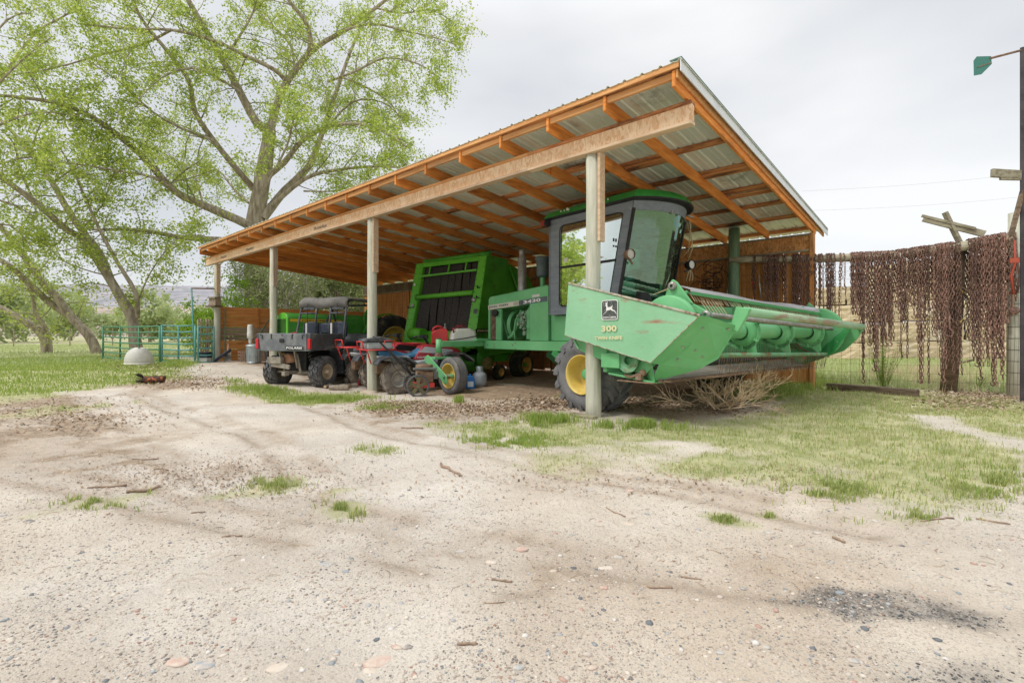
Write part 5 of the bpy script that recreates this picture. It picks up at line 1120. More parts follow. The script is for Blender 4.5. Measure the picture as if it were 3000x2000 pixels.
# ================================================================ quad bikes
def quad(label, x, y, rz, first):
    q = thing('quad_bike', label, 'quad bike', (x, y, gzf(x, y) - .01), rz)
    for s in (-1, 1):
        wheel(q, (0, s * .42, .32), .305, .28, .15, s, 'r1', Mat('dusty_rim', (.38, .36, .32), (.54, .51, .46), rough=.7, bump=.1) if 0 else m_tan if 0 else m_rimq, m_tyrem, None, nl=15, lh=.03, depth=.5, bw=.035, bolts=4)
        wheel(q, (1.22, s * .42, .30), .29, .24, .14, s, 'r1', m_rimq, m_tyrem, None, nl=15, lh=.03, depth=.4, bw=.035, bolts=4)
    # rear fender skin: arch over the wheel
    for s in (-1, 1):
        pts = [(-.46, .62), (-.40, .72), (-.2, .78), (.15, .76), (.34, .66), (.46, .50), (.52, .36)]
        mb = MB(); lo = [(-.42, .60), (-.36, .69), (-.2, .745), (.13, .725), (.31, .63), (.43, .48), (.49, .36)]
        mb.prism([(a, s * .24, b) for a, b in pts] + [(a, s * .24, b) for a, b in lo[::-1]], (0, s * .34, 0)); mb.build('rear_fender', m_blkp, q, bevel=.01)
        pts = [(.80, .55), (.88, .74), (1.02, .82), (1.4, .82), (1.60, .70), (1.66, .62)]; lo = [(.84, .55), (.91, .71), (1.03, .785), (1.38, .785), (1.57, .67), (1.63, .62)]
        mb = MB(); mb.prism([(a, s * .18, b) for a, b in pts] + [(a, s * .18, b) for a, b in lo[::-1]], (0, s * .42, 0)); mb.build('front_fender', m_blkp, q, bevel=.008)
        mb = MB(); mb.prism([(.35, s * .26, .62), (.70, s * .26, .70), (.86, s * .26, .62), (.80, s * .26, .46), (.56, s * .26, .42)], (0, s * .06, 0)); mb.build('footwell', m_greyw, q, bevel=.01)
        mb = MB()
        for i in range(5): mb.box(.50 + i * .06, .535 + i * .06, s * .33 - .01, s * .33 + .01, .50, .60)
        mb.build('vent_bars', m_blk, q)
    mb = MB(); mb.prism([(-.35, -.22, .78), (.30, -.22, .76), (.40, -.22, .66), (.85, -.22, .68), (1.5, -.22, .80), (1.48, -.22, .64), (.9, -.22, .58), (.3, -.22, .58), (-.3, -.22, .70)], (0, .44, 0)); mb.build('side_skirt', m_greyw, q, bevel=.02)
    mb = MB(); mb.prism([(.42, -.17, .68), (.50, -.17, .80), (.62, -.17, .96), (.74, -.17, 1.0), (1.25, -.17, .96), (1.52, -.17, .86), (1.50, -.17, .76), (.9, -.17, .66)], (0, .34, 0)); bd = mb.build('body_shell', m_atvred, q, bevel=.035, seg=3)
    for s in (-1, 1):
        mb = MB(); mb.prism([(.54, s * .172, .83), (.68, s * .172, .95), (1.30, s * .172, .88), (1.32, s * .172, .84), (1.0, s * .172, .80)], (0, s * .004, 0)); mb.build('decal', simple('pale_decal', (.62, .62, .66), .5) if first else m_blk, bd)
        mb = MB(); mb.prism([(.80, s * .172, .80), (1.28, s * .172, .76), (1.0, s * .172, .74)], (0, s * .005, 0)); mb.build('decal', simple('blue_decal', (.16, .30, .50), .5) if first else m_whitel, bd)
    if first: text(bd, 'POLARIS', m_whitel, (.50, -.178, .705), (1, 0, .03), (0, 0, 1), .042, .24, .003, .03)
    mb = MB(); mb.prism([(-.30, -.15, .80), (-.28, -.15, .88), (.05, -.15, .87), (.30, -.15, .80), (.48, -.15, .82), (.60, -.15, .93), (.64, -.15, .88), (.50, -.15, .72), (-.2, -.15, .74)], (0, .30, 0)); mb.build('seat', m_blue if first else m_blkp, q, bevel=.035, seg=3)
    mb = MB()                        # racks
    for (xa, xb, zz) in ((-.62, -.02, .90),):
        for yy in (-.38, -.19, 0, .19, .38): mb.tube([(xa, yy, zz), (xb, yy, zz)], .011, 6)
        mb.tube([(xa, -.40, zz), (xa, .40, zz), (xb, .40, zz), (xb, -.40, zz), (xa, -.40, zz)], .014, 6)
    mb.tube([(xa, -.25, .9), (xa - .03, -.22, 1.06), (xa - .03, .22, 1.06), (xa, .25, .9)], .014, 6); mb.tube([(-.58, -.3, .9), (-.48, -.26, .62)], .014, 6); mb.tube([(-.58, .3, .9), (-.48, .26, .62)], .014, 6)
    mb.tube([(-.30, -.39, .9), (-.24, -.39, 1.08), (-.05, -.39, 1.08), (-.03, -.39, .9)], .011, 6)
    mb.build('rear_rack', m_redp, q)
    mb = MB()
    for yy in (-.30, -.15, 0, .15, .30): mb.tube([(1.05, yy, .98), (1.62, yy, .96)], .010, 6)
    mb.tube([(1.05, -.34, .98), (1.62, -.34, .96), (1.62, .34, .96), (1.05, .34, .98), (1.05, -.34, .98)], .013, 6); mb.build('front_rack', m_redp if not first else m_blk, q)
    mb = MB(); mb.tube([(.82, 0, .98), (.74, 0, 1.12)], .03, 8); mb.tube([(.62, -.40, 1.14), (.68, -.25, 1.17), (.74, -.08, 1.12), (.74, .08, 1.12), (.68, .25, 1.17), (.62, .40, 1.14)], .013, 8); mb.box(.66, .78, -.10, .10, 1.12, 1.20); mb.tube([(.61, -.44, 1.135), (.66, -.30, 1.16)], .02, 8); mb.tube([(.61, .44, 1.135), (.66, .30, 1.16)], .02, 8); mb.build('handlebar', m_blk, q)
    mb = MB(); mb.box(.2, 1.0, -.17, .17, .26, .60); mb.bar((0, -.3, .31), (0, .3, .31), .06, .06); mb.bar((1.22, -.3, .31), (1.22, .3, .31), .05, .05); mb.box(-.35, .2, -.1, .1, .4, .62); mb.build('engine', m_rusty, q, bevel=.03)
    return q
m_rimq = Mat('dusty_rim', (.38, .36, .32), (.54, .51, .46), rough=.7, bump=.1, scale=8, c3=(.3, .24, .17), s3=8)
m_greyw = Mat('grey_white_plastic', (.48, .50, .53), (.62, .64, .66), rough=.5, bump=.03, c3=(.25, .22, .2), s3=5)
q1 = quad('red and grey quad bike with blue seat, between shed post and windrower tail wheel', -8.92, 5.92, R(73), True)
q2 = quad('red quad bike with black seat, between the utility vehicle and the nearer quad bike', -10.05, 6.05, R(80), False)
def q1w(lx, ly, lz): a = R(73); return (-8.92 + lx * math.cos(a) - ly * math.sin(a), 5.92 + lx * math.sin(a) + ly * math.cos(a), q1.location.z + lz)
bx_ = thing('storage_box', 'grey storage box with a dark faded lid on the rear rack of the quad bike', 'box', q1w(-.30, 0, .915), R(73))
MB().box(-.26, .24, -.30, .30, 0, .14).build('box_body', m_galv, bx_, bevel=.015)
mb = MB(); mb.prism([(-.30, -.34, .145), (.28, -.34, .145), (.27, -.34, .19), (.0, -.34, .25), (-.28, -.34, .20)], (0, .68, 0)); mb.build('lid', m_blkp, bx_, bevel=.012)
# red fuel can
gc = thing('fuel_can', 'bright red plastic fuel can with moulded handle on the quad bike rack', 'fuel can', q1w(1.12, .12, 1.0), R(55))
mb = MB(); mb.prism([(-.17, -.11, 0), (.17, -.11, 0), (.185, -.11, .05), (.18, -.11, .28), (.15, -.11, .33), (.02, -.11, .34), (-.10, -.11, .30), (-.175, -.11, .25)], (0, .22, 0)); mb.build('can_body', m_redp, gc, bevel=.03, seg=3)
mb = MB(); mb.tube([(-.15, 0, .26), (-.13, 0, .345), (-.05, 0, .39), (.04, 0, .375), (.08, 0, .33)], .022, 8); mb.build('handle', m_redp, gc)
mb = MB(); mb.cyl((.12, 0, .33), (.12, 0, .37), .035, 12); mb.cyl((.12, 0, .37), (.125, 0, .45), .014, 8); mb.build('spout', m_steel, gc)
# white sprayer tank
st = thing('sprayer_tank', 'white plastic spot sprayer tank strapped on the front rack of the quad bike', 'sprayer tank', q1w(1.56, -.16, .985), R(60))
mb = MB(); mb.prism([(-.26, -.20, 0), (.26, -.20, 0), (.29, -.20, .10), (.25, -.20, .30), (.12, -.20, .36), (-.16, -.20, .35), (-.27, -.20, .26), (-.29, -.20, .10)], (0, .40, 0)); mb.build('tank_body', m_white, st, bevel=.06, seg=4)
mb = MB(); mb.tube([(-.31, -.22, .10), (.0, -.225, .14), (.31, -.22, .20), (.31, .22, .20), (0, .225, .14), (-.31, .22, .10), (-.31, -.22, .10)], .010, 6); mb.build('strap', m_blk, st)
mb = MB(); mb.tube([(-.2, -.1, .34), (-.1, -.12, .40), (.0, 0, .44), (.1, .05, .40), (.0, -.1, .38), (-.15, -.05, .42), (-.2, -.12, .36)], .007, 5); mb.build('hose', m_atvred, st)
mb = MB(); mb.cyl((-.24, -.18, .26), (-.25, -.20, .36), .018, 8); mb.build('spray_wand', m_atvred, st)
# string trimmer mower
mx_, my_ = -7.70, 5.66
mw = thing('wheeled_trimmer', 'walk-behind wheeled trimmer with a long black handle and big spoked wheels', 'trimmer', (mx_, my_, gzf(mx_, my_) + .0), R(60))
def mwheel(y):
    mb = MB(); mb.lathe([(.175, -.022), (.20, -.02), (.207, 0), (.20, .02), (.175, .022)], c=(0, y, .205), axis=(0, 1, 0), n=30, closed=True); o = mb.build('wheel', m_tyrem if 0 else m_blkp, mw)
    mb = MB()
    for i in range(5):
        a = i * 2 * math.pi / 5 + .3; mb.bar((.03 * math.cos(a), y, .205 + .03 * math.sin(a)), (.178 * math.cos(a), y, .205 + .178 * math.sin(a)), .012, .055, (0, 1, 0)) if 0 else mb.prism([(.05 * math.cos(a - .6), y - .01, .205 + .05 * math.sin(a - .6)), (.18 * math.cos(a - .22), y - .01, .205 + .18 * math.sin(a - .22)), (.18 * math.cos(a + .22), y - .01, .205 + .18 * math.sin(a + .22)), (.05 * math.cos(a + .6), y - .01, .205 + .05 * math.sin(a + .6))], (0, .02, 0))
    mb.cyl((0, y - .03, .205), (0, y + .03, .205), .04, 14); mb.build('spokes', Mat('olive_plastic', (.10, .09, .045), (.17, .15, .08), bump=.05), o)
mwheel(-.30); mwheel(.28)
mb = MB(); mb.cyl((0, -.3, .205), (0, .3, .205), .015, 8); mb.box(-.05, .32, -.17, .17, .16, .24); mb.build('deck', m_redp, mw, bevel=.02)
mb = MB(); mb.box(.0, .30, -.14, .14, .25, .45); mb.cyl((.15, 0, .45), (.15, 0, .50), .13, 18); mb.lathe([(.16, .50), (.165, .56), (.15, .58), (.001, .585)], c=(.15, 0, 0), n=22); mb.build('engine', m_rusty, mw, bevel=.01)
mb = MB(); mb.box(-.08, .36, -.20, -.15, .48, .53); mb.box(.3, .4, -.1, .12, .3, .46); mb.build('fuel_tank', m_dgrey, mw, bevel=.015)
for s in (-1, 1):
    MB().tube([(.05, s * .16, .24), (-.12, s * .16, .40), (-.45, s * .16, .78), (-.70, s * .155, 1.04), (-.76, s * .10, 1.09), (-.78, 0, 1.10)], .013, 8).build('handle_tube', m_blk, mw)
    MB().tube([(.02, s * .15, .22), (-.20, s * .15, .56), (-.45, s * .15, .80)], .008, 6).build('brace', m_blk, mw)
mb = MB(); mb.tube([(-.5, .14, .84), (-.40, .20, .55), (-.25, .22, .35), (0, .2, .3)], .005, 5); mb.tube([(-.2, -.18, .55), (-.26, -.22, .2), (-.22, -.24, .02)], .004, 5); mb.build('cable', m_blk, mw)

# ================================================================ small things on the shed floor
def at(u, v, z=-.08): p = W(u, v, z=z); return p[0], p[1]
px, py = at(1405, 1130, -.03)
pt_ = thing('gas_bottle', 'grey steel propane bottle standing under the windrower rear axle', 'gas bottle', (px, py, gzf(px, py)), .4)
MB().lathe([(.001, .02), (.10, .02), (.135, .05), (.152, .10), (.152, .24), (.135, .29), (.09, .325), (.04, .34), (.001, .345)], n=28).build('tank_body', Mat('grey_enamel', (.30, .34, .38), (.40, .44, .47), rough=.4, bump=.02, c3=(.25, .22, .2), s3=8), pt_)
MB().lathe([(.10, 0), (.105, .03)], n=20).build('foot_ring', m_steel, pt_)
MB().lathe([(.075, .31), (.08, .44), (.072, .45), (.07, .31)], n=20, a0=.6, a1=5.4).build('collar', m_galv, pt_); MB().cyl((0, 0, .34), (0, 0, .40), .025, 10).build('valve', m_steel, pt_)
px, py = at(1378, 1137, -.05)
bj = thing('antifreeze_jug', 'blue plastic jug with pale label beside the grey gas bottle', 'jug', (px, py, gzf(px, py)), .9)
MB().prism([(-.09, -.06, 0), (.09, -.06, 0), (.09, -.06, .22), (.03, -.06, .28), (-.05, -.06, .28), (-.09, -.06, .22)], (0, .12, 0)).build('jug_body', m_bluej, bj, bevel=.015, seg=2)
MB().box(-.06, .06, -.064, -.061, .05, .16).build('label_patch', simple('label_white', (.55, .62, .7), .6), bj); MB().cyl((.0, 0, .28), (.0, 0, .31), .022, 10).build('cap', m_bluej, bj)
px, py = at(1470, 1125, -.03)
top(MB().box(-.35, .35, -.06, .06, 0, .03), 'plank', m_greyx, 'short weathered plank lying flat behind the baler gauge wheel', 'plank', (px + .25, py + .1, gzf(px, py) + .01), .3, bevel=.003)
# firewood and branches by the post
def logpiece(u, v, l, r, rz, label, z=-.1, tilt=0):
    px, py = at(u, v, z); o = thing('log', label, 'log', (px, py, gzf(px, py) + r * .9), rz, 'cut firewood by the utility vehicle')
    rs = [r * (1 + random.uniform(-.06, .06)) for _ in range(5)]
    MB().tube([(l * (i / 4 - .5), .012 * math.sin(i), tilt * (i / 4 - .5)) for i in range(5)], rs, 14, False).build('bark', m_bark, o)
    for s, i in ((-.5, 0), (.5, 4)): MB().cyl((l * s, .012 * math.sin(i), tilt * s), (l * s * 1.004, .012 * math.sin(i), tilt * s), rs[i] * .97, 14).build('cut_end', m_cut, o)
logpiece(1030, 1123, .35, .075, R(60), 'thick firewood round with pale cut end facing out beside the branches')
logpiece(993, 1140, .40, .06, R(50), 'firewood round lowest in the grass with a pale cut end')
logpiece(1020, 1136, .45, .05, R(100), 'thin firewood log lying sideways between the cut rounds')
for k, (a, b_, r, lab) in enumerate((((950, 1132, .02), (1040, 1100, .14), .035, 'long grey branch lying under the utility vehicle, upper one of the two'),
                                     ((952, 1140, .0), (1055, 1108, .06), .030, 'long grey branch lying under the utility vehicle, lower one of the two'))):
    p0 = at(a[0], a[1], -.11); p1 = at(b_[0], b_[1], -.11); z0 = gzf(*p0) + r + a[2]; z1 = gzf(*p1) + r + b_[2]
    pts = [Vector((p0[0] + (p1[0] - p0[0]) * t / 6, p0[1] + (p1[1] - p0[1]) * t / 6, z0 + (z1 - z0) * t / 6 + .02 * math.sin(t * 1.7 + k))) for t in range(7)]
    o = thing('branch', lab, 'branch', pts[0], 0, 'branches by the utility vehicle'); MB().tube([p - pts[0] for p in pts], [r * (1 - .06 * i) for i in range(7)], 9).build('bark', m_greyx, o); MB().cyl((0, 0, 0), (pts[0] - pts[1]).normalized() * .004, r, 9).build('cut_end', m_cut, o)
px, py = at(1048, 1130, -.1); top(MB().prism([(-.05, 0, 0), (.05, 0, 0), (.03, 0, .16), (-.03, 0, .14)], (0, .04, 0)), 'cloth', m_redp, 'small scrap of bright red plastic on the ground near the firewood', 'scrap', (px, py, gzf(px, py)), .5, bevel=.01)
# things by the left end wall
px, py = at(735, 1078, .06)
cn = thing('dustbin', 'dented galvanised metal dustbin by the end wall', 'dustbin', (-17.0, 6.15, gzf(-17.0, 6.15)))
prof = [(.001, .01), (.20, .01), (.205, .03)] + [(.205 + .028 * i / 10 + (.003 if i % 2 else 0), .03 + .50 * i / 10) for i in range(11)]
mb = MB().lathe(prof + [(.24, .54), (.24, .555)], n=32); bn = mb.build('bin_body', m_galv, cn)
mb = MB()
for i in range(24): a = i * math.pi / 12; mb.bar((.214 * math.cos(a), .214 * math.sin(a), .06), (.236 * math.cos(a), .236 * math.sin(a), .50), .006, .010, (math.cos(a), math.sin(a), 0))
mb.build('flutes', m_galv, cn)
MB().lathe([(.25, .55), (.25, .575), (.20, .60), (.05, .62), (.001, .62)], n=30).build('lid', m_galv, cn)
wp = thing('white_canister', 'tall white plastic canister with a stepped spout standing on the dustbin lid', 'canister', (-17.12, 6.08, cn.location.z + .615))
MB().lathe([(.001, 0), (.045, 0), (.05, .05), (.055, .10), (.06, .17), (.095, .19), (.10, .36), (.092, .37), (.092, .52), (.085, .58), (.08, .62), (.001, .63)], n=24).build('canister_body', m_white, wp)
cx_, cy_ = -17.75, 6.5
cr2 = thing('lattice_crate', 'pinkish white lattice plastic crate lying behind the dustbin', 'crate', (cx_, cy_, gzf(cx_, cy_)), R(80))
mb = MB()
for i in range(17): mb.box(-.5 + i * .06, -.485 + i * .06, -.02, 0, 0, .36)
for i in range(6): mb.box(-.5, .475, -.024, -.004, i * .07, i * .07 + .014)
mb.build('lattice_side', simple('pinkish_plastic', (.55, .40, .32), .6), cr2)
mb = MB()
for i in range(17): mb.box(-.5 + i * .06, -.485 + i * .06, .38, .40, 0, .36)
for i in range(4): mb.box(-.5, .475, .384, .404, i * .11, i * .11 + .014); mb.box(-.5, -.485, 0, .4, i * .11, i * .11 + .014); mb.box(.46, .475, 0, .4, i * .11, i * .11 + .014)
mb.build('lattice_side', simple('pinkish_plastic2', (.52, .38, .31), .6), cr2)
tx, ty = -17.95, 5.55
bt = thing('rubber_tray', 'black rubber figure-eight tray tipped up against the end wall', 'tray', (tx, ty, gzf(tx, ty) + .02), R(60))
out = []
for i in range(28):
    a = 2 * math.pi * i / 28; rr_ = .17 + .06 * abs(math.cos(a)) ** 2; out.append((math.cos(a) * (.30) * (1 if abs(math.cos(a)) > .3 else 1), math.sin(a) * (.15 + .04 * math.cos(a * 1) ** 2 - .0)))
Mt = Matrix.Rotation(R(-38), 3, 'Y')
mb = MB(); mb.prism([Mt @ Vector((p[0], p[1], .0)) + Vector((0, 0, .17)) for p in out], Mt @ Vector((0, 0, .03))); tb = mb.build('tray_base', m_dblue, bt, bevel=.008)
mb = MB(); mb.tube([Mt @ Vector((p[0], p[1], .05)) + Vector((0, 0, .17)) for p in out + [out[0]]], .026, 8); mb.build('tray_rim', m_dblue, bt)
sh_ = thing('shovel', 'short shovel with pale wooden handle leaning by the rubber tray', 'shovel', (-18.2, 5.75, gzf(-18.2, 5.75)))
MB().tube([(-.25, .10, .62), (.1, -.02, .30)], .018, 8).build('handle', Mat('pale_handle', (.5, .30, .22), (.62, .42, .33), bump=.1), sh_); MB().prism([(.08, -.10, .30), (.12, .07, .30), (.28, .02, .02), (.22, -.14, .02)], (0, 0, .012)).build('blade', m_steel, sh_)
bk = thing('blue_tub', 'dark blue and white plastic tub at the foot of the corner post', 'tub', (-18.35, 5.12, gzf(-18.35, 5.12)), R(30))
bk.scale = (.62, .62, .75)
MB().prism([(-.26, -.15, 0), (.26, -.15, 0), (.30, -.15, .20), (-.28, -.15, .20)], (0, .3, 0)).build('tub_base', m_white, bk, bevel=.02)
MB().prism([(-.31, -.17, .20), (.31, -.17, .20), (.33, -.17, .40), (-.34, -.17, .42)], (0, .34, 0)).build('tub_upper', m_dblue, bk, bevel=.015)
MB().box(-.35, .34, -.19, .19, .40, .435).build('lid', m_dblue, bk, bevel=.01)
for k, (x0_, y0_, x1_, y1_, z1_, lab) in enumerate(((-18.45, 5.75, -18.62, 5.82, 1.98, 'green steel fence post leaning almost upright beside the corner post'), (-18.1, 6.15, -18.6, 7.25, 1.62, 'green steel fence post leaning at a slant across the end wall'))):
    o = thing('steel_post', lab, 'fence post', (x0_, y0_, gzf(x0_, y0_)), 0, 'steel fence posts leaning on the end wall')
    a = Vector((0, 0, 0)); b_ = Vector((x1_ - x0_, y1_ - y0_, z1_ - o.location.z)); MB().bar(a, b_, .045, .008, (1, .2, 0)).build('post_flange', m_postg, o)
    mb = MB()
    for i in range(22): p = a.lerp(b_, (i + .5) / 22); mb.obox(p + Vector((.01, -.01, 0)), (.02, .018, .018), Matrix.Identity(3))
    mb.build('studs', m_galv, o)
wh = thing('spare_wheel', 'small spare wheel with red hub leaning between the dustbin and the post', 'wheel', (-16.2, 6.25, gzf(-16.2, 6.25) + .28), 0)
MB().lathe([(.18, -.05), (.25, -.06), (.28, -.02), (.28, .02), (.25, .06), (.18, .05)], axis=(.3, 1, .1), n=26, closed=True).build('tyre', m_tyred, wh); MB().lathe([(.001, .01), (.18, .03), (.185, -.03)], axis=(.3, 1, .1), n=20).build('rim', m_redp, wh)
bh = thing('bird_box', 'small grey wooden bird box on a shelf fixed to the corner post', 'bird box', (-18.42, 5.45, 1.98), R(25))
MB().box(-.20, .20, -.20, .12, 0, .04).build('shelf', m_timber, bh, bevel=.003); MB().box(-.14, .14, -.12, .10, .045, .30).build('box_body', m_greyp, bh, bevel=.003); MB().prism([(-.17, -.17, .28), (-.17, -.15, .32), (-.17, .12, .36), (-.17, .12, .32)], (.34, 0, 0)).build('roof', m_greyx, bh)
MB().box(-.16, .16, -.135, -.12, .05, .09).build('ledge', m_greyz, bh)
# ================================================================ chain fence on the right
FA = Vector((-3.86, 11.27, 0)); FB = Vector((.50, 12.46, 0)); FD = (FB - FA).normalized(); FN = Vector((FD.y, -FD.x, 0))   # FN towards the camera
fe = thing('rail_fence', 'woven wire fence with round green posts and a heavy log rail behind the chains', 'fence', (-1.7, 11.9, 0), world=True)
def fpt(t, z, off=0): p = FA.lerp(FB, t) + FN * off; return Vector((p.x, p.y, z))
RAIL = [(.0, 2.68), (.3, 2.60), (.6, 2.56), (.82, 2.65), (1.0, 2.76)]
def railz(t):
    for (a, za), (b_, zb) in zip(RAIL[:-1], RAIL[1:]):
        if t <= b_: q = (t - a) / (b_ - a); return za + (zb - za) * q
    return RAIL[-1][1]
def railr(t): return .062 + .035 * t
def tube_obj(name, pts, rs, mat, par, n=14): return MB().tube(pts, rs, n).build(name, mat, par)
tube_obj('rail', [fpt(-.02 + 1.0 * i / 14, railz(max(0, -.02 + 1.0 * i / 14)), .12) for i in range(15)], [railr(i / 14) * (1 + .03 * math.sin(i * 2)) for i in range(15)], m_log, fe)
tube_obj('post', [(-3.88, 11.24, -.3), (-3.86, 11.24, 1.5), (-3.85, 11.24, 3.36)], [.125, .12, .112], m_postg, fe, 20)
tube_obj('post', [(.51, 12.44, -.3), (.52, 12.44, 1.5), (.52, 12.44, 3.20)], [.125, .12, .112], m_post, fe, 20)
pc = W(2800, 720, y=12.3); tube_obj('post', [(pc[0] - .12, 12.32, -.2), (pc[0], 12.30, 1.5), (pc[0] + .05, 12.28, pc[2] + .05)], [.13, .11, .09], m_timber, fe, 12)
# crossed boards on the middle post
def brd(a, b_, wd, th, mat, name='crossed_board'):
    return MB().bar(a, b_, th, wd, (0, 0, 1)).build(name, mat, fe, bevel=.004)
brd(W(2705, 640, y=12.16), W(2885, 686, y=12.3), .115, .05, m_greyx); brd(W(2700, 632, y=12.14), W(2858, 670, y=12.24), .05, .04, m_greyx)
brd(W(2768, 622, y=12.2), W(2812, 712, y=12.30), .05, .13, m_greyx)
# woven wire
mb = MB()
def wirez(mb, p0, p1, z0, z1, dx=.15, dz=.15, off=0, r=.0022):
    p0 = Vector(p0); p1 = Vector(p1); l = (p1 - p0).length; n = int(l / dx)
    for i in range(n + 1):
        q = p0.lerp(p1, i / n); j = [q + Vector((random.uniform(-.008, .008), random.uniform(-.008, .008), 0)) for _ in range(3)]
        mb.tube([(j[0].x, j[0].y, z0), (j[1].x, j[1].y, (z0 + z1) / 2), (j[2].x, j[2].y, z1)], r, 3, False)
    m_ = int((z1 - z0) / dz)
    for i in range(m_ + 1):
        zz = z0 + (z1 - z0) * i / m_; pts = [Vector((p0.lerp(p1, k / 16).x, p0.lerp(p1, k / 16).y, zz + .01 * math.sin(k * 1.3 + i) - .015 * math.sin(k / 16 * math.pi))) for k in range(17)]
        mb.tube(pts, r, 3, False)
wirez(mb, FA, FB, .05, 2.5); o = mb.build('wire_mesh', m_wire, fe, kind='stuff')
mb = MB(); wirez(mb, (-19.2, 11.38, 0), (-3.9, 11.33, 0), .1, 2.72, .15, .15, r=.0026); mb.build('wire_mesh', m_wire, fe, kind='stuff')
for i, xx in enumerate((-18.3, -15.9, -13.5, -11.2, -9.0, -6.9)): MB().bar((xx, 11.36, 0), (xx + .02, 11.36, 2.95), .035, .02, (0, 1, 0)).build('steel_stake', m_wire, fe)
mb = MB()
for i in range(12):                  # wire wound round the right hand post
    zz = .2 + i * .2; mb.lathe([(.128, zz), (.133, zz + .004), (.128, zz + .008)], c=(.52, 12.44, 0), n=16)
for i in range(16): a = i * math.pi / 8; mb.tube([(.52 + .13 * math.cos(a), 12.44 + .13 * math.sin(a), .05), (.52 + .13 * math.cos(a + .2), 12.44 + .13 * math.sin(a + .2), 1.2), (.52 + .127 * math.cos(a), 12.44 + .127 * math.sin(a), 2.5)], .002, 3, False)
mb.build('wire_mesh', m_wire, fe, kind='stuff')
# ---- chains
def link_mesh(mb, p, d, tw, L_=.078, wd=.046, r=.0068):
    d = Vector(d).normalized(); t = Vector((1, 0, 0)) if abs(d.x) < .8 else Vector((0, 1, 0)); a = d.cross(t).normalized(); b_ = d.cross(a)
    s = a * math.cos(tw) + b_ * math.sin(tw); n_ = d.cross(s); p = Vector(p); pts = []
    hl = L_ / 2 - wd / 2; hw = wd / 2 - r
    for k in range(8):
        an = (k + .5) * math.pi / 4; cx_ = math.cos(an) * hw; cy_ = math.sin(an) * hw + (hl if math.sin(an) > 0 else -hl); pts.append((cx_, cy_))
    k0 = len(mb.v)
    for k, (cx_, cy_) in enumerate(pts):
        c = p + s * cx_ + d * cy_; out_ = (s * cx_ + d * (cy_ - (hl if cy_ > 0 else -hl))).normalized()
        for q in range(3): an = 2 * math.pi * q / 3; mb.v.append(tuple(c + (out_ * math.cos(an) + n_ * math.sin(an)) * r))
    for k in range(8):
        k2 = (k + 1) % 8
        for q in range(3): q2 = (q + 1) % 3; mb.f.append((k0 + k * 3 + q, k0 + k * 3 + q2, k0 + k2 * 3 + q2, k0 + k2 * 3 + q)); mb.sm.append(True)
def chain_path(front, back, r):
    pts = []; m = int(front / .05)
    for i in range(m): z_ = -front + i * .05; pts.append((.004 * math.sin(i * .7 + front * 9), -r - .012 + (.02 * math.sin(i * .11) if i < m - 6 else 0), z_))
    for k in range(7): a = math.pi * (1 - k / 6); pts.append((0, (r + .012) * math.cos(a), (r + .012) * math.sin(a)))
    m2 = int(back / .05)
    for i in range(m2): pts.append((.004 * math.cos(i * .7), r + .012, -i * .05 - .05))
    return [Vector(p) for p in pts]
def chain_mesh(front, back, r, hook=False, sc=1.0, tw0=0):
    mb = MB(); path = chain_path(front, back, r); pitch = .060 * sc; acc = 0; d_ = [0]
    for a, b_ in zip(path[:-1], path[1:]): d_.append(d_[-1] + (b_ - a).length)
    s = 0; i = 0; k = 0
    while s < d_[-1]:
        while i < len(d_) - 2 and d_[i + 1] < s: i += 1
        t = (s - d_[i]) / max(1e-6, d_[i + 1] - d_[i]); p = path[i].lerp(path[i + 1], t); link_mesh(mb, p, path[i + 1] - path[i], tw0 + (k % 2) * math.pi / 2 + random.uniform(-.25, .25), .078 * sc, .046 * sc, .0068 * sc); s += pitch; k += 1
    if hook:
        e = path[0]; mb.tube([e + Vector((0, 0, -.02)), e + Vector((.0, 0, -.07)), e + Vector((.03, 0, -.11)), e + Vector((.01, 0, -.15)), e + Vector((-.03, 0, -.13)), e + Vector((-.035, 0, -.09))], [.012, .014, .013, .012, .009, .006], 7)
    return mb.mesh('chain', m_rust)
CM = {}
def place_chain(u, bottom_v, label, sc=1.0, hook=False, group='rusty chains hanging on the log rail'):
    # position along the rail under photo column u
    r = ray(u, 740); den = r[0] * FN.x + r[1] * FN.y; F0 = FA + FN * .12; t_ = (F0.x * FN.x + F0.y * FN.y) / den; x_, y_ = r[0] * t_, r[1] * t_
    tt = ((x_ - FA.x) * FD.x + (y_ - FA.y) * FD.y) / (FB - FA).length
    zb = W(u, bottom_v, d=t_)[2]; rz = railz(min(1, max(0, tt))); fr_ = max(.15, min(rz - zb, rz - .05)); fr_ = round(fr_ / .12) * .12
    key = (fr_, random.choice((0, 1)), hook, round(sc, 2))
    if key not in CM:
        bk = min(fr_ * random.uniform(.5, .95), 1.7); CM[key] = chain_mesh(fr_, bk, .085, hook, sc, random.uniform(0, .7))
    o = bpy.data.objects.new('chain', CM[key]); COL.objects.link(o)
    o.location = (x_, y_, rz + (railr(tt) - .085)); o.rotation_euler = (0, random.uniform(-.02, .02), math.atan2(FD.y, FD.x) + random.uniform(-.2, .2))
    tag(o, label, 'chain', group); return o
ORD = 'first second third fourth fifth sixth seventh eighth ninth tenth eleventh twelfth thirteenth fourteenth fifteenth sixteenth seventeenth eighteenth'.split()
SCM = 1.14
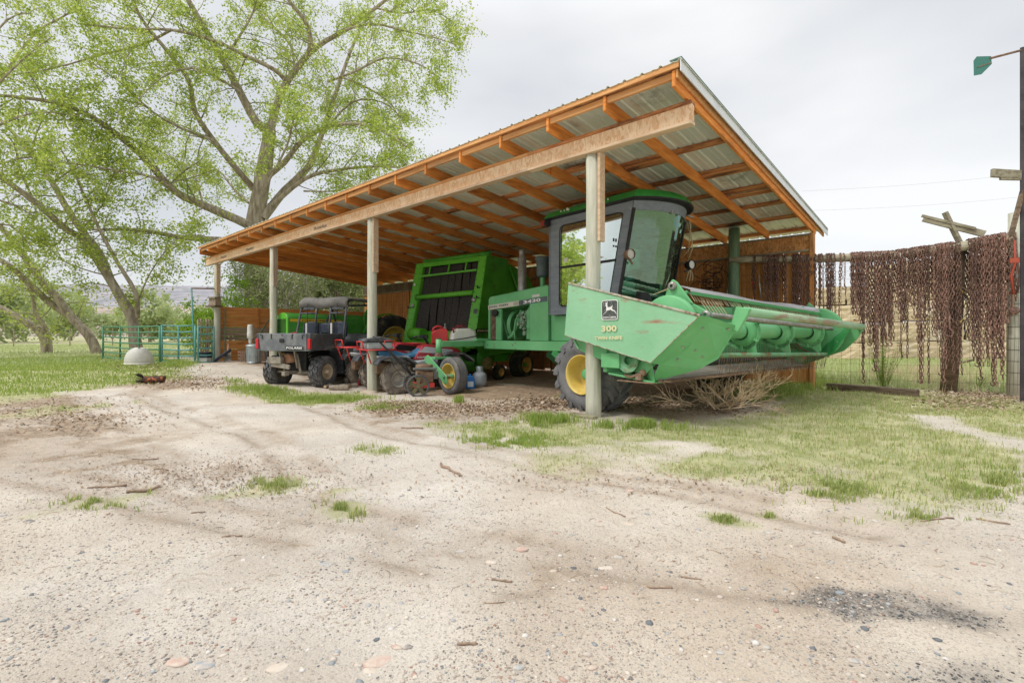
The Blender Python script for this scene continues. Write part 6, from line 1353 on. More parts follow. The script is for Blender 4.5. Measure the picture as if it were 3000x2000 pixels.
clusters = [  # x0 x1 (crop of the photograph), n, bottom y0..y1, label, scale
    (484, 500, 2, 620, 680, 'thin rusty chain hanging beside the green post, left end of the rail', .9),
    (556, 572, 2, 640, 690, 'rusty chain hanging alone before the dense dark row against the wall', 1),
    (590, 668, 8, 650, 710, 'dark rusty chain in the dense row nearest the green post', 1),
    (688, 715, 3, 660, 710, 'dark chain in the bundle of three against the shed wall planks', 1),
    (758, 822, 8, 680, 740, 'reddish heavy chain in the middle bundle against the shed wall', 1.15),
    (840, 922, 9, 660, 760, 'dark chain hanging just left of the shed corner board', 1),
    (938, 965, 3, 740, 780, 'rusty chain just right of the shed corner, in front of the straw', .9),
    (985, 1045, 6, 720, 780, 'thin rusty chain in the loose thin group before the pale straw', .9),
    (1084, 1086, 1, 790, 800, 'single thin chain hanging alone with open sky on both sides', .9),
    (1104, 1106, 1, 520, 530, 'very short chain end hanging next to the lone chain', .8),
    (1158, 1245, 11, 700, 780, 'brown chain of medium length left of the pair reaching the timber', 1),
    (1228, 1262, 2, 1180, 1200, 'long chain hanging down to the timber on the ground', 1.1),
    (1262, 1300, 4, 870, 920, 'long thin chain right of the pair reaching the timber', .9),
    (1305, 1345, 5, 1000, 1100, 'long chain in the column above the tall green weed', .95),
    (1350, 1450, 11, 780, 970, 'rusty chain in the thick row above the tall green weed', 1),
    (1465, 1540, 10, 620, 760, 'short dark chain bunched left of the wooden wedge on the rail', 1),
    (1500, 1550, 3, 880, 1090, 'long single chain with end ring below the dark bunch', .9),
    (1556, 1700, 14, 600, 780, 'rusty chain in the wide middle curtain left of the dark middle post', 1),
    (1605, 1690, 4, 1180, 1240, 'very long chain ending in the dry weeds by the timber end', 1),
    (1705, 1760, 5, 800, 960, 'thin chain hanging between the middle curtain and dark post', .85),
    (1735, 1865, 14, 620, 900, 'rusty chain piled on the rail in front of the dark middle post', 1),
    (1765, 1850, 5, 1080, 1160, 'long dark chain hanging down along the middle post', 1),
    (1880, 1905, 2, 1080, 1200, 'thin rusty chain hanging free right of the middle post', .9),
    (1960, 2060, 12, 700, 1050, 'rusty chain in the curtain right of the crossed boards', 1),
    (2000, 2100, 5, 1040, 1150, 'long rust brown chain right of the crossed boards reaching the weeds', 1.05),
    (2065, 2215, 18, 680, 1120, 'heavy red brown chain in the thickest curtain by the right post', 1.15),
    (2120, 2210, 6, 1080, 1210, 'long heavy chain hanging to the ground left of the right post', 1.15),
    (2240, 2280, 4, 600, 760, 'short dark chain hooked close beside the right hand post', 1)]
for (xa, xb, n, ya, yb, lab, sc) in clusters:
    for i in range(n):
        xx = xa + (xb - xa) * ((i + .5) / n) + random.uniform(-3, 3); yy = random.uniform(ya, yb)
        place_chain(2000 + xx * .4252, 600 + yy * .4252, lab if n == 1 else ORD[i] + ' from left: ' + lab, sc * SCM, hook=random.random() < .25)
# coiled cables and iron hung among the chains
def hang(name, lab, u, v, cat, fn, off=.22):
    r = ray(u, v); F0 = FA + FN * off; t_ = (F0.x * FN.x + F0.y * FN.y) / (r[0] * FN.x + r[1] * FN.y); o = thing(name, lab, cat, (r[0] * t_, r[1] * t_, CAM_H + r[2] * t_), math.atan2(FD.y, FD.x)); fn(o); return o
def coil(o):
    for k in range(7):
        a = .10 + .012 * k; MB().tube([(a * math.cos(q * math.pi / 9) + .02 * math.sin(k * 2), -.01 * k, 1.9 * a * math.sin(q * math.pi / 9)) for q in range(19)], .005, 6, False).build('cable_loop', m_blk if k % 3 else m_rusty, o)
    MB().tube([(-.03, 0, .27), (.0, -.03, .3), (.04, -.02, .24), (.0, .0, .2)], .009, 6).build('yellow_tie', m_stripe, o); MB().tube([(-.03, 0, -.27), (.0, -.05, -.3), (.03, -.02, -.24)], .009, 6).build('yellow_tie', m_stripe, o)
hang('cable_coil', 'dark coiled cable with yellow ties hanging right of the middle post', 2812, 895, 'cable', coil, .16)
hang('cable_coil', 'dark coiled cable with yellow ties hanging amid the right chain curtain', 2893, 905, 'cable', coil, .10)
def pulley(o): MB().lathe([(.001, -.03), (.06, -.03), (.07, -.01), (.055, 0), (.07, .01), (.06, .03), (.001, .03)], axis=(0, 1, 0), n=20).build('sheave', m_rust, o); MB().bar((-.02, 0, -.08), (-.02, 0, .30), .05, .02).build('strap', m_rusty, o)
hang('pulley_block', 'rusty pulley block hanging low beside the right hand post', 2972, 910, 'pulley', pulley, .28)
def tongs(o): MB().tube([(0, 0, .5), (0, 0, .1), (-.05, 0, -.1), (-.02, 0, -.42)], .018, 7).build('arm', simple('red_iron', (.38, .06, .03), .6), o); MB().tube([(0, 0, .5), (.03, 0, .1), (.06, 0, -.1), (.03, 0, -.40)], .018, 7).build('arm', m_rust, o); MB().box(-.07, .08, -.02, .02, .12, .2).build('joint', simple('red_iron2', (.42, .08, .04), .6), o)
hang('iron_tongs', 'orange painted iron tongs hanging at the top of the right post', 2974, 790, 'tongs', tongs, .3)
def hook_(o): MB().tube([(0, 0, .25), (0, 0, 0), (.05, 0, -.08), (.03, 0, -.16), (-.05, 0, -.14)], .015, 7).build('iron', m_rust, o)
for u, v, lb in ((2700, 895, 'rusty bar with hook hanging below the middle curtain of chains'), (2510, 915, 'rusty hook at the end of a chain before the straw'), (2782, 960, 'rusty hook hanging low in front of the dark middle post')): hang('iron_hook', lb, u, v, 'hook', hook_)
def wedge(o): MB().prism([(-.09, 0, .05), (.05, 0, -.09), (.08, 0, -.06), (-.05, 0, .09)], (0, .05, 0)).build('wood', m_white, o)
hang('wooden_wedge', 'small pale wooden wedge stuck on the rail among chains', 2646, 752, 'wedge', wedge, .22)
# wire tangle, bits hanging on the shed wall
tg_ = thing('wire_tangle', 'tangle of thin black wire hung on the shed wall planks left of the green post', 'wire', W(2075, 810, y=11.25))
for k in range(12):
    r_ = random.uniform(.12, .30); cx_, cz_ = random.uniform(-.12, .15), random.uniform(-.25, .22); MB().tube([(cx_ + r_ * math.cos(a * .52 + k) * random.uniform(.8, 1.2), random.uniform(-.04, .04), cz_ + r_ * .6 * math.sin(a * .52 + k) * random.uniform(.7, 1.3)) for a in range(12)], .0075, 4, False).build('wire_loop', m_blk, tg_)
# rods and tools standing behind the header on the wall
for i, (u, v0, v1, lab, mt) in enumerate(((1990, 850, 900, 'rusty short iron rod hanging on the wall behind the header, leftmost', m_rust), (2130, 845, 905, 'pale wooden tool handle behind the header below the green post', m_twine), (2205, 820, 880, 'red handled tool hanging on the wall right of the green post', m_redp), (2223, 810, 875, 'grey steel tool hanging on the wall right of the green post', m_steel))):
    a = Vector(W(u, v0, y=11.2)); b_ = Vector(W(u + 6, v1, y=11.2)); o = thing('hand_tool', lab, 'tool', a); MB().tube([(0, 0, 0), b_ - a], .016, 6).build('handle', mt, o); MB().ell((0, 0, 0), (.03, .02, .05), 8, 5).build('head', m_rusty, o)
# timber on the ground
p0 = W(2425, 1122, z=.12); p1 = W(2690, 1142, z=.12)
o = thing('timber', 'dark weathered square timber lying along the foot of the wire fence', 'timber', (p0[0], p0[1], gzf(p0[0], p0[1]) + .07)); MB().bar((0, 0, 0), (p1[0] - p0[0], p1[1] - p0[1], .0), .15, .15).build('beam', m_timber, o, bevel=.01)
px, py = W(2810, 1075, z=.1)[:2]; o = thing('board_end', 'dark broken board leaning in the weeds behind the wire fence', 'board', (px, py, .1)); MB().bar((-.28, 0, 0), (.30, .2, .22), .14, .05).build('board', m_timber, o, bevel=.01)
# iron pole with vane at the right edge
tp = W(2998, 700, d=7.9)
tw = thing('vane_pole', 'tall dark iron pole at the right edge carrying a side arm with green vane', 'pole', (tp[0], tp[1], 0))
MB().bar((.0, 0, -.1), (.0, 0, CAM_H + 840 / FOC * 7.9), .075, .075).build('pole', Mat('dark_iron', (.045, .04, .045), (.09, .08, .085), rough=.6, metal=.4, bump=.1), tw, bevel=.006)
cr_x = Vector((.733, .680, 0)); cr_z = Vector((-.680, .733, 0))       # unit vectors seen as sideways and away
def tl(u, v, dd=7.9): p = Vector(W(u, v, d=dd)); return p - Vector((tp[0], tp[1], 0))
MB().tube([tl(2992, 148), tl(2900, 172)], .018, 8).build('side_arm', m_rusty, tw)
v_ = [tl(2853, 178), tl(2862, 166), tl(2904, 165), tl(2906, 188), tl(2876, 218), tl(2854, 222)]
MB().prism(v_, cr_z * .006).build('vane', simple('vane_green', (.05, .20, .16), .5), tw); MB().bar(tl(2862, 198), tl(2905, 184), .012, .012).build('vane_rib', m_rusty, tw)
MB().bar(tl(2905, 507), tl(2990, 512), .05, .13).build('cross_board', m_greyx, tw, bevel=.004); MB().bar(tl(2930, 523), tl(2990, 524), .04, .05).build('cross_board', m_greyx, tw, bevel=.004)
MB().bar(tl(2962, 690), tl(2996, 560), .05, .05).build('brace', m_timber, tw)
# ================================================================ straw stack beyond the fence
m_straw = Mat('straw_bale', (.52, .40, .24), (.74, .63, .44), rough=.95, scale=30, stretch=(.3, .3, 1.6), bump=.9, bscale=40, bdist=.03, c3=(.72, .66, .55), s3=1.1, lo3=.5, hi3=.72, rand=.13)
sx = W(2640, 1040, z=.1); SO = Vector(W(2385, 1045, z=.1)[:2] + (0,)); SE = Vector(W(3050, 1062, z=.1)[:2] + (0,)); sd2 = (SE - SO).normalized(); SL = (SE - SO).length
bm_ = MB(); bl, bh_, bd_ = 1.22, .78, 1.1
rng = random.Random(5)
vs = []; 
def bale_mesh():
    mb = MB(); n_ = 5
    k0 = len(mb.v)
    for (face) in range(6):
        pass
    mb.box(-bl / 2 + .01, bl / 2 - .01, -bd_ / 2, bd_ / 2, .01, bh_ - .01); return mb.mesh('straw_bale', m_straw)
bmesh_ = bale_mesh(); nb = int(SL / bl) + 1
import bmesh
bmx = bmesh.new(); bmx.from_mesh(bmesh_); bmesh.ops.subdivide_edges(bmx, edges=bmx.edges[:], cuts=5, use_grid_fill=True)
for v in bmx.verts:
    c = Vector((v.co.x / bl * 2, v.co.y / bd_ * 2, (v.co.z - bh_ / 2) / bh_ * 2)); m_x = sorted([abs(c.x), abs(c.y), abs(c.z)])
    if m_x[1] > .9: v.co = Vector((v.co.x * .965, v.co.y * .965, bh_ / 2 + (v.co.z - bh_ / 2) * .95))
    v.co += Vector((rng.uniform(-.025, .025), rng.uniform(-.03, .03), rng.uniform(-.015, .015)))
bmx.to_mesh(bmesh_); bmx.free()
rot = math.atan2(sd2.y, sd2.x)
for row in range(5):
    for i in range(nb):
        if row == 4 and i in (0, 1, 5, 6): continue
        p = SO + sd2 * ((i + (.5 if row % 2 else 0)) * bl) + Vector((-sd2.y, sd2.x, 0)) * (.05 * rng.uniform(-1, 1) + .04 * row)
        o = bpy.data.objects.new('straw_bale', bmesh_); COL.objects.link(o); o.location = (p.x, p.y, gzf(p.x, p.y) - .05 + row * bh_); o.rotation_euler = (0, 0, rot + rng.uniform(-.03, .03)); 
        tag(o, ORD[i] + ' bale from the left in the ' + ['lowest row of the straw stack', 'second lowest row of the straw stack', 'middle row of the straw stack', 'second highest row of the straw stack', 'pale top row of the straw stack'][row], 'straw bale', 'bales of the straw stack behind the wire fence')
# ================================================================ gates and yard things on the left
def gate(label, p0, p1, h, nr, nv, mat, cat='gate', name='tube_gate', posts=True, ex=.0):
    p0 = Vector(p0); p1 = Vector(p1); o = thing(name, label, cat, p0); d = p1 - p0
    zs = [.08 + (h - .08) * (1 - (1 - k / (nr - 1)) ** 1.0) for k in range(nr)]
    for k, zz in enumerate(zs):
        sag = [d * t + Vector((0, 0, zz - .02 * math.sin(t * math.pi))) for t in (0, .25, .5, .75, 1)]; MB().tube(sag, .024, 8).build('rail', mat, o)
    for k in range(nv):
        t = k / (nv - 1); q = d * t; MB().tube([q + Vector((0, 0, .0)), q + Vector((0, 0, h))], .032 if t in (0, 1) else .028, 8).build('upright', mat, o)
    return o
def gpt(u, z_, dd): r = ray(u, 980); return (r[0] * dd, r[1] * dd, z_)
G1, G2, G3, G4 = gpt(302, .17, 18.5), gpt(468, .14, 16.0), gpt(572, .12, 15.9), gpt(626, .12, 16.2)
gate('long green tube gate panel left of the white dome kennel', G1, G2, 1.20, 7, 4, m_gate)
gate('shorter teal tube gate leaf right of the white dome kennel', (G2[0] + .03, G2[1] + .05, .13), G3, 1.24, 7, 3, m_teal)
gate('narrow teal gate with six rails in front of the grey palings', (G3[0] + .12, G3[1] + .05, .12), G4, 1.20, 6, 2, m_teal)
gp = thing('gate_frame', 'tall thin teal pipe post with a level pipe reaching to the shed corner', 'gate post', G3)
MB().tube([(0, 0, -.1), (-.10, -.08, 2.42)], .026, 8).build('upright', m_teal, gp); b4 = Vector(gpt(632, 2.60, 16.7)) - Vector(G3); MB().tube([(-.10, -.08, 2.42), b4], .022, 8).build('pipe', m_rusty, gp)
pal = thing('paling_panel', 'panel of rough upright palings behind the narrow teal gate', 'fence panel', gpt(580, .1, 16.4)); pd = Vector(gpt(628, .1, 16.7)) - pal.location
for i in range(7): q = pd * (i / 6); MB().box(q.x - .045, q.x + .045, q.y - .01, q.y + .01, 0, 1.48 + .02 * math.sin(i * 2.3)).build('paling', m_greyz, pal)
ig = W(380, 1072, z=.15)
kn_ = thing('dome_kennel', 'white plastic dome dog kennel sitting on the lawn by the gates', 'kennel', (ig[0] - .15, ig[1] + .25, gzf(ig[0], ig[1])), .5)
prof = [(.44, 0), (.445, .05), (.43, .07), (.415, .10)]
for i in range(7):
    z0_ = .10 + i * .068; r0 = .425 * math.sqrt(max(0, 1 - ((z0_ - .1) / .50) ** 2.3)); r1 = .425 * math.sqrt(max(0, 1 - ((z0_ + .06 - .1) / .50) ** 2.3)); prof += [(r0 - .003, z0_ + .004), (r0, z0_ + .01), (r1, z0_ + .06)]
prof += [(.12, .585), (.001, .59)]
kn_.scale = (.84, .84, .88); MB().lathe(prof, n=30).build('dome_shell', m_white, kn_)
mb = MB(); mb.tube([(.06, -.08, .585), (.14, -.14, .57), (.10, -.02, .59)], .02, 6); mb.build('vent_cap', m_greyp, kn_)
# charred stump piece
bp = W(450, 1116, z=.05); cl = thing('burnt_log', 'charred log chunk with orange split wood lying on the dirt', 'log', (bp[0], bp[1], gzf(bp[0], bp[1]) + .09), R(50))
mb = MB(); mb.tube([(-.20 + .06 * i, .01 * math.sin(i * 2), .015 * math.cos(i * 3)) for i in range(8)], [.07 + .02 * random.random() for _ in range(8)], 9); mb.build('charred_wood', Mat('charred_bark', (.02, .013, .01), (.10, .035, .02), bump=.9, scale=20, c3=(.50, .15, .05), s3=12, lo3=.52, hi3=.6), cl)
mb = MB()
for i in range(60): a = random.uniform(0, 6.28); mb.tube([(-.20, .05 * math.cos(a), .05 * math.sin(a)), (-.28 - random.random() * .06, .12 * math.cos(a), .12 * math.sin(a) + .02)], .006, 3)
mb.build('splinters', simple('char', (.03, .02, .015), .9), cl)
# ================================================================ tumbleweed branches under the header
tb0 = Vector(W(2085, 1200, z=0)); tbz = thing('tumbleweed', 'big dry tan tumbleweed bush lying under the cutting header', 'tumbleweed', (tb0.x, tb0.y, gzf(tb0.x, tb0.y)))
mb = MB(); rg = random.Random(3)
def grow(mb, p, d, l, r, lev):
    pts = [p]; q = Vector(p); dd = Vector(d)
    for i in range(4): dd = (dd + Vector((rg.uniform(-.22, .22), rg.uniform(-.22, .22), rg.uniform(-.12, .18)))).normalized(); q = q + dd * l / 4; q.z = max(q.z, .01); pts.append(q.copy())
    mb.tube(pts, [r, r * .9, r * .8, r * .65, r * .45], 4, False)
    if lev > 0:
        for i in range(rg.randint(4, 6)):
            k = rg.randint(1, 4); nd_ = (dd + Vector((rg.uniform(-.9, .9), rg.uniform(-.9, .9), rg.uniform(-.5, .8)))).normalized(); grow(mb, pts[k], nd_, l * rg.uniform(.4, .65), r * .6, lev - 1)
for k in range(16):
    an = rg.uniform(0, 6.28); grow(mb, Vector((rg.uniform(-.45, .30), rg.uniform(-.25, .30), .05)), Vector((math.cos(an), math.sin(an), rg.uniform(.05, .75))), rg.uniform(.40, .62), .0085, 2 if k % 3 else 3)
mb.build('twigs', Mat('dry_stems', (.58, .42, .26), (.78, .61, .42), rough=.9, bump=0, scale=9), tbz)
# ================================================================ trees
rt = random.Random(11); RS = .62
class Tree:
    def __init__(s): s.wood = MB(); s.tw_v = []; s.tw_f = []; s.lv = []     # lv: leaf centres
    def limb(s, pts, r0, r1, n=9, wob=0):
        """smooth limb through points"""
        P_ = [Vector(p) for p in pts]; out = []; r0 = r0 * RS; r1 = r1 * RS
        for i in range(len(P_) - 1):
            a = P_[max(0, i - 1)]; b = P_[i]; c = P_[i + 1]; d = P_[min(len(P_) - 1, i + 2)]
            for k in range(3):
                t = k / 3; t2 = t * t; t3 = t2 * t
                out.append(.5 * ((2 * b) + (c - a) * t + (2 * a - 5 * b + 4 * c - d) * t2 + (3 * b - a - 3 * c + d) * t3))
        out.append(P_[-1]); m = len(out)
        rs = [(r0 + (r1 - r0) * i / (m - 1)) * (1 + rt.uniform(-.05, .05)) for i in range(m)]
        s.wood.tube(out, rs, n, False); return out, rs
    def twig(s, p, d, l, r, seg=3, droop=.0):
        pts = [p]; q = Vector(p); dd = Vector(d).normalized()
        for i in range(seg): dd = (dd + Vector((rt.uniform(-.25, .25), rt.uniform(-.25, .25), rt.uniform(-.2, .2) - droop))).normalized(); q = q + dd * l / seg; pts.append(q)
        k0 = len(s.tw_v)
        for i, p_ in enumerate(pts):
            rr = r * (1 - .8 * i / seg); a = dd.cross(Vector((0, 0, 1))); a = a.normalized() if a.length > .01 else Vector((1, 0, 0)); b = a.cross(dd)
            s.tw_v += [tuple(p_ + a * rr), tuple(p_ - a * rr * .5 + b * rr * .87), tuple(p_ - a * rr * .5 - b * rr * .87)]
        for i in range(seg):
            for j in range(3): j2 = (j + 1) % 3; s.tw_f.append((k0 + i * 3 + j, k0 + i * 3 + j2, k0 + i * 3 + 3 + j2, k0 + i * 3 + 3 + j))
        return pts, dd
    def dress(s, out, rs, dens=1.0, bl=(1.2, 2.4), leaf=26, spread=.32, t0=.25, nt=6, droop=.05, up=.15, leafp=1.0):
        """side branches with twigs and leaf clumps along a limb"""
        tot = sum((b - a).length for a, b in zip(out[:-1], out[1:])); n = int(tot * dens * (1 - t0)) + 2
        for k in range(n):
            t = t0 + (1 - t0) * (k + rt.random()) / n; i = min(len(out) - 2, int(t * (len(out) - 1))); p = out[i].lerp(out[i + 1], rt.random()); ax = (out[i + 1] - out[i]).normalized()
            d = Vector((rt.gauss(0, 1), rt.gauss(0, 1), rt.gauss(up, .7))); d = (d - ax * d.dot(ax) * .6 + ax * .45).normalized()
            l = rt.uniform(*bl) * (1.15 - .45 * t); br = min(rs[i] * .45, .012 + l * .012)
            pts, dd = s.twig(p, d, l, br, 4, droop)
            for m in range(nt):
                j = rt.randint(1, 4); q = pts[j] if j < 4 else pts[4]
                d2 = (dd + Vector((rt.gauss(0, .7), rt.gauss(0, .7), rt.gauss(0, .6) - droop))).normalized(); p2, d3 = s.twig(q, d2, l * rt.uniform(.25, .5), .006, 2, droop)
                if rt.random() < leafp: s.lv.append((p2[0], p2[-1], leaf, spread))
    def finish(s, name, label, loc, barkm, twm, leafm, ls=.055, group=None, cat='tree'):
        o = thing(name, label, cat, loc, group=group, world=True)
        s.wood.build('trunk', barkm, o)
        L0 = np.array(loc, np.float32)
        if s.tw_v:
            m = np_mesh('twigs', np.array(s.tw_v, np.float32) - L0, np.array(s.tw_f), twm, 4); t = nobj('twigs', m, o); t['kind'] = 'stuff'
        if s.lv:
            cs = []
            for (a, b, n, sp) in s.lv:
                k = max(3, int(n * rt.uniform(.5, 1.4))); t = np.random.rand(k, 1); A = np.array(a); B = np.array(b); cs.append(A + (B - A) * (t * 1.15) + np.random.randn(k, 3) * sp * .42)
            c = np.concatenate(cs); n = len(c); a = np.random.randn(n, 3); a /= np.linalg.norm(a, axis=1)[:, None]; b = np.random.randn(n, 3); b = np.cross(a, b); b /= np.linalg.norm(b, axis=1)[:, None]
            sz = ls * (.6 + .8 * np.random.rand(n, 1)); cc = np.cross(a, b) * .18
            V = np.stack([c - a * sz, c + b * sz * .55 + cc * sz, c + a * sz, c - b * sz * .55 + cc * sz], 1).reshape(-1, 3) - L0
            F_ = np.arange(n * 4).reshape(-1, 4); m = np_mesh('crown', V, F_, leafm, 4); cr = nobj('crown', m, o); cr['kind'] = 'stuff'; s.n = n
        return o
def T(u, v, d): return Vector(W(u, v, d=d))
# ---- the big cottonwood behind the shed
A = Tree(); D0 = 24.5
def px(l, d=D0, dd=0): return [T(u, v, d + dd * i / max(1, len(l) - 1)) for i, (u, v) in enumerate(l)]
base = T(752, 1012, D0); base.z = 0
tr_, rs = A.limb([base + Vector((0, 0, -.3)), T(752, 900, D0), T(748, 780, D0), T(746, 661, D0), T(768, 536, D0), T(786, 417, D0), T(790, 372, D0)], .95, .40, 16)
A.wood.lathe([(.95, -.2), (.75, .4), (.62, 1.0)], c=base, n=16)
limbs = [  # points, radius from-to, depth change
    ([(790, 380), (750, 357), (702, 268), (655, 179), (595, 77), (545, -10), (500, -90)], .38, .14, -2.5, 0),
    ([(786, 400), (798, 357), (821, 280), (863, 208), (929, 137), (1012, 89), (1101, 24), (1180, -40)], .36, .10, 2, 0),
    ([(905, 150), (911, 119), (893, 60), (845, 0), (830, -70)], .20, .10, -2, 0),
    ([(840, 240), (804, 205), (714, 161), (625, 119), (506, 89), (380, 85), (238, 71)], .18, .05, -5, 0),
    ([(770, 640), (833, 560), (905, 488), (934, 417), (964, 333), (1000, 226), (1040, 120), (1090, 30)], .34, .09, 4, 0),
    ([(750, 690), (732, 661), (595, 601), (512, 560), (417, 458), (333, 387), (250, 333), (149, 298), (0, 280)], .36, .08, -6, 0),
    ([(744, 554), (702, 506), (625, 411), (571, 327), (554, 238), (494, 155), (417, 60), (380, -20)], .26, .08, -4, .0),
    ([(752, 710), (643, 702), (536, 696), (450, 680), (387, 673), (268, 673)], .26, .07, -4, 0),
    ([(780, 520), (833, 476), (881, 417), (952, 375), (1042, 363), (1131, 387), (1190, 430)], .24, .05, -3, 0),
    ([(800, 600), (893, 524), (976, 500), (1089, 488), (1170, 490), (1240, 480)], .18, .04, -2, 0),
    ([(1012, 89), (1090, 70), (1180, 90), (1270, 110), (1330, 130)], .10, .03, 0, 1),
    ([(960, 240), (1040, 210), (1130, 170), (1230, 190), (1290, 230)], .10, .03, -3, 1),
    ([(940, 400), (1030, 300), (1120, 300), (1180, 350)], .10, .03, 0, 1),
    ([(1000, 226), (1080, 260), (1150, 310), (1180, 380)], .09, .03, 2, 1),
    ([(702, 268), (640, 230), (560, 200), (470, 230), (400, 300)], .10, .03, -5, 1),
    ([(512, 560), (450, 520), (340, 500), (220, 480), (120, 470)], .12, .03, -7, 1),
    ([(625, 411), (540, 380), (450, 330), (350, 240), (260, 180)], .11, .03, -5, 1),
    ([(655, 179), (700, 110), (740, 40), (760, -30)], .12, .05, -1, 1),
    ([(863, 208), (850, 130), (780, 60), (720, -20)], .12, .05, 3, 1),
    ([(595, 601), (560, 500), (480, 450), (400, 380)], .10, .03, 3, 1),
    ([(760, 620), (690, 560), (640, 500), (600, 520)], .12, .03, 3, 1),
    ([(770, 560), (840, 430), (860, 350), (900, 300)], .10, .03, -4, 1),
    ([(1101, 24), (1180, 40), (1260, 30), (1320, 60)], .08, .03, 1, 1),
    ([(500, 89), (420, 130), (300, 160), (160, 200), (40, 220)], .10, .03, -4, 1),
    ([(0, 240), (100, 100), (200, 40), (260, -40)], .12, .04, 2, 1),
    ([(890, 560), (980, 560), (1060, 540), (1120, 560)], .07, .02, -1, 1)]
for (l, r0, r1, dd, sub) in limbs:
    d0 = D0 + (dd * .4 if sub else 0); out, rs = A.limb(px(l, d0, dd * (1 if not sub else .6)), r0, r1, 8 if r0 > .15 else 6)
    A.dress(out, rs, dens=3.6 if sub else 2.7, bl=(.9, 2.7), leaf=27, spread=.36, t0=.08 if sub else .22, nt=7)
A.finish('cottonwood_tree', 'huge spreading cottonwood with fresh green leaves rising behind the shed', (base.x, base.y, 0), m_bark, m_twig, m_leaf, .056)
# ---- leaning trees on the left
RS = .47
B = Tree(); D1 = 21
o1, r1_ = B.limb([T(405, 1040, D1) + Vector((0, 0, -.3)), T(396, 1000, D1), T(386, 930, D1), T(352, 870, D1), T(316, 808, D1), T(245, 703, D1), T(196, 673, D1 - .5), T(100, 590, D1 - 1), T(0, 518, D1 - 1.5), T(-80, 470, D1 - 2)], .52, .16, 12)
o2, r2_ = B.limb([T(320, 812, D1), T(290, 740, D1 + .4), T(238, 673, D1 + .8), T(190, 600, D1 + 1), T(155, 536, D1 + 1.2), T(90, 450, D1 + 1.5), T(36, 387, D1 + 2), T(-20, 330, D1 + 2)], .36, .12, 10)
o3, r3_ = B.limb([T(402, 930, D1), T(398, 860, D1 - .5), T(345, 770, D1 - .6), T(298, 684, D1 - .8), T(256, 595, D1 - 1), T(220, 512, D1 - 1), T(180, 440, D1 - 1)], .20, .06, 8)
for (o_, r_) in ((o1, r1_), (o2, r2_), (o3, r3_)): B.dress(o_, r_, dens=2.8, bl=(.8, 2.4), leaf=20, spread=.36, t0=.30, nt=6)
for l, r0 in (([(386, 930), (440, 800), (520, 700), (600, 690)], .07), ([(316, 808), (250, 790), (180, 760), (120, 700)], .07), ([(100, 590), (60, 500), (40, 420), (0, 380)], .10), ([(238, 673), (300, 600), (330, 520), (380, 470)], .08), ([(196, 673), (160, 720), (80, 700), (20, 720)], .06), ([(155, 536), (240, 470), (280, 400), (340, 330)], .08), ([(90, 450), (120, 360), (180, 300), (240, 250)], .08)):
    o_, r_ = B.limb(px(l, D1, -1), r0, .03, 6); B.dress(o_, r_, dens=4, bl=(.7, 1.9), leaf=20, spread=.36, t0=.15, nt=6)
B.finish('leaning_cottonwood', 'tall forked cottonwood leaning left behind the green tube gate', (base.x * 0 + B.wood.v[0][0], B.wood.v[0][1], 0), m_bark, m_twig, m_leaf, .058)
Ct = Tree(); D2 = 23.5
o1, r1_ = Ct.limb([T(292, 1040, D2) + Vector((0, 0, -.2)), T(262, 985, D2), T(210, 930, D2), T(165, 870, D2), T(123, 825, D2), T(70, 750, D2), T(35, 703, D2), T(-40, 620, D2)], .48, .2, 12)
o2, r2_ = Ct.limb([T(205, 925, D2), T(150, 890, D2), T(90, 835, D2 - .5), T(30, 780, D2 - 1), T(-40, 740, D2 - 1)], .34, .2, 10)
for (o_, r_) in ((o1, r1_), (o2, r2_)): Ct.dress(o_, r_, dens=2.6, bl=(.8, 2.2), leaf=18, spread=.36, t0=.2, nt=6)
Ct.finish('leaning_cottonwood', 'thick double trunk leaning left with its foot beside the green gate', (Ct.wood.v[0][0], Ct.wood.v[0][1], 0), m_bark, m_twig, m_leaf, .058)
Dt = Tree(); D3 = 24
o1, r1_ = Dt.limb([T(137, 1045, D3) + Vector((0, 0, -.2)), T(135, 1000, D3), T(110, 965, D3), T(60, 935, D3), T(10, 905, D3), T(-50, 880, D3)], .50, .2, 12)
o2, r2_ = Dt.limb([T(140, 1000, D3), T(132, 960, D3), T(105, 920, D3), T(96, 870, D3), T(80, 820, D3), T(95, 780, D3)], .26, .08, 10)
for (o_, r_) in ((o1, r1_), (o2, r2_)): Dt.dress(o_, r_, dens=2.2, bl=(.8, 2.4), leaf=12, spread=.36, t0=.35, nt=6)
Dt.wood.tube([T(-60, 1048, 22), T(60, 1050, 22.5), T(130, 1048, 23)], [.22, .2, .14], 10); Dt.finish('gnarled_tree', 'short gnarled tree with a crooked low trunk at the left end of the lawn', (Dt.wood.v[0][0], Dt.wood.v[0][1], 0), m_bark, m_twigp, m_leaf, .055)
# high foliage entering at the upper left from a tree outside the frame
Et = Tree(); D4 = 17
for l in ([(-200, 420), (-60, 300), (60, 180), (150, 110)], [(-200, 420), (-40, 380), (100, 330), (230, 340)], [(-200, 420), (-90, 200), (20, 60), (90, 40)], [(-200, 420), (-30, 480), (90, 460), (180, 500)], [(-200, 420), (-60, 560), (40, 600), (110, 640)], [(-200, 500), (-60, 650), (30, 660), (90, 720)]):
    o_, r_ = Et.limb(px(l, D4, 2), .13, .03, 7); Et.dress(o_, r_, dens=2.4, bl=(.7, 1.7), leaf=22, spread=.36, t0=.1, nt=6)
bb = T(-210, 430, D4); Et.limb([Vector((bb.x, bb.y, -.2)), Vector((bb.x, bb.y, bb.z))], .4, .2, 12)
Et.finish('roadside_tree', 'leafy tree at the far left edge with only its branches reaching into view', (bb.x, bb.y, 0), m_bark, m_twig, m_leaf, .052)
RS = .6
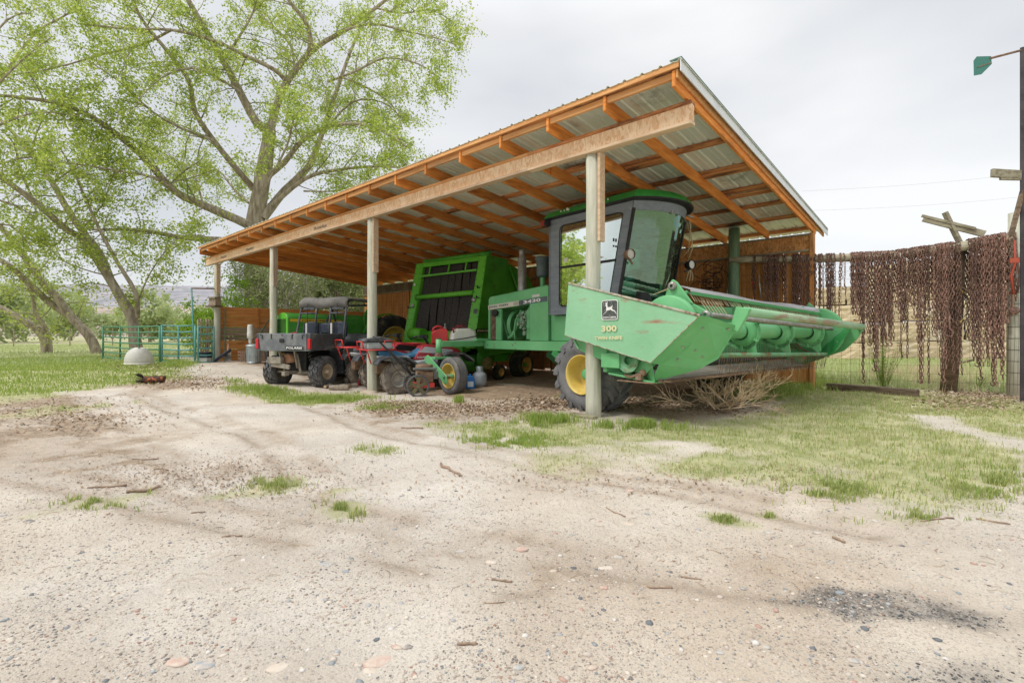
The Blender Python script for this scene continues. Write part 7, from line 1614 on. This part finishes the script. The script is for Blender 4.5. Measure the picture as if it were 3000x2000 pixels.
# ---- willowy bare thicket under the cottonwood, seen below the roof
def thicket(name, label, u0, u1, v0, v1, d, n, lf, leafm, twm, col=None, ls=.05, dens=9):
    t = Tree(); 
    for k in range(n):
        u = rt.uniform(u0, u1); dd = d + rt.uniform(-1.2, 1.2); b = T(u, 1000, dd); b.z = 0; tp_ = T(u + rt.uniform(-60, 60), rt.uniform(v0, v0 + (v1 - v0) * .5), dd); mid = b.lerp(tp_, .5) + Vector((rt.uniform(-.4, .4), rt.uniform(-.4, .4), .3))
        o_, r_ = t.limb([b, mid, tp_], .05, .015, 5); t.dress(o_, r_, dens=dens, bl=(.5, 1.5), leaf=lf, spread=.22, t0=.15, nt=6, droop=.28, up=.1)
    c = T((u0 + u1) / 2, 1000, d); return t.finish(name, label, (c.x, c.y, 0), twm, twm, leafm, ls, cat='shrub' if 'shrub' in name else 'thicket')
thicket('willow_thicket', 'pale bare drooping brush round the cottonwood trunk, seen over the end wall', 680, 860, 700, 820, 22.5, 20, 4, m_leafp, m_twigp)
thicket('willow_thicket', 'pale leafy brush beyond the shed, seen between canvas roof and rafters', 860, 1080, 760, 860, 25, 20, 12, m_leafp, m_twigp)
def shrub(label, u, v, d, w_, h_, n, leafm, name='green_shrub', leaf=24, sp=.25, tw=m_twig, ls=.055):
    t = Tree(); b = T(u, v, d); z0 = gzf(b.x, b.y)
    for k in range(n):
        a = rt.uniform(0, 6.28); r = w_ * math.sqrt(rt.random()) * .5; e = Vector((b.x + r * math.cos(a), b.y + r * math.sin(a), z0 + h_ * rt.uniform(.4, 1)))
        o_, r_ = t.limb([Vector((b.x, b.y, z0)), Vector((b.x + r * .4 * math.cos(a), b.y + r * .4 * math.sin(a), z0 + h_ * .35)), e], .02 + h_ * .006, .01, 5); t.dress(o_, r_, dens=max(1, 6 / h_), bl=(.15 * h_, .4 * h_), leaf=leaf, spread=sp, t0=.25, nt=4)
    return t.finish(name, label, (b.x, b.y, z0), tw, tw, leafm, ls, cat='shrub' if 'tree' not in name else 'tree')
shrub('bright green bushy shrub just left of the shed corner post', 600, 1000, 19, 1.5, 2.5, 9, m_leafd)
shrub('bright green bush behind the end wall right of the corner post', 665, 1000, 21, 1.8, 3.1, 9, m_leafd)
# ---- far trees: fields at the left, crowns over the back wall
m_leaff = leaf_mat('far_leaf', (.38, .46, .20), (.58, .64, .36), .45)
far = [(40, 985, 62, 10, 8, 'round pale green tree in the far field at the left edge'), (210, 985, 75, 9, 7, 'pale green tree in the far field between leaning trunks'), (330, 985, 85, 8, 6, 'small pale green tree far beyond the long green gate'), (440, 985, 58, 9, 5.5, 'pale spreading tree far beyond the teal gate leaf'), (520, 985, 66, 7, 5, 'pale grey green tree far behind the tall teal pipe post'), (-60, 985, 50, 8, 8, 'pale tree at the far left beyond the gnarled trunk')]
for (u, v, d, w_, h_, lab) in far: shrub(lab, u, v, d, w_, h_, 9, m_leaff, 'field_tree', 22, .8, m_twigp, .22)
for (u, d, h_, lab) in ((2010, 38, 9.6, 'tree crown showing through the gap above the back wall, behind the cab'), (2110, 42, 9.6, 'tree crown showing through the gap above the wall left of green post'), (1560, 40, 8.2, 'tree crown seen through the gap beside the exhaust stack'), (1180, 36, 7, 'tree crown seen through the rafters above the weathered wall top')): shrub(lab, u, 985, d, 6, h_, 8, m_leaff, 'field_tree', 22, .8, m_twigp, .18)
# trees on the far side of the yard, behind the camera: they show in the cab windows
shrub('leafy tree across the yard, seen only as a reflection in the cab window', -9000, 985, 1, 1, 1, 0, m_leaff) if 0 else None
def back_tree(x, y, h, lab):
    t = Tree(); z0 = gzf(x, y)
    for k in range(12):
        a = rt.uniform(0, 6.28); r = h * .28 * math.sqrt(rt.random()); o_, r_ = t.limb([Vector((x, y, z0)), Vector((x + r * .3 * math.cos(a), y + r * .3 * math.sin(a), z0 + h * .4)), Vector((x + r * math.cos(a), y + r * math.sin(a), z0 + h * rt.uniform(.6, 1)))], .2, .04, 6); t.dress(o_, r_, dens=1.2, bl=(1, 2), leaf=14, spread=.7, t0=.3, nt=4)
    t.finish('yard_tree', lab, (x, y, z0), m_bark, m_twig, m_leaf, .16)
back_tree(-27, -10.5, 9, 'leafy tree across the yard mirrored in the left of the cab window'); back_tree(-34, -16, 12, 'tall tree across the yard mirrored in the rear cab window')
print('leaves', sum(len(m.polygons) for m in bpy.data.meshes if m.name.startswith('crown')))
# ================================================================ hills, far fences, wires
def hill(name, u0, u1, dist, prof, mat, label=None, n=120, rows=14):
    us = np.linspace(u0, u1, n); V = []; 
    for i, u in enumerate(us):
        r = ray(u, 980); rr = np.array(r[:2]); top_ = np.interp(u, [p[0] for p in prof], [p[1] for p in prof]); hz = (980 - top_) / FOC * dist + CAM_H
        for k in range(rows):
            t = k / (rows - 1); dd = dist * (.45 + .75 * t); f = min(1, t / .75); rise = f ** 1.3 if f < .8 else f ** 1.3 + 0; w_ = 1 + .16 * (fbm(np.array([u * .02]), np.array([t * 6.0]), 4, 7)[0] - .5) * (1 if t < .72 else .2)
            q = rr * dd; V.append((q[0], q[1], hz * min(1, rise * w_ if t < .72 else 1.0) - (1.5 if k == 0 else 0)))
    V = np.array(V); idx = np.arange(n * rows).reshape(n, rows); F_ = np.stack([idx[:-1, :-1], idx[1:, :-1], idx[1:, 1:], idx[:-1, 1:]], -1).reshape(-1, 4)
    o = nobj(name, np_mesh(name, V, F_, mat, 4, True)); tag(o, kind='structure'); return o
m_hill = Mat('sage_hillside', (.40, .32, .28), (.55, .46, .40), rough=1, scale=.02, bump=.3, bscale=.08, c3=(.16, .17, .13), s3=.09, lo3=.52, hi3=.60, spec=.05, bdist=3)
m_mesa = Mat('haze_tinted_mesa', (.30, .29, .33), (.42, .39, .40), rough=1, scale=.008, bump=0, c3=(.22, .24, .24), s3=.03, lo3=.5, hi3=.6, spec=.05)  # pale lavender tone paints the distance haze into the colour
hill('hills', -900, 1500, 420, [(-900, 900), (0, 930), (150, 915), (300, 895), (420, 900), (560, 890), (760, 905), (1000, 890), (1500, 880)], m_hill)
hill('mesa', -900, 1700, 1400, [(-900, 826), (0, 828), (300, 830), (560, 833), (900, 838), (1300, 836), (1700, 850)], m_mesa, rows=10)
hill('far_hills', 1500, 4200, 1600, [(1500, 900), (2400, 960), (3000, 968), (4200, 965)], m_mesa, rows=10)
# no haze volume, the mesa colour carries it; a field fence in the middle distance
ff = thing('field_fence', 'thin wire fence on grey stakes running across the far pasture', 'fence', (0, 0, 0))
pp = [T(u, 980, d) for u, d in ((-200, 36), (-60, 36), (40, 37), (205, 38), (330, 40), (435, 44), (560, 50), (700, 56))]
for p in pp: z0 = gzf(p.x, p.y); MB().bar((p.x, p.y, z0 - .1), (p.x, p.y, z0 + 1.35), .07, .07, (1, 0, 0)).build('stake', m_greyp, ff)
for k in range(4):
    mb = MB(); mb.tube([(p.x, p.y, gzf(p.x, p.y) + .3 + k * .3) for p in pp], .006, 4, False); mb.build('wire', m_wire, ff)
for k, (v0, v1) in enumerate(((560, 497), (618, 566))):
    a = T(2350, v0, 60); b_ = T(3100, v1, 60); o = thing('power_line', ['upper thin power line crossing the sky right of the shed', 'lower thin power line crossing the sky right of the shed'][k], 'wire', a)
    MB().tube([(b_ - a) * (i / 10) + Vector((0, 0, -.35 * math.sin(i / 10 * math.pi))) for i in range(11)], .009, 4, False).build('cable', simple('line', (.3, .3, .32), .6), o)
# ================================================================ grass
rn = np.random.RandomState(4)
def frustum(x, y, m=350):
    a = .733 * x + .680 * y; d = -.680 * x + .733 * y; u = PCX + FOC * a / np.maximum(d, .1); return (d > .9) & (u > -m) & (u < 3000 + m)
def blades(px, py, h, wdt, name, mat, lean=.35):
    n = len(px); z = gz(px, py); an = rn.rand(n) * 6.283; h = h * (.45 + rn.rand(n) * .9); w_ = wdt * (.6 + .8 * rn.rand(n)); ln = h * lean * rn.randn(n)
    dx, dy = np.cos(an), np.sin(an); b0 = np.stack([px - dx * w_, py - dy * w_, z - .006], 1); b1 = np.stack([px + dx * w_, py + dy * w_, z - .006], 1)
    mx = px - dy * ln * .35; my = py + dx * ln * .35
    m0 = np.stack([mx - dx * w_ * .7, my - dy * w_ * .7, z + h * .55], 1); m1 = np.stack([mx + dx * w_ * .7, my + dy * w_ * .7, z + h * .55], 1)
    tp_ = np.stack([px - dy * ln, py + dx * ln, z + h * (1 - .12 * np.abs(ln / h))], 1)
    V = np.stack([b0, b1, m1, m0, tp_], 1).reshape(-1, 3); k = np.arange(n)[:, None] * 5
    F3 = np.concatenate([k + [0, 1, 2], k + [0, 2, 3], k + [3, 2, 4]], 0)
    o = nobj(name, np_mesh(name, V, F3, mat, 3)); tag(o, kind='stuff'); return o
def scatter(n, x0, x1, y0, y1, dens_fn, thresh=None):
    x = x0 + (x1 - x0) * rn.rand(n); y = y0 + (y1 - y0) * rn.rand(n); k = frustum(x, y); x, y = x[k], y[k]; p = dens_fn(x, y); k = rn.rand(len(x)) < p; return x[k], y[k]
def tufty(x, y): return smooth((fbm(x * 9, y * 9, 2, 50) - .36) / .3)
m_grass = leaf_mat('grass_blade', (.23, .34, .07), (.56, .56, .24), .4)
m_grassb = leaf_mat('bright_grass_blade', (.23, .36, .05), (.50, .57, .18), .45)
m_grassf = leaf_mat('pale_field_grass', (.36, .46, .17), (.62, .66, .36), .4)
m_grassd = leaf_mat('dry_grass_blade', (.56, .48, .28), (.70, .62, .42), .35)
gd = lambda x, y: masks(x, y)[0] ** 1.1 * (.25 + .75 * tufty(x, y))
x, y = scatter(340000, -8.5, 4.5, 2.4, 11.5, lambda x, y: gd(x, y) * np.clip(1.6 - np.hypot(x, y) / 16, .35, 1)); h0 = .028 + .03 * smooth((y - 4.2) / 1.5) * (fbm(x * 1.5, y * 1.5, 3, 61)) ; k = rn.rand(len(x)) < .28
blades(x[~k], y[~k], h0[~k], .0026, 'grass', m_grass, .5); blades(x[k], y[k], h0[k] * .85, .0024, 'grass', m_grassd, .6)
x, y = scatter(50000, -13, -4, .8, 6.0, lambda x, y: masks(x, y)[0] ** 1.3 * tufty(x, y)); blades(x, y, .05, .004, 'grass', m_grassb, .4)
x, y = scatter(130000, -27, -11, -8, 8.0, lambda x, y: masks(x, y)[0] * (x < -12.5)); blades(x, y, .055, .008, 'grass', m_grassb, .3)
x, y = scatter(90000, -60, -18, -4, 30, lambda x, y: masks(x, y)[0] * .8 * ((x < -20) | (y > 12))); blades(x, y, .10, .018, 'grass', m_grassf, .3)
x, y = scatter(60000, -6, 12, 12.4, 32, lambda x, y: np.ones_like(x)); blades(x, y, .14, .014, 'grass', m_grassf, .3)
# brighter long grass by the posts and along the wall foot
def patch(u, v, ru, rv, n, h, w_, mat, z_=0, lean=.4, name='grass'):
    c = W(u, v, z=z_); q = rn.randn(n, 2) * .45; us = u + q[:, 0] * ru; vs = v + q[:, 1] * rv; a = (us - PCX) / FOC; b_ = -(vs - PCY) / FOC; t = (z_ - CAM_H) / b_
    X_ = (.733 * a - .680) * t; Y_ = (.680 * a + .733) * t; cl_ = fbm(X_ * 9, Y_ * 9, 3, 71) > .44 + .12 * rn.rand(len(X_)); return blades(X_[cl_], Y_[cl_], h, w_, name, mat, lean)
for a in ((1600, 1238, 90, 14, 5200, .10, .0035), (1870, 1252, 130, 10, 4600, .085, .0035), (2240, 1150, 110, 22, 6500, .17, .004), (2390, 1130, 90, 18, 2500, .16, .004), (2330, 1118, 70, 10, 2500, .28, .005), (790, 1140, 70, 10, 2600, .11, .005), (960, 1158, 150, 12, 5600, .085, .004), (700, 1135, 60, 12, 1200, .07, .005), (1500, 1290, 160, 26, 5200, .045, .003), (1110, 1192, 70, 8, 900, .05, .004), (1340, 1172, 22, 5, 500, .12, .004), (1690, 1160, 70, 6, 500, .06, .004), (530, 1085, 60, 10, 1500, .16, .006), (1240, 1170, 60, 6, 300, .04, .003)):
    patch(*a, m_grassb)
for a in ((1095, 1322, 70, 16, 900, .045, .003), (800, 1412, 90, 20, 900, .04, .0028), (1000, 1490, 70, 30, 1600, .045, .0028), (250, 1482, 130, 18, 900, .035, .0028), (2120, 1515, 50, 12, 350, .035, .0025), (2255, 1506, 20, 6, 120, .03, .0025), (2680, 1510, 200, 20, 1400, .035, .0025), (2900, 1420, 150, 60, 3000, .05, .003), (2430, 1440, 160, 34, 2600, .045, .003)):
    patch(*a, m_grass, 0, .6)
patch(2800, 1125, 150, 26, 3500, .22, .003, m_grassd); patch(2700, 1100, 200, 14, 3000, .3, .004, m_grassd, .1)
def weed(u, v, label, n, h, sp=.12, zz=.1):
    p = W(u, v, z=zz); z0 = gzf(p[0], p[1]); o = thing('weed', label, 'plant', (p[0], p[1], z0)); mb = MB(); lf_ = MB()
    for i in range(n):
        a = rt.uniform(0, 6.28); d = Vector((math.cos(a) * sp, math.sin(a) * sp, 0)) * rt.random(); hh = h * rt.uniform(.6, 1); e = d * 2.2 + Vector((0, 0, hh)); mb.tube([d * .5, d * 1.2 + Vector((0, 0, hh * .5)), e], [.006, .004, .002], 4, False)
        for k in range(9):
            t = rt.uniform(.1, 1); q = (d * .5).lerp(e, t); b_ = rt.uniform(0, 6.28); l = .10 * h * rt.uniform(.8, 1.4); c = Vector((math.cos(b_), math.sin(b_), .4)); s_ = Vector((-math.sin(b_), math.cos(b_), 0)) * l * .10; lf_.add([q, q + c * l * .5 + s_, q + c * l, q + c * l * .5 - s_], [(0, 1, 2, 3)])
    mb.build('stem', m_grassb, o); lf_.build('leaves', m_grassb, o, kind='stuff')
weed(2585, 1118, 'tall bright green leafy weed growing through the wire fence', 26, 1.05, .2); weed(2360, 1120, 'low leafy weed at the wall foot below the far end of the header', 18, .4, .25, 0); weed(2860, 1140, 'low green weed clump at the foot of the right chains', 16, .35, .25, 0)
# ================================================================ gravel, stones, leaves, sticks
ico = [(0, 0, 1), (.894, 0, .447), (.276, .851, .447), (-.724, .526, .447), (-.724, -.526, .447), (.276, -.851, .447), (.724, .526, -.447), (-.276, .851, -.447), (-.894, 0, -.447), (-.276, -.851, -.447), (.724, -.526, -.447), (0, 0, -1)]
icf = [(0, 1, 2), (0, 2, 3), (0, 3, 4), (0, 4, 5), (0, 5, 1), (1, 6, 2), (2, 7, 3), (3, 8, 4), (4, 9, 5), (5, 10, 1), (6, 7, 2), (7, 8, 3), (8, 9, 4), (9, 10, 5), (10, 6, 1), (11, 7, 6), (11, 8, 7), (11, 9, 8), (11, 10, 9), (11, 6, 10)]
ICO = np.array(ico); ICF = np.array(icf)
def pebbles(px, py, s, name, mat, flat=.5, sink=.25, sm=True):
    n = len(px); an = rn.rand(n) * 6.283; sx, sy, sz = s * (.7 + .7 * rn.rand(n)), s * (.7 + .4 * rn.rand(n)), s * flat * (.7 + .6 * rn.rand(n)); j = 1 + .22 * rn.randn(n, 12, 1) * .6
    v = ICO[None] * j; vx = v[..., 0] * sx[:, None]; vy = v[..., 1] * sy[:, None]; vz = v[..., 2] * sz[:, None]; c, s_ = np.cos(an)[:, None], np.sin(an)[:, None]
    V = np.stack([px[:, None] + vx * c - vy * s_, py[:, None] + vx * s_ + vy * c, gz(px, py)[:, None] + vz + (sz * (1 - 2 * sink))[:, None] * .5], -1).reshape(-1, 3)
    F_ = (np.arange(n)[:, None, None] * 12 + ICF[None]).reshape(-1, 3); o = nobj(name, np_mesh(name, V, F_, mat, 3, sm)); tag(o, kind='stuff'); return o
def stone_mat(name, cols):
    m = bpy.data.materials.new(name); m.use_nodes = True; nt = m.node_tree; nd = nt.nodes; p = nd['Principled BSDF']; p.inputs['Roughness'].default_value = .85; p.inputs['Specular IOR Level'].default_value = .25
    g_ = nd.new('ShaderNodeNewGeometry'); r = nd.new('ShaderNodeValToRGB'); r.color_ramp.interpolation = 'CONSTANT'; els = r.color_ramp.elements
    els[0].position = 0; els[0].color = (*cols[0][1], 1); els[1].position = cols[1][0]; els[1].color = (*cols[1][1], 1)
    for q, c in cols[2:]: e = els.new(q); e.color = (*c, 1)
    nt.links.new(g_.outputs['Random Per Island'], r.inputs[0]); tc = nd.new('ShaderNodeTexCoord'); n = nd.new('ShaderNodeTexNoise'); n.inputs['Scale'].default_value = 60; n.inputs['Detail'].default_value = 5; nt.links.new(tc.outputs['Object'], n.inputs['Vector'])
    mr = nd.new('ShaderNodeMapRange'); mr.inputs[3].default_value = .72; mr.inputs[4].default_value = 1.25; nt.links.new(n.outputs['Fac'], mr.inputs[0]); mx = nd.new('ShaderNodeMixRGB'); mx.blend_type = 'MULTIPLY'; mx.inputs[0].default_value = 1; nt.links.new(r.outputs[0], mx.inputs[1]); nt.links.new(mr.outputs[0], mx.inputs[2]); nt.links.new(mx.outputs[0], p.inputs['Base Color'])
    b = nd.new('ShaderNodeBump'); b.inputs['Strength'].default_value = .3; b.inputs['Distance'].default_value = .004; nt.links.new(n.outputs['Fac'], b.inputs['Height']); nt.links.new(b.outputs[0], p.inputs['Normal']); return m
m_grit = stone_mat('grit', [(0, (.50, .42, .34)), (.35, (.34, .29, .25)), (.55, (.62, .55, .47)), (.75, (.22, .205, .195)), (.87, (.40, .25, .19)), (.93, (.24, .27, .28))])
m_stone = stone_mat('river_stone', [(0, (.55, .48, .41)), (.3, (.42, .42, .41)), (.5, (.64, .57, .48)), (.72, (.30, .32, .33)), (.82, (.50, .33, .27)), (.88, (.66, .62, .57)), (.96, (.18, .19, .20))])
m_dgrit = stone_mat('asphalt_crumb', [(0, (.10, .10, .10)), (.4, (.20, .19, .18)), (.8, (.20, .18, .16)), (.92, (.4, .35, .3))])
bare = lambda x, y: (1 - masks(x, y)[0]) 
def polar(n, d0, d1, pw=1.6):        # more points near the camera, evenly spread in the view
    d = d0 * (d1 / d0) ** (rn.rand(n) ** (1 / 1.0)); a = (rn.rand(n) * 3200 - 100 - PCX) / FOC; return .733 * a * d - .680 * d, .680 * a * d + .733 * d
x, y = polar(70000, 1.4, 9); k = rn.rand(len(x)) < bare(x, y) * smooth((fbm(x * 2, y * 2, 3, 80) - .3) / .3); x, y = x[k], y[k]; pebbles(x, y, .0022 + .0042 * rn.rand(len(x)) ** 3, 'gravel', m_grit)
x, y = polar(3000, 1.5, 13); k = rn.rand(len(x)) < bare(x, y); x, y = x[k], y[k]; pebbles(x, y, .005 + .010 * rn.rand(len(x)) ** 3, 'gravel', m_stone, .45, .45)
x, y = polar(100000, 1.4, 4.5); k = rn.rand(len(x)) < masks(x, y)[2]; x, y = x[k], y[k]; pebbles(x, y, .0016 + .005 * rn.rand(len(x)) ** 3, 'gravel', m_dgrit)
# individually placed stones
m_st1 = [Mat('stone_%s' % n_, c, c2, rough=.9, scale=25, bump=.3, c3=(.60, .51, .42), s3=22, lo3=.42, hi3=.60) for n_, c, c2 in (('tan', (.52, .43, .34), (.63, .54, .44)), ('slate', (.27, .30, .32), (.38, .40, .41)), ('brick', (.48, .30, .24), (.60, .42, .35)), ('grey', (.36, .36, .34), (.50, .49, .46)), ('dark', (.09, .10, .11), (.16, .17, .18)), ('cream', (.58, .50, .41), (.68, .60, .51)))]
stn = ['tan', 'slate blue', 'brick red', 'grey', 'dark', 'cream']
stones = [(1842, 1533, 22, 0, 'with a pointed top in the middle of the bare ground'), (1530, 1610, 20, 2, 'near the middle of the drive, left of the straw bits'), (960, 1652, 24, 1, 'flat and long, in the left middle of the drive'), (1013, 1673, 11, 1, 'small, just right of the long slate stone'), (807, 1662, 8, 4, 'small, left of the long slate stone'), (880, 1663, 6, 2, 'tiny, close left of the long slate stone'), (1846, 1437, 14, 2, 'near the grass edge in the middle right'), (1730, 1437, 15, 3, 'pale, near the grass edge below the shed post'), (2640, 1598, 10, 4, 'alone on the bare ground right of middle'), (2748, 1636, 11, 0, 'flat, at the right above the dark gravel'), (1681, 1663, 10, 4, 'small and round, left of the pale flat stone'), (1621, 1680, 14, 0, 'lying left of centre in the near drive'), (1810, 1632, 16, 3, 'angular, in the centre of the drive'), (1775, 1662, 26, 5, 'flat and pale, in the centre of the drive'), (1520, 1955, 20, 3, 'pointed, near the bottom edge left of centre'), (1735, 1956, 15, 2, 'pinkish and rounded at the bottom edge'), (1110, 1935, 46, 2, 'large flat slab at the bottom edge'), (820, 1952, 38, 5, 'large flat slab at the bottom edge, left of the brick one'), (595, 1948, 34, 1, 'large and flat at the bottom edge left'), (520, 1935, 36, 2, 'long flat slab at the bottom left'), (1085, 1963, 26, 5, 'flat, touching the bottom edge right of the red slab'), (1195, 1895, 16, 4, 'round, at the bottom right of the red slab'), (1162, 1896, 18, 2, 'rounded, above the large red slab'), (1050, 1948, 14, 1, 'small, beside the large red slab'), (85, 1528, 16, 4, 'on the left edge of the drive'), (8, 1510, 12, 1, 'at the very left edge of the drive'), (2110, 1912, 12, 3, 'small, left of the dark gravel bottom'), (2460, 1735, 14, 1, 'small, at the top edge of the dark gravel'), (2255, 1560, 16, 3, 'flat, on the bare ground below the grass'), (2395, 1562, 14, 1, 'small, with a twig below the grass edge'), (1895, 1505, 9, 1, 'small, below the grass edge in the middle'), (2060, 1500, 10, 3, 'small flat one below the grass edge'), (1440, 1648, 18, 5, 'flat, left of centre on the drive'), (1350, 1612, 14, 3, 'with a pale top beside dry roots'), (2830, 1700, 10, 4, 'small, above the right dark gravel'), (2500, 1935, 18, 1, 'blue, near the bottom right'), (1640, 1857, 9, 1, 'tiny blue one low in the middle'), (2245, 1895, 12, 3, 'small pale one in the lower right'), (1770, 1720, 13, 2, 'rounded, in the middle near drive'), (1077, 1460, 15, 3, 'half buried beside the weed tuft')]
for (u, v, s, ci, lab) in stones:
    p = W(u, v, z=gzf(*W(u, v, z=0)[:2])); dist = -.68 * p[0] + .733 * p[1]; r = s / FOC * dist
    mb = MB(); fl_ = .30 if s < 22 else .16; mb.ell((0, 0, 0), (r, r * random.uniform(.55, .8), r * fl_), 11, 7, jit=.13)
    o = top(mb, 'stone', m_st1[ci], stn[ci] + ' stone ' + lab, 'stone', (p[0], p[1], gzf(p[0], p[1]) + (r * .04 if s < 22 else -r * .055)), YAW + random.uniform(-.4, .4), 'single stones on the drive')
# fallen leaves and bark litter
def flakes(x, y, s, name, mat, tilt=.35):
    n = len(x); z = gz(x, y) + .006; a = rn.rand(n) * 6.283; dx = np.stack([np.cos(a), np.sin(a), tilt * rn.randn(n)], 1) * s[:, None]; dy = np.stack([-np.sin(a), np.cos(a), tilt * rn.randn(n)], 1) * s[:, None] * .6
    c = np.stack([x, y, z + .3 * s * rn.rand(n)], 1); V = np.stack([c - dx, c - dy * .9 + np.array([0, 0, .004]), c + dx, c + dy], 1).reshape(-1, 3); o = nobj(name, np_mesh(name, V, np.arange(n * 4).reshape(-1, 4), mat, 4)); tag(o, kind='stuff')
m_litter = stone_mat('leaf_litter', [(0, (.38, .26, .17)), (.3, (.50, .39, .28)), (.55, (.26, .17, .11)), (.75, (.60, .50, .38)), (.92, (.14, .10, .07))])
def zone(u, v, ru, rv, n, z_=-.05):
    q = rn.randn(n, 2) * .5; us = u + q[:, 0] * ru; vs = np.maximum(v + q[:, 1] * rv, 1040); a = (us - PCX) / FOC; b_ = -(vs - PCY) / FOC; t = (z_ - CAM_H) / b_; return (.733 * a - .680) * t, (.680 * a + .733) * t
for (u, v, ru, rv, n, s) in ((1330, 1210, 260, 26, 5500, .017), (1180, 1190, 120, 16, 2200, .016), (560, 1110, 170, 18, 2000, .022), (2850, 1165, 170, 34, 5500, .022), (1700, 1180, 260, 22, 4000, .024), (200, 1200, 300, 50, 1600, .018), (600, 1370, 500, 60, 2600, .008), (1900, 1400, 900, 60, 900, .010), (420, 1080, 140, 14, 1200, .035), (2120, 1195, 200, 20, 900, .02)):
    x, y = zone(u, v, ru, rv, n, 0 if u > 1500 else -.07 if u > 700 else .06); k = frustum(x, y); x, y = x[k], y[k]; flakes(x, y, s * (.5 + rn.rand(len(x))), 'leaf_litter', m_litter)
sticks = [(1290, 1362, 1352, 1398, .012, 'thick bark covered stick lying on the bare ground left of centre'), (385, 1348, 465, 1340, .006, 'thin stick, uppermost of the sticks on the left dirt'), (450, 1382, 495, 1376, .006, 'thin short stick just below the uppermost left stick'), (255, 1432, 370, 1425, .008, 'grey stick at the left of the bark pile on the dirt'), (370, 1442, 470, 1428, .012, 'tan bark strip in the pile on the left dirt'), (560, 1492, 600, 1488, .004, 'thin stick in front of the left dirt patch'), (650, 1568, 710, 1563, .006, 'short tan stick in the left drive'), (590, 1405, 606, 1428, .004, 'thin reddish stick pointing away on the left dirt'), (1175, 1258, 1240, 1258, .012, 'brown stick by the grass edge left of the tail wheel'), (1440, 1706, 1500, 1708, .005, 'brown stick with peeling bark near the middle'), (1340, 1895, 1395, 1894, .006, 'short reddish brown stick near the bottom middle'), (1420, 1786, 1480, 1785, .003, 'thin straw coloured stick low in the middle'), (1895, 1723, 1970, 1728, .005, 'reddish crumbled bark strip low in the centre'), (1995, 1683, 2055, 1688, .005, 'reddish crumbled bark strip right of centre'), (2440, 1572, 2475, 1586, .008, 'short red brown bark piece right of centre'), (1775, 1490, 1832, 1510, .004, 'thin curved twig below the grass edge'), (2700, 1530, 2790, 1518, .006, 'reddish twig cluster stick at the grass edge on the right'), (2860, 1520, 2960, 1540, .006, 'reddish long twig at the grass edge, far right')]
for (u0, v0, u1, v1, r, lab) in sticks:
    a = Vector(W(u0, v0, z=0)); b_ = Vector(W(u1, v1, z=0)); n = 7; pts = []
    for i in range(n): q = a.lerp(b_, i / (n - 1)); sd_ = Vector((-(b_ - a).y, (b_ - a).x, 0)).normalized(); q = q + sd_ * random.uniform(-1, 1) * (b_ - a).length * .04; pts.append(Vector((q.x, q.y, gzf(q.x, q.y) + r * .8)))
    o = thing('stick', lab, 'stick', pts[0], 0, 'sticks on the drive'); MB().tube([p - pts[0] for p in pts], [r * random.uniform(.6, 1.1) for _ in pts], 7).build('bark', Mat('stick_bark', (.23, .155, .11), (.42, .31, .22), bump=.4, scale=30) if 'stick_bark' not in bpy.data.materials else bpy.data.materials['stick_bark'], o)
x, y = polar(700, 2.0, 9); k = rn.rand(len(x)) < bare(x, y); x, y = x[k], y[k]; mb = MB()
for a, b_ in zip(x, y):
    an = random.uniform(0, 6.28); l = random.uniform(.01, .05); z_ = gzf(a, b_) + .003; mb.tube([(a, b_, z_), (a + l * math.cos(an), b_ + l * math.sin(an), z_ + .002), (a + 1.8 * l * math.cos(an + .3), b_ + 1.8 * l * math.sin(an + .3), z_)], .0012, 3, False)
o = mb.build('twig_litter', m_litter); tag(o, kind='stuff')
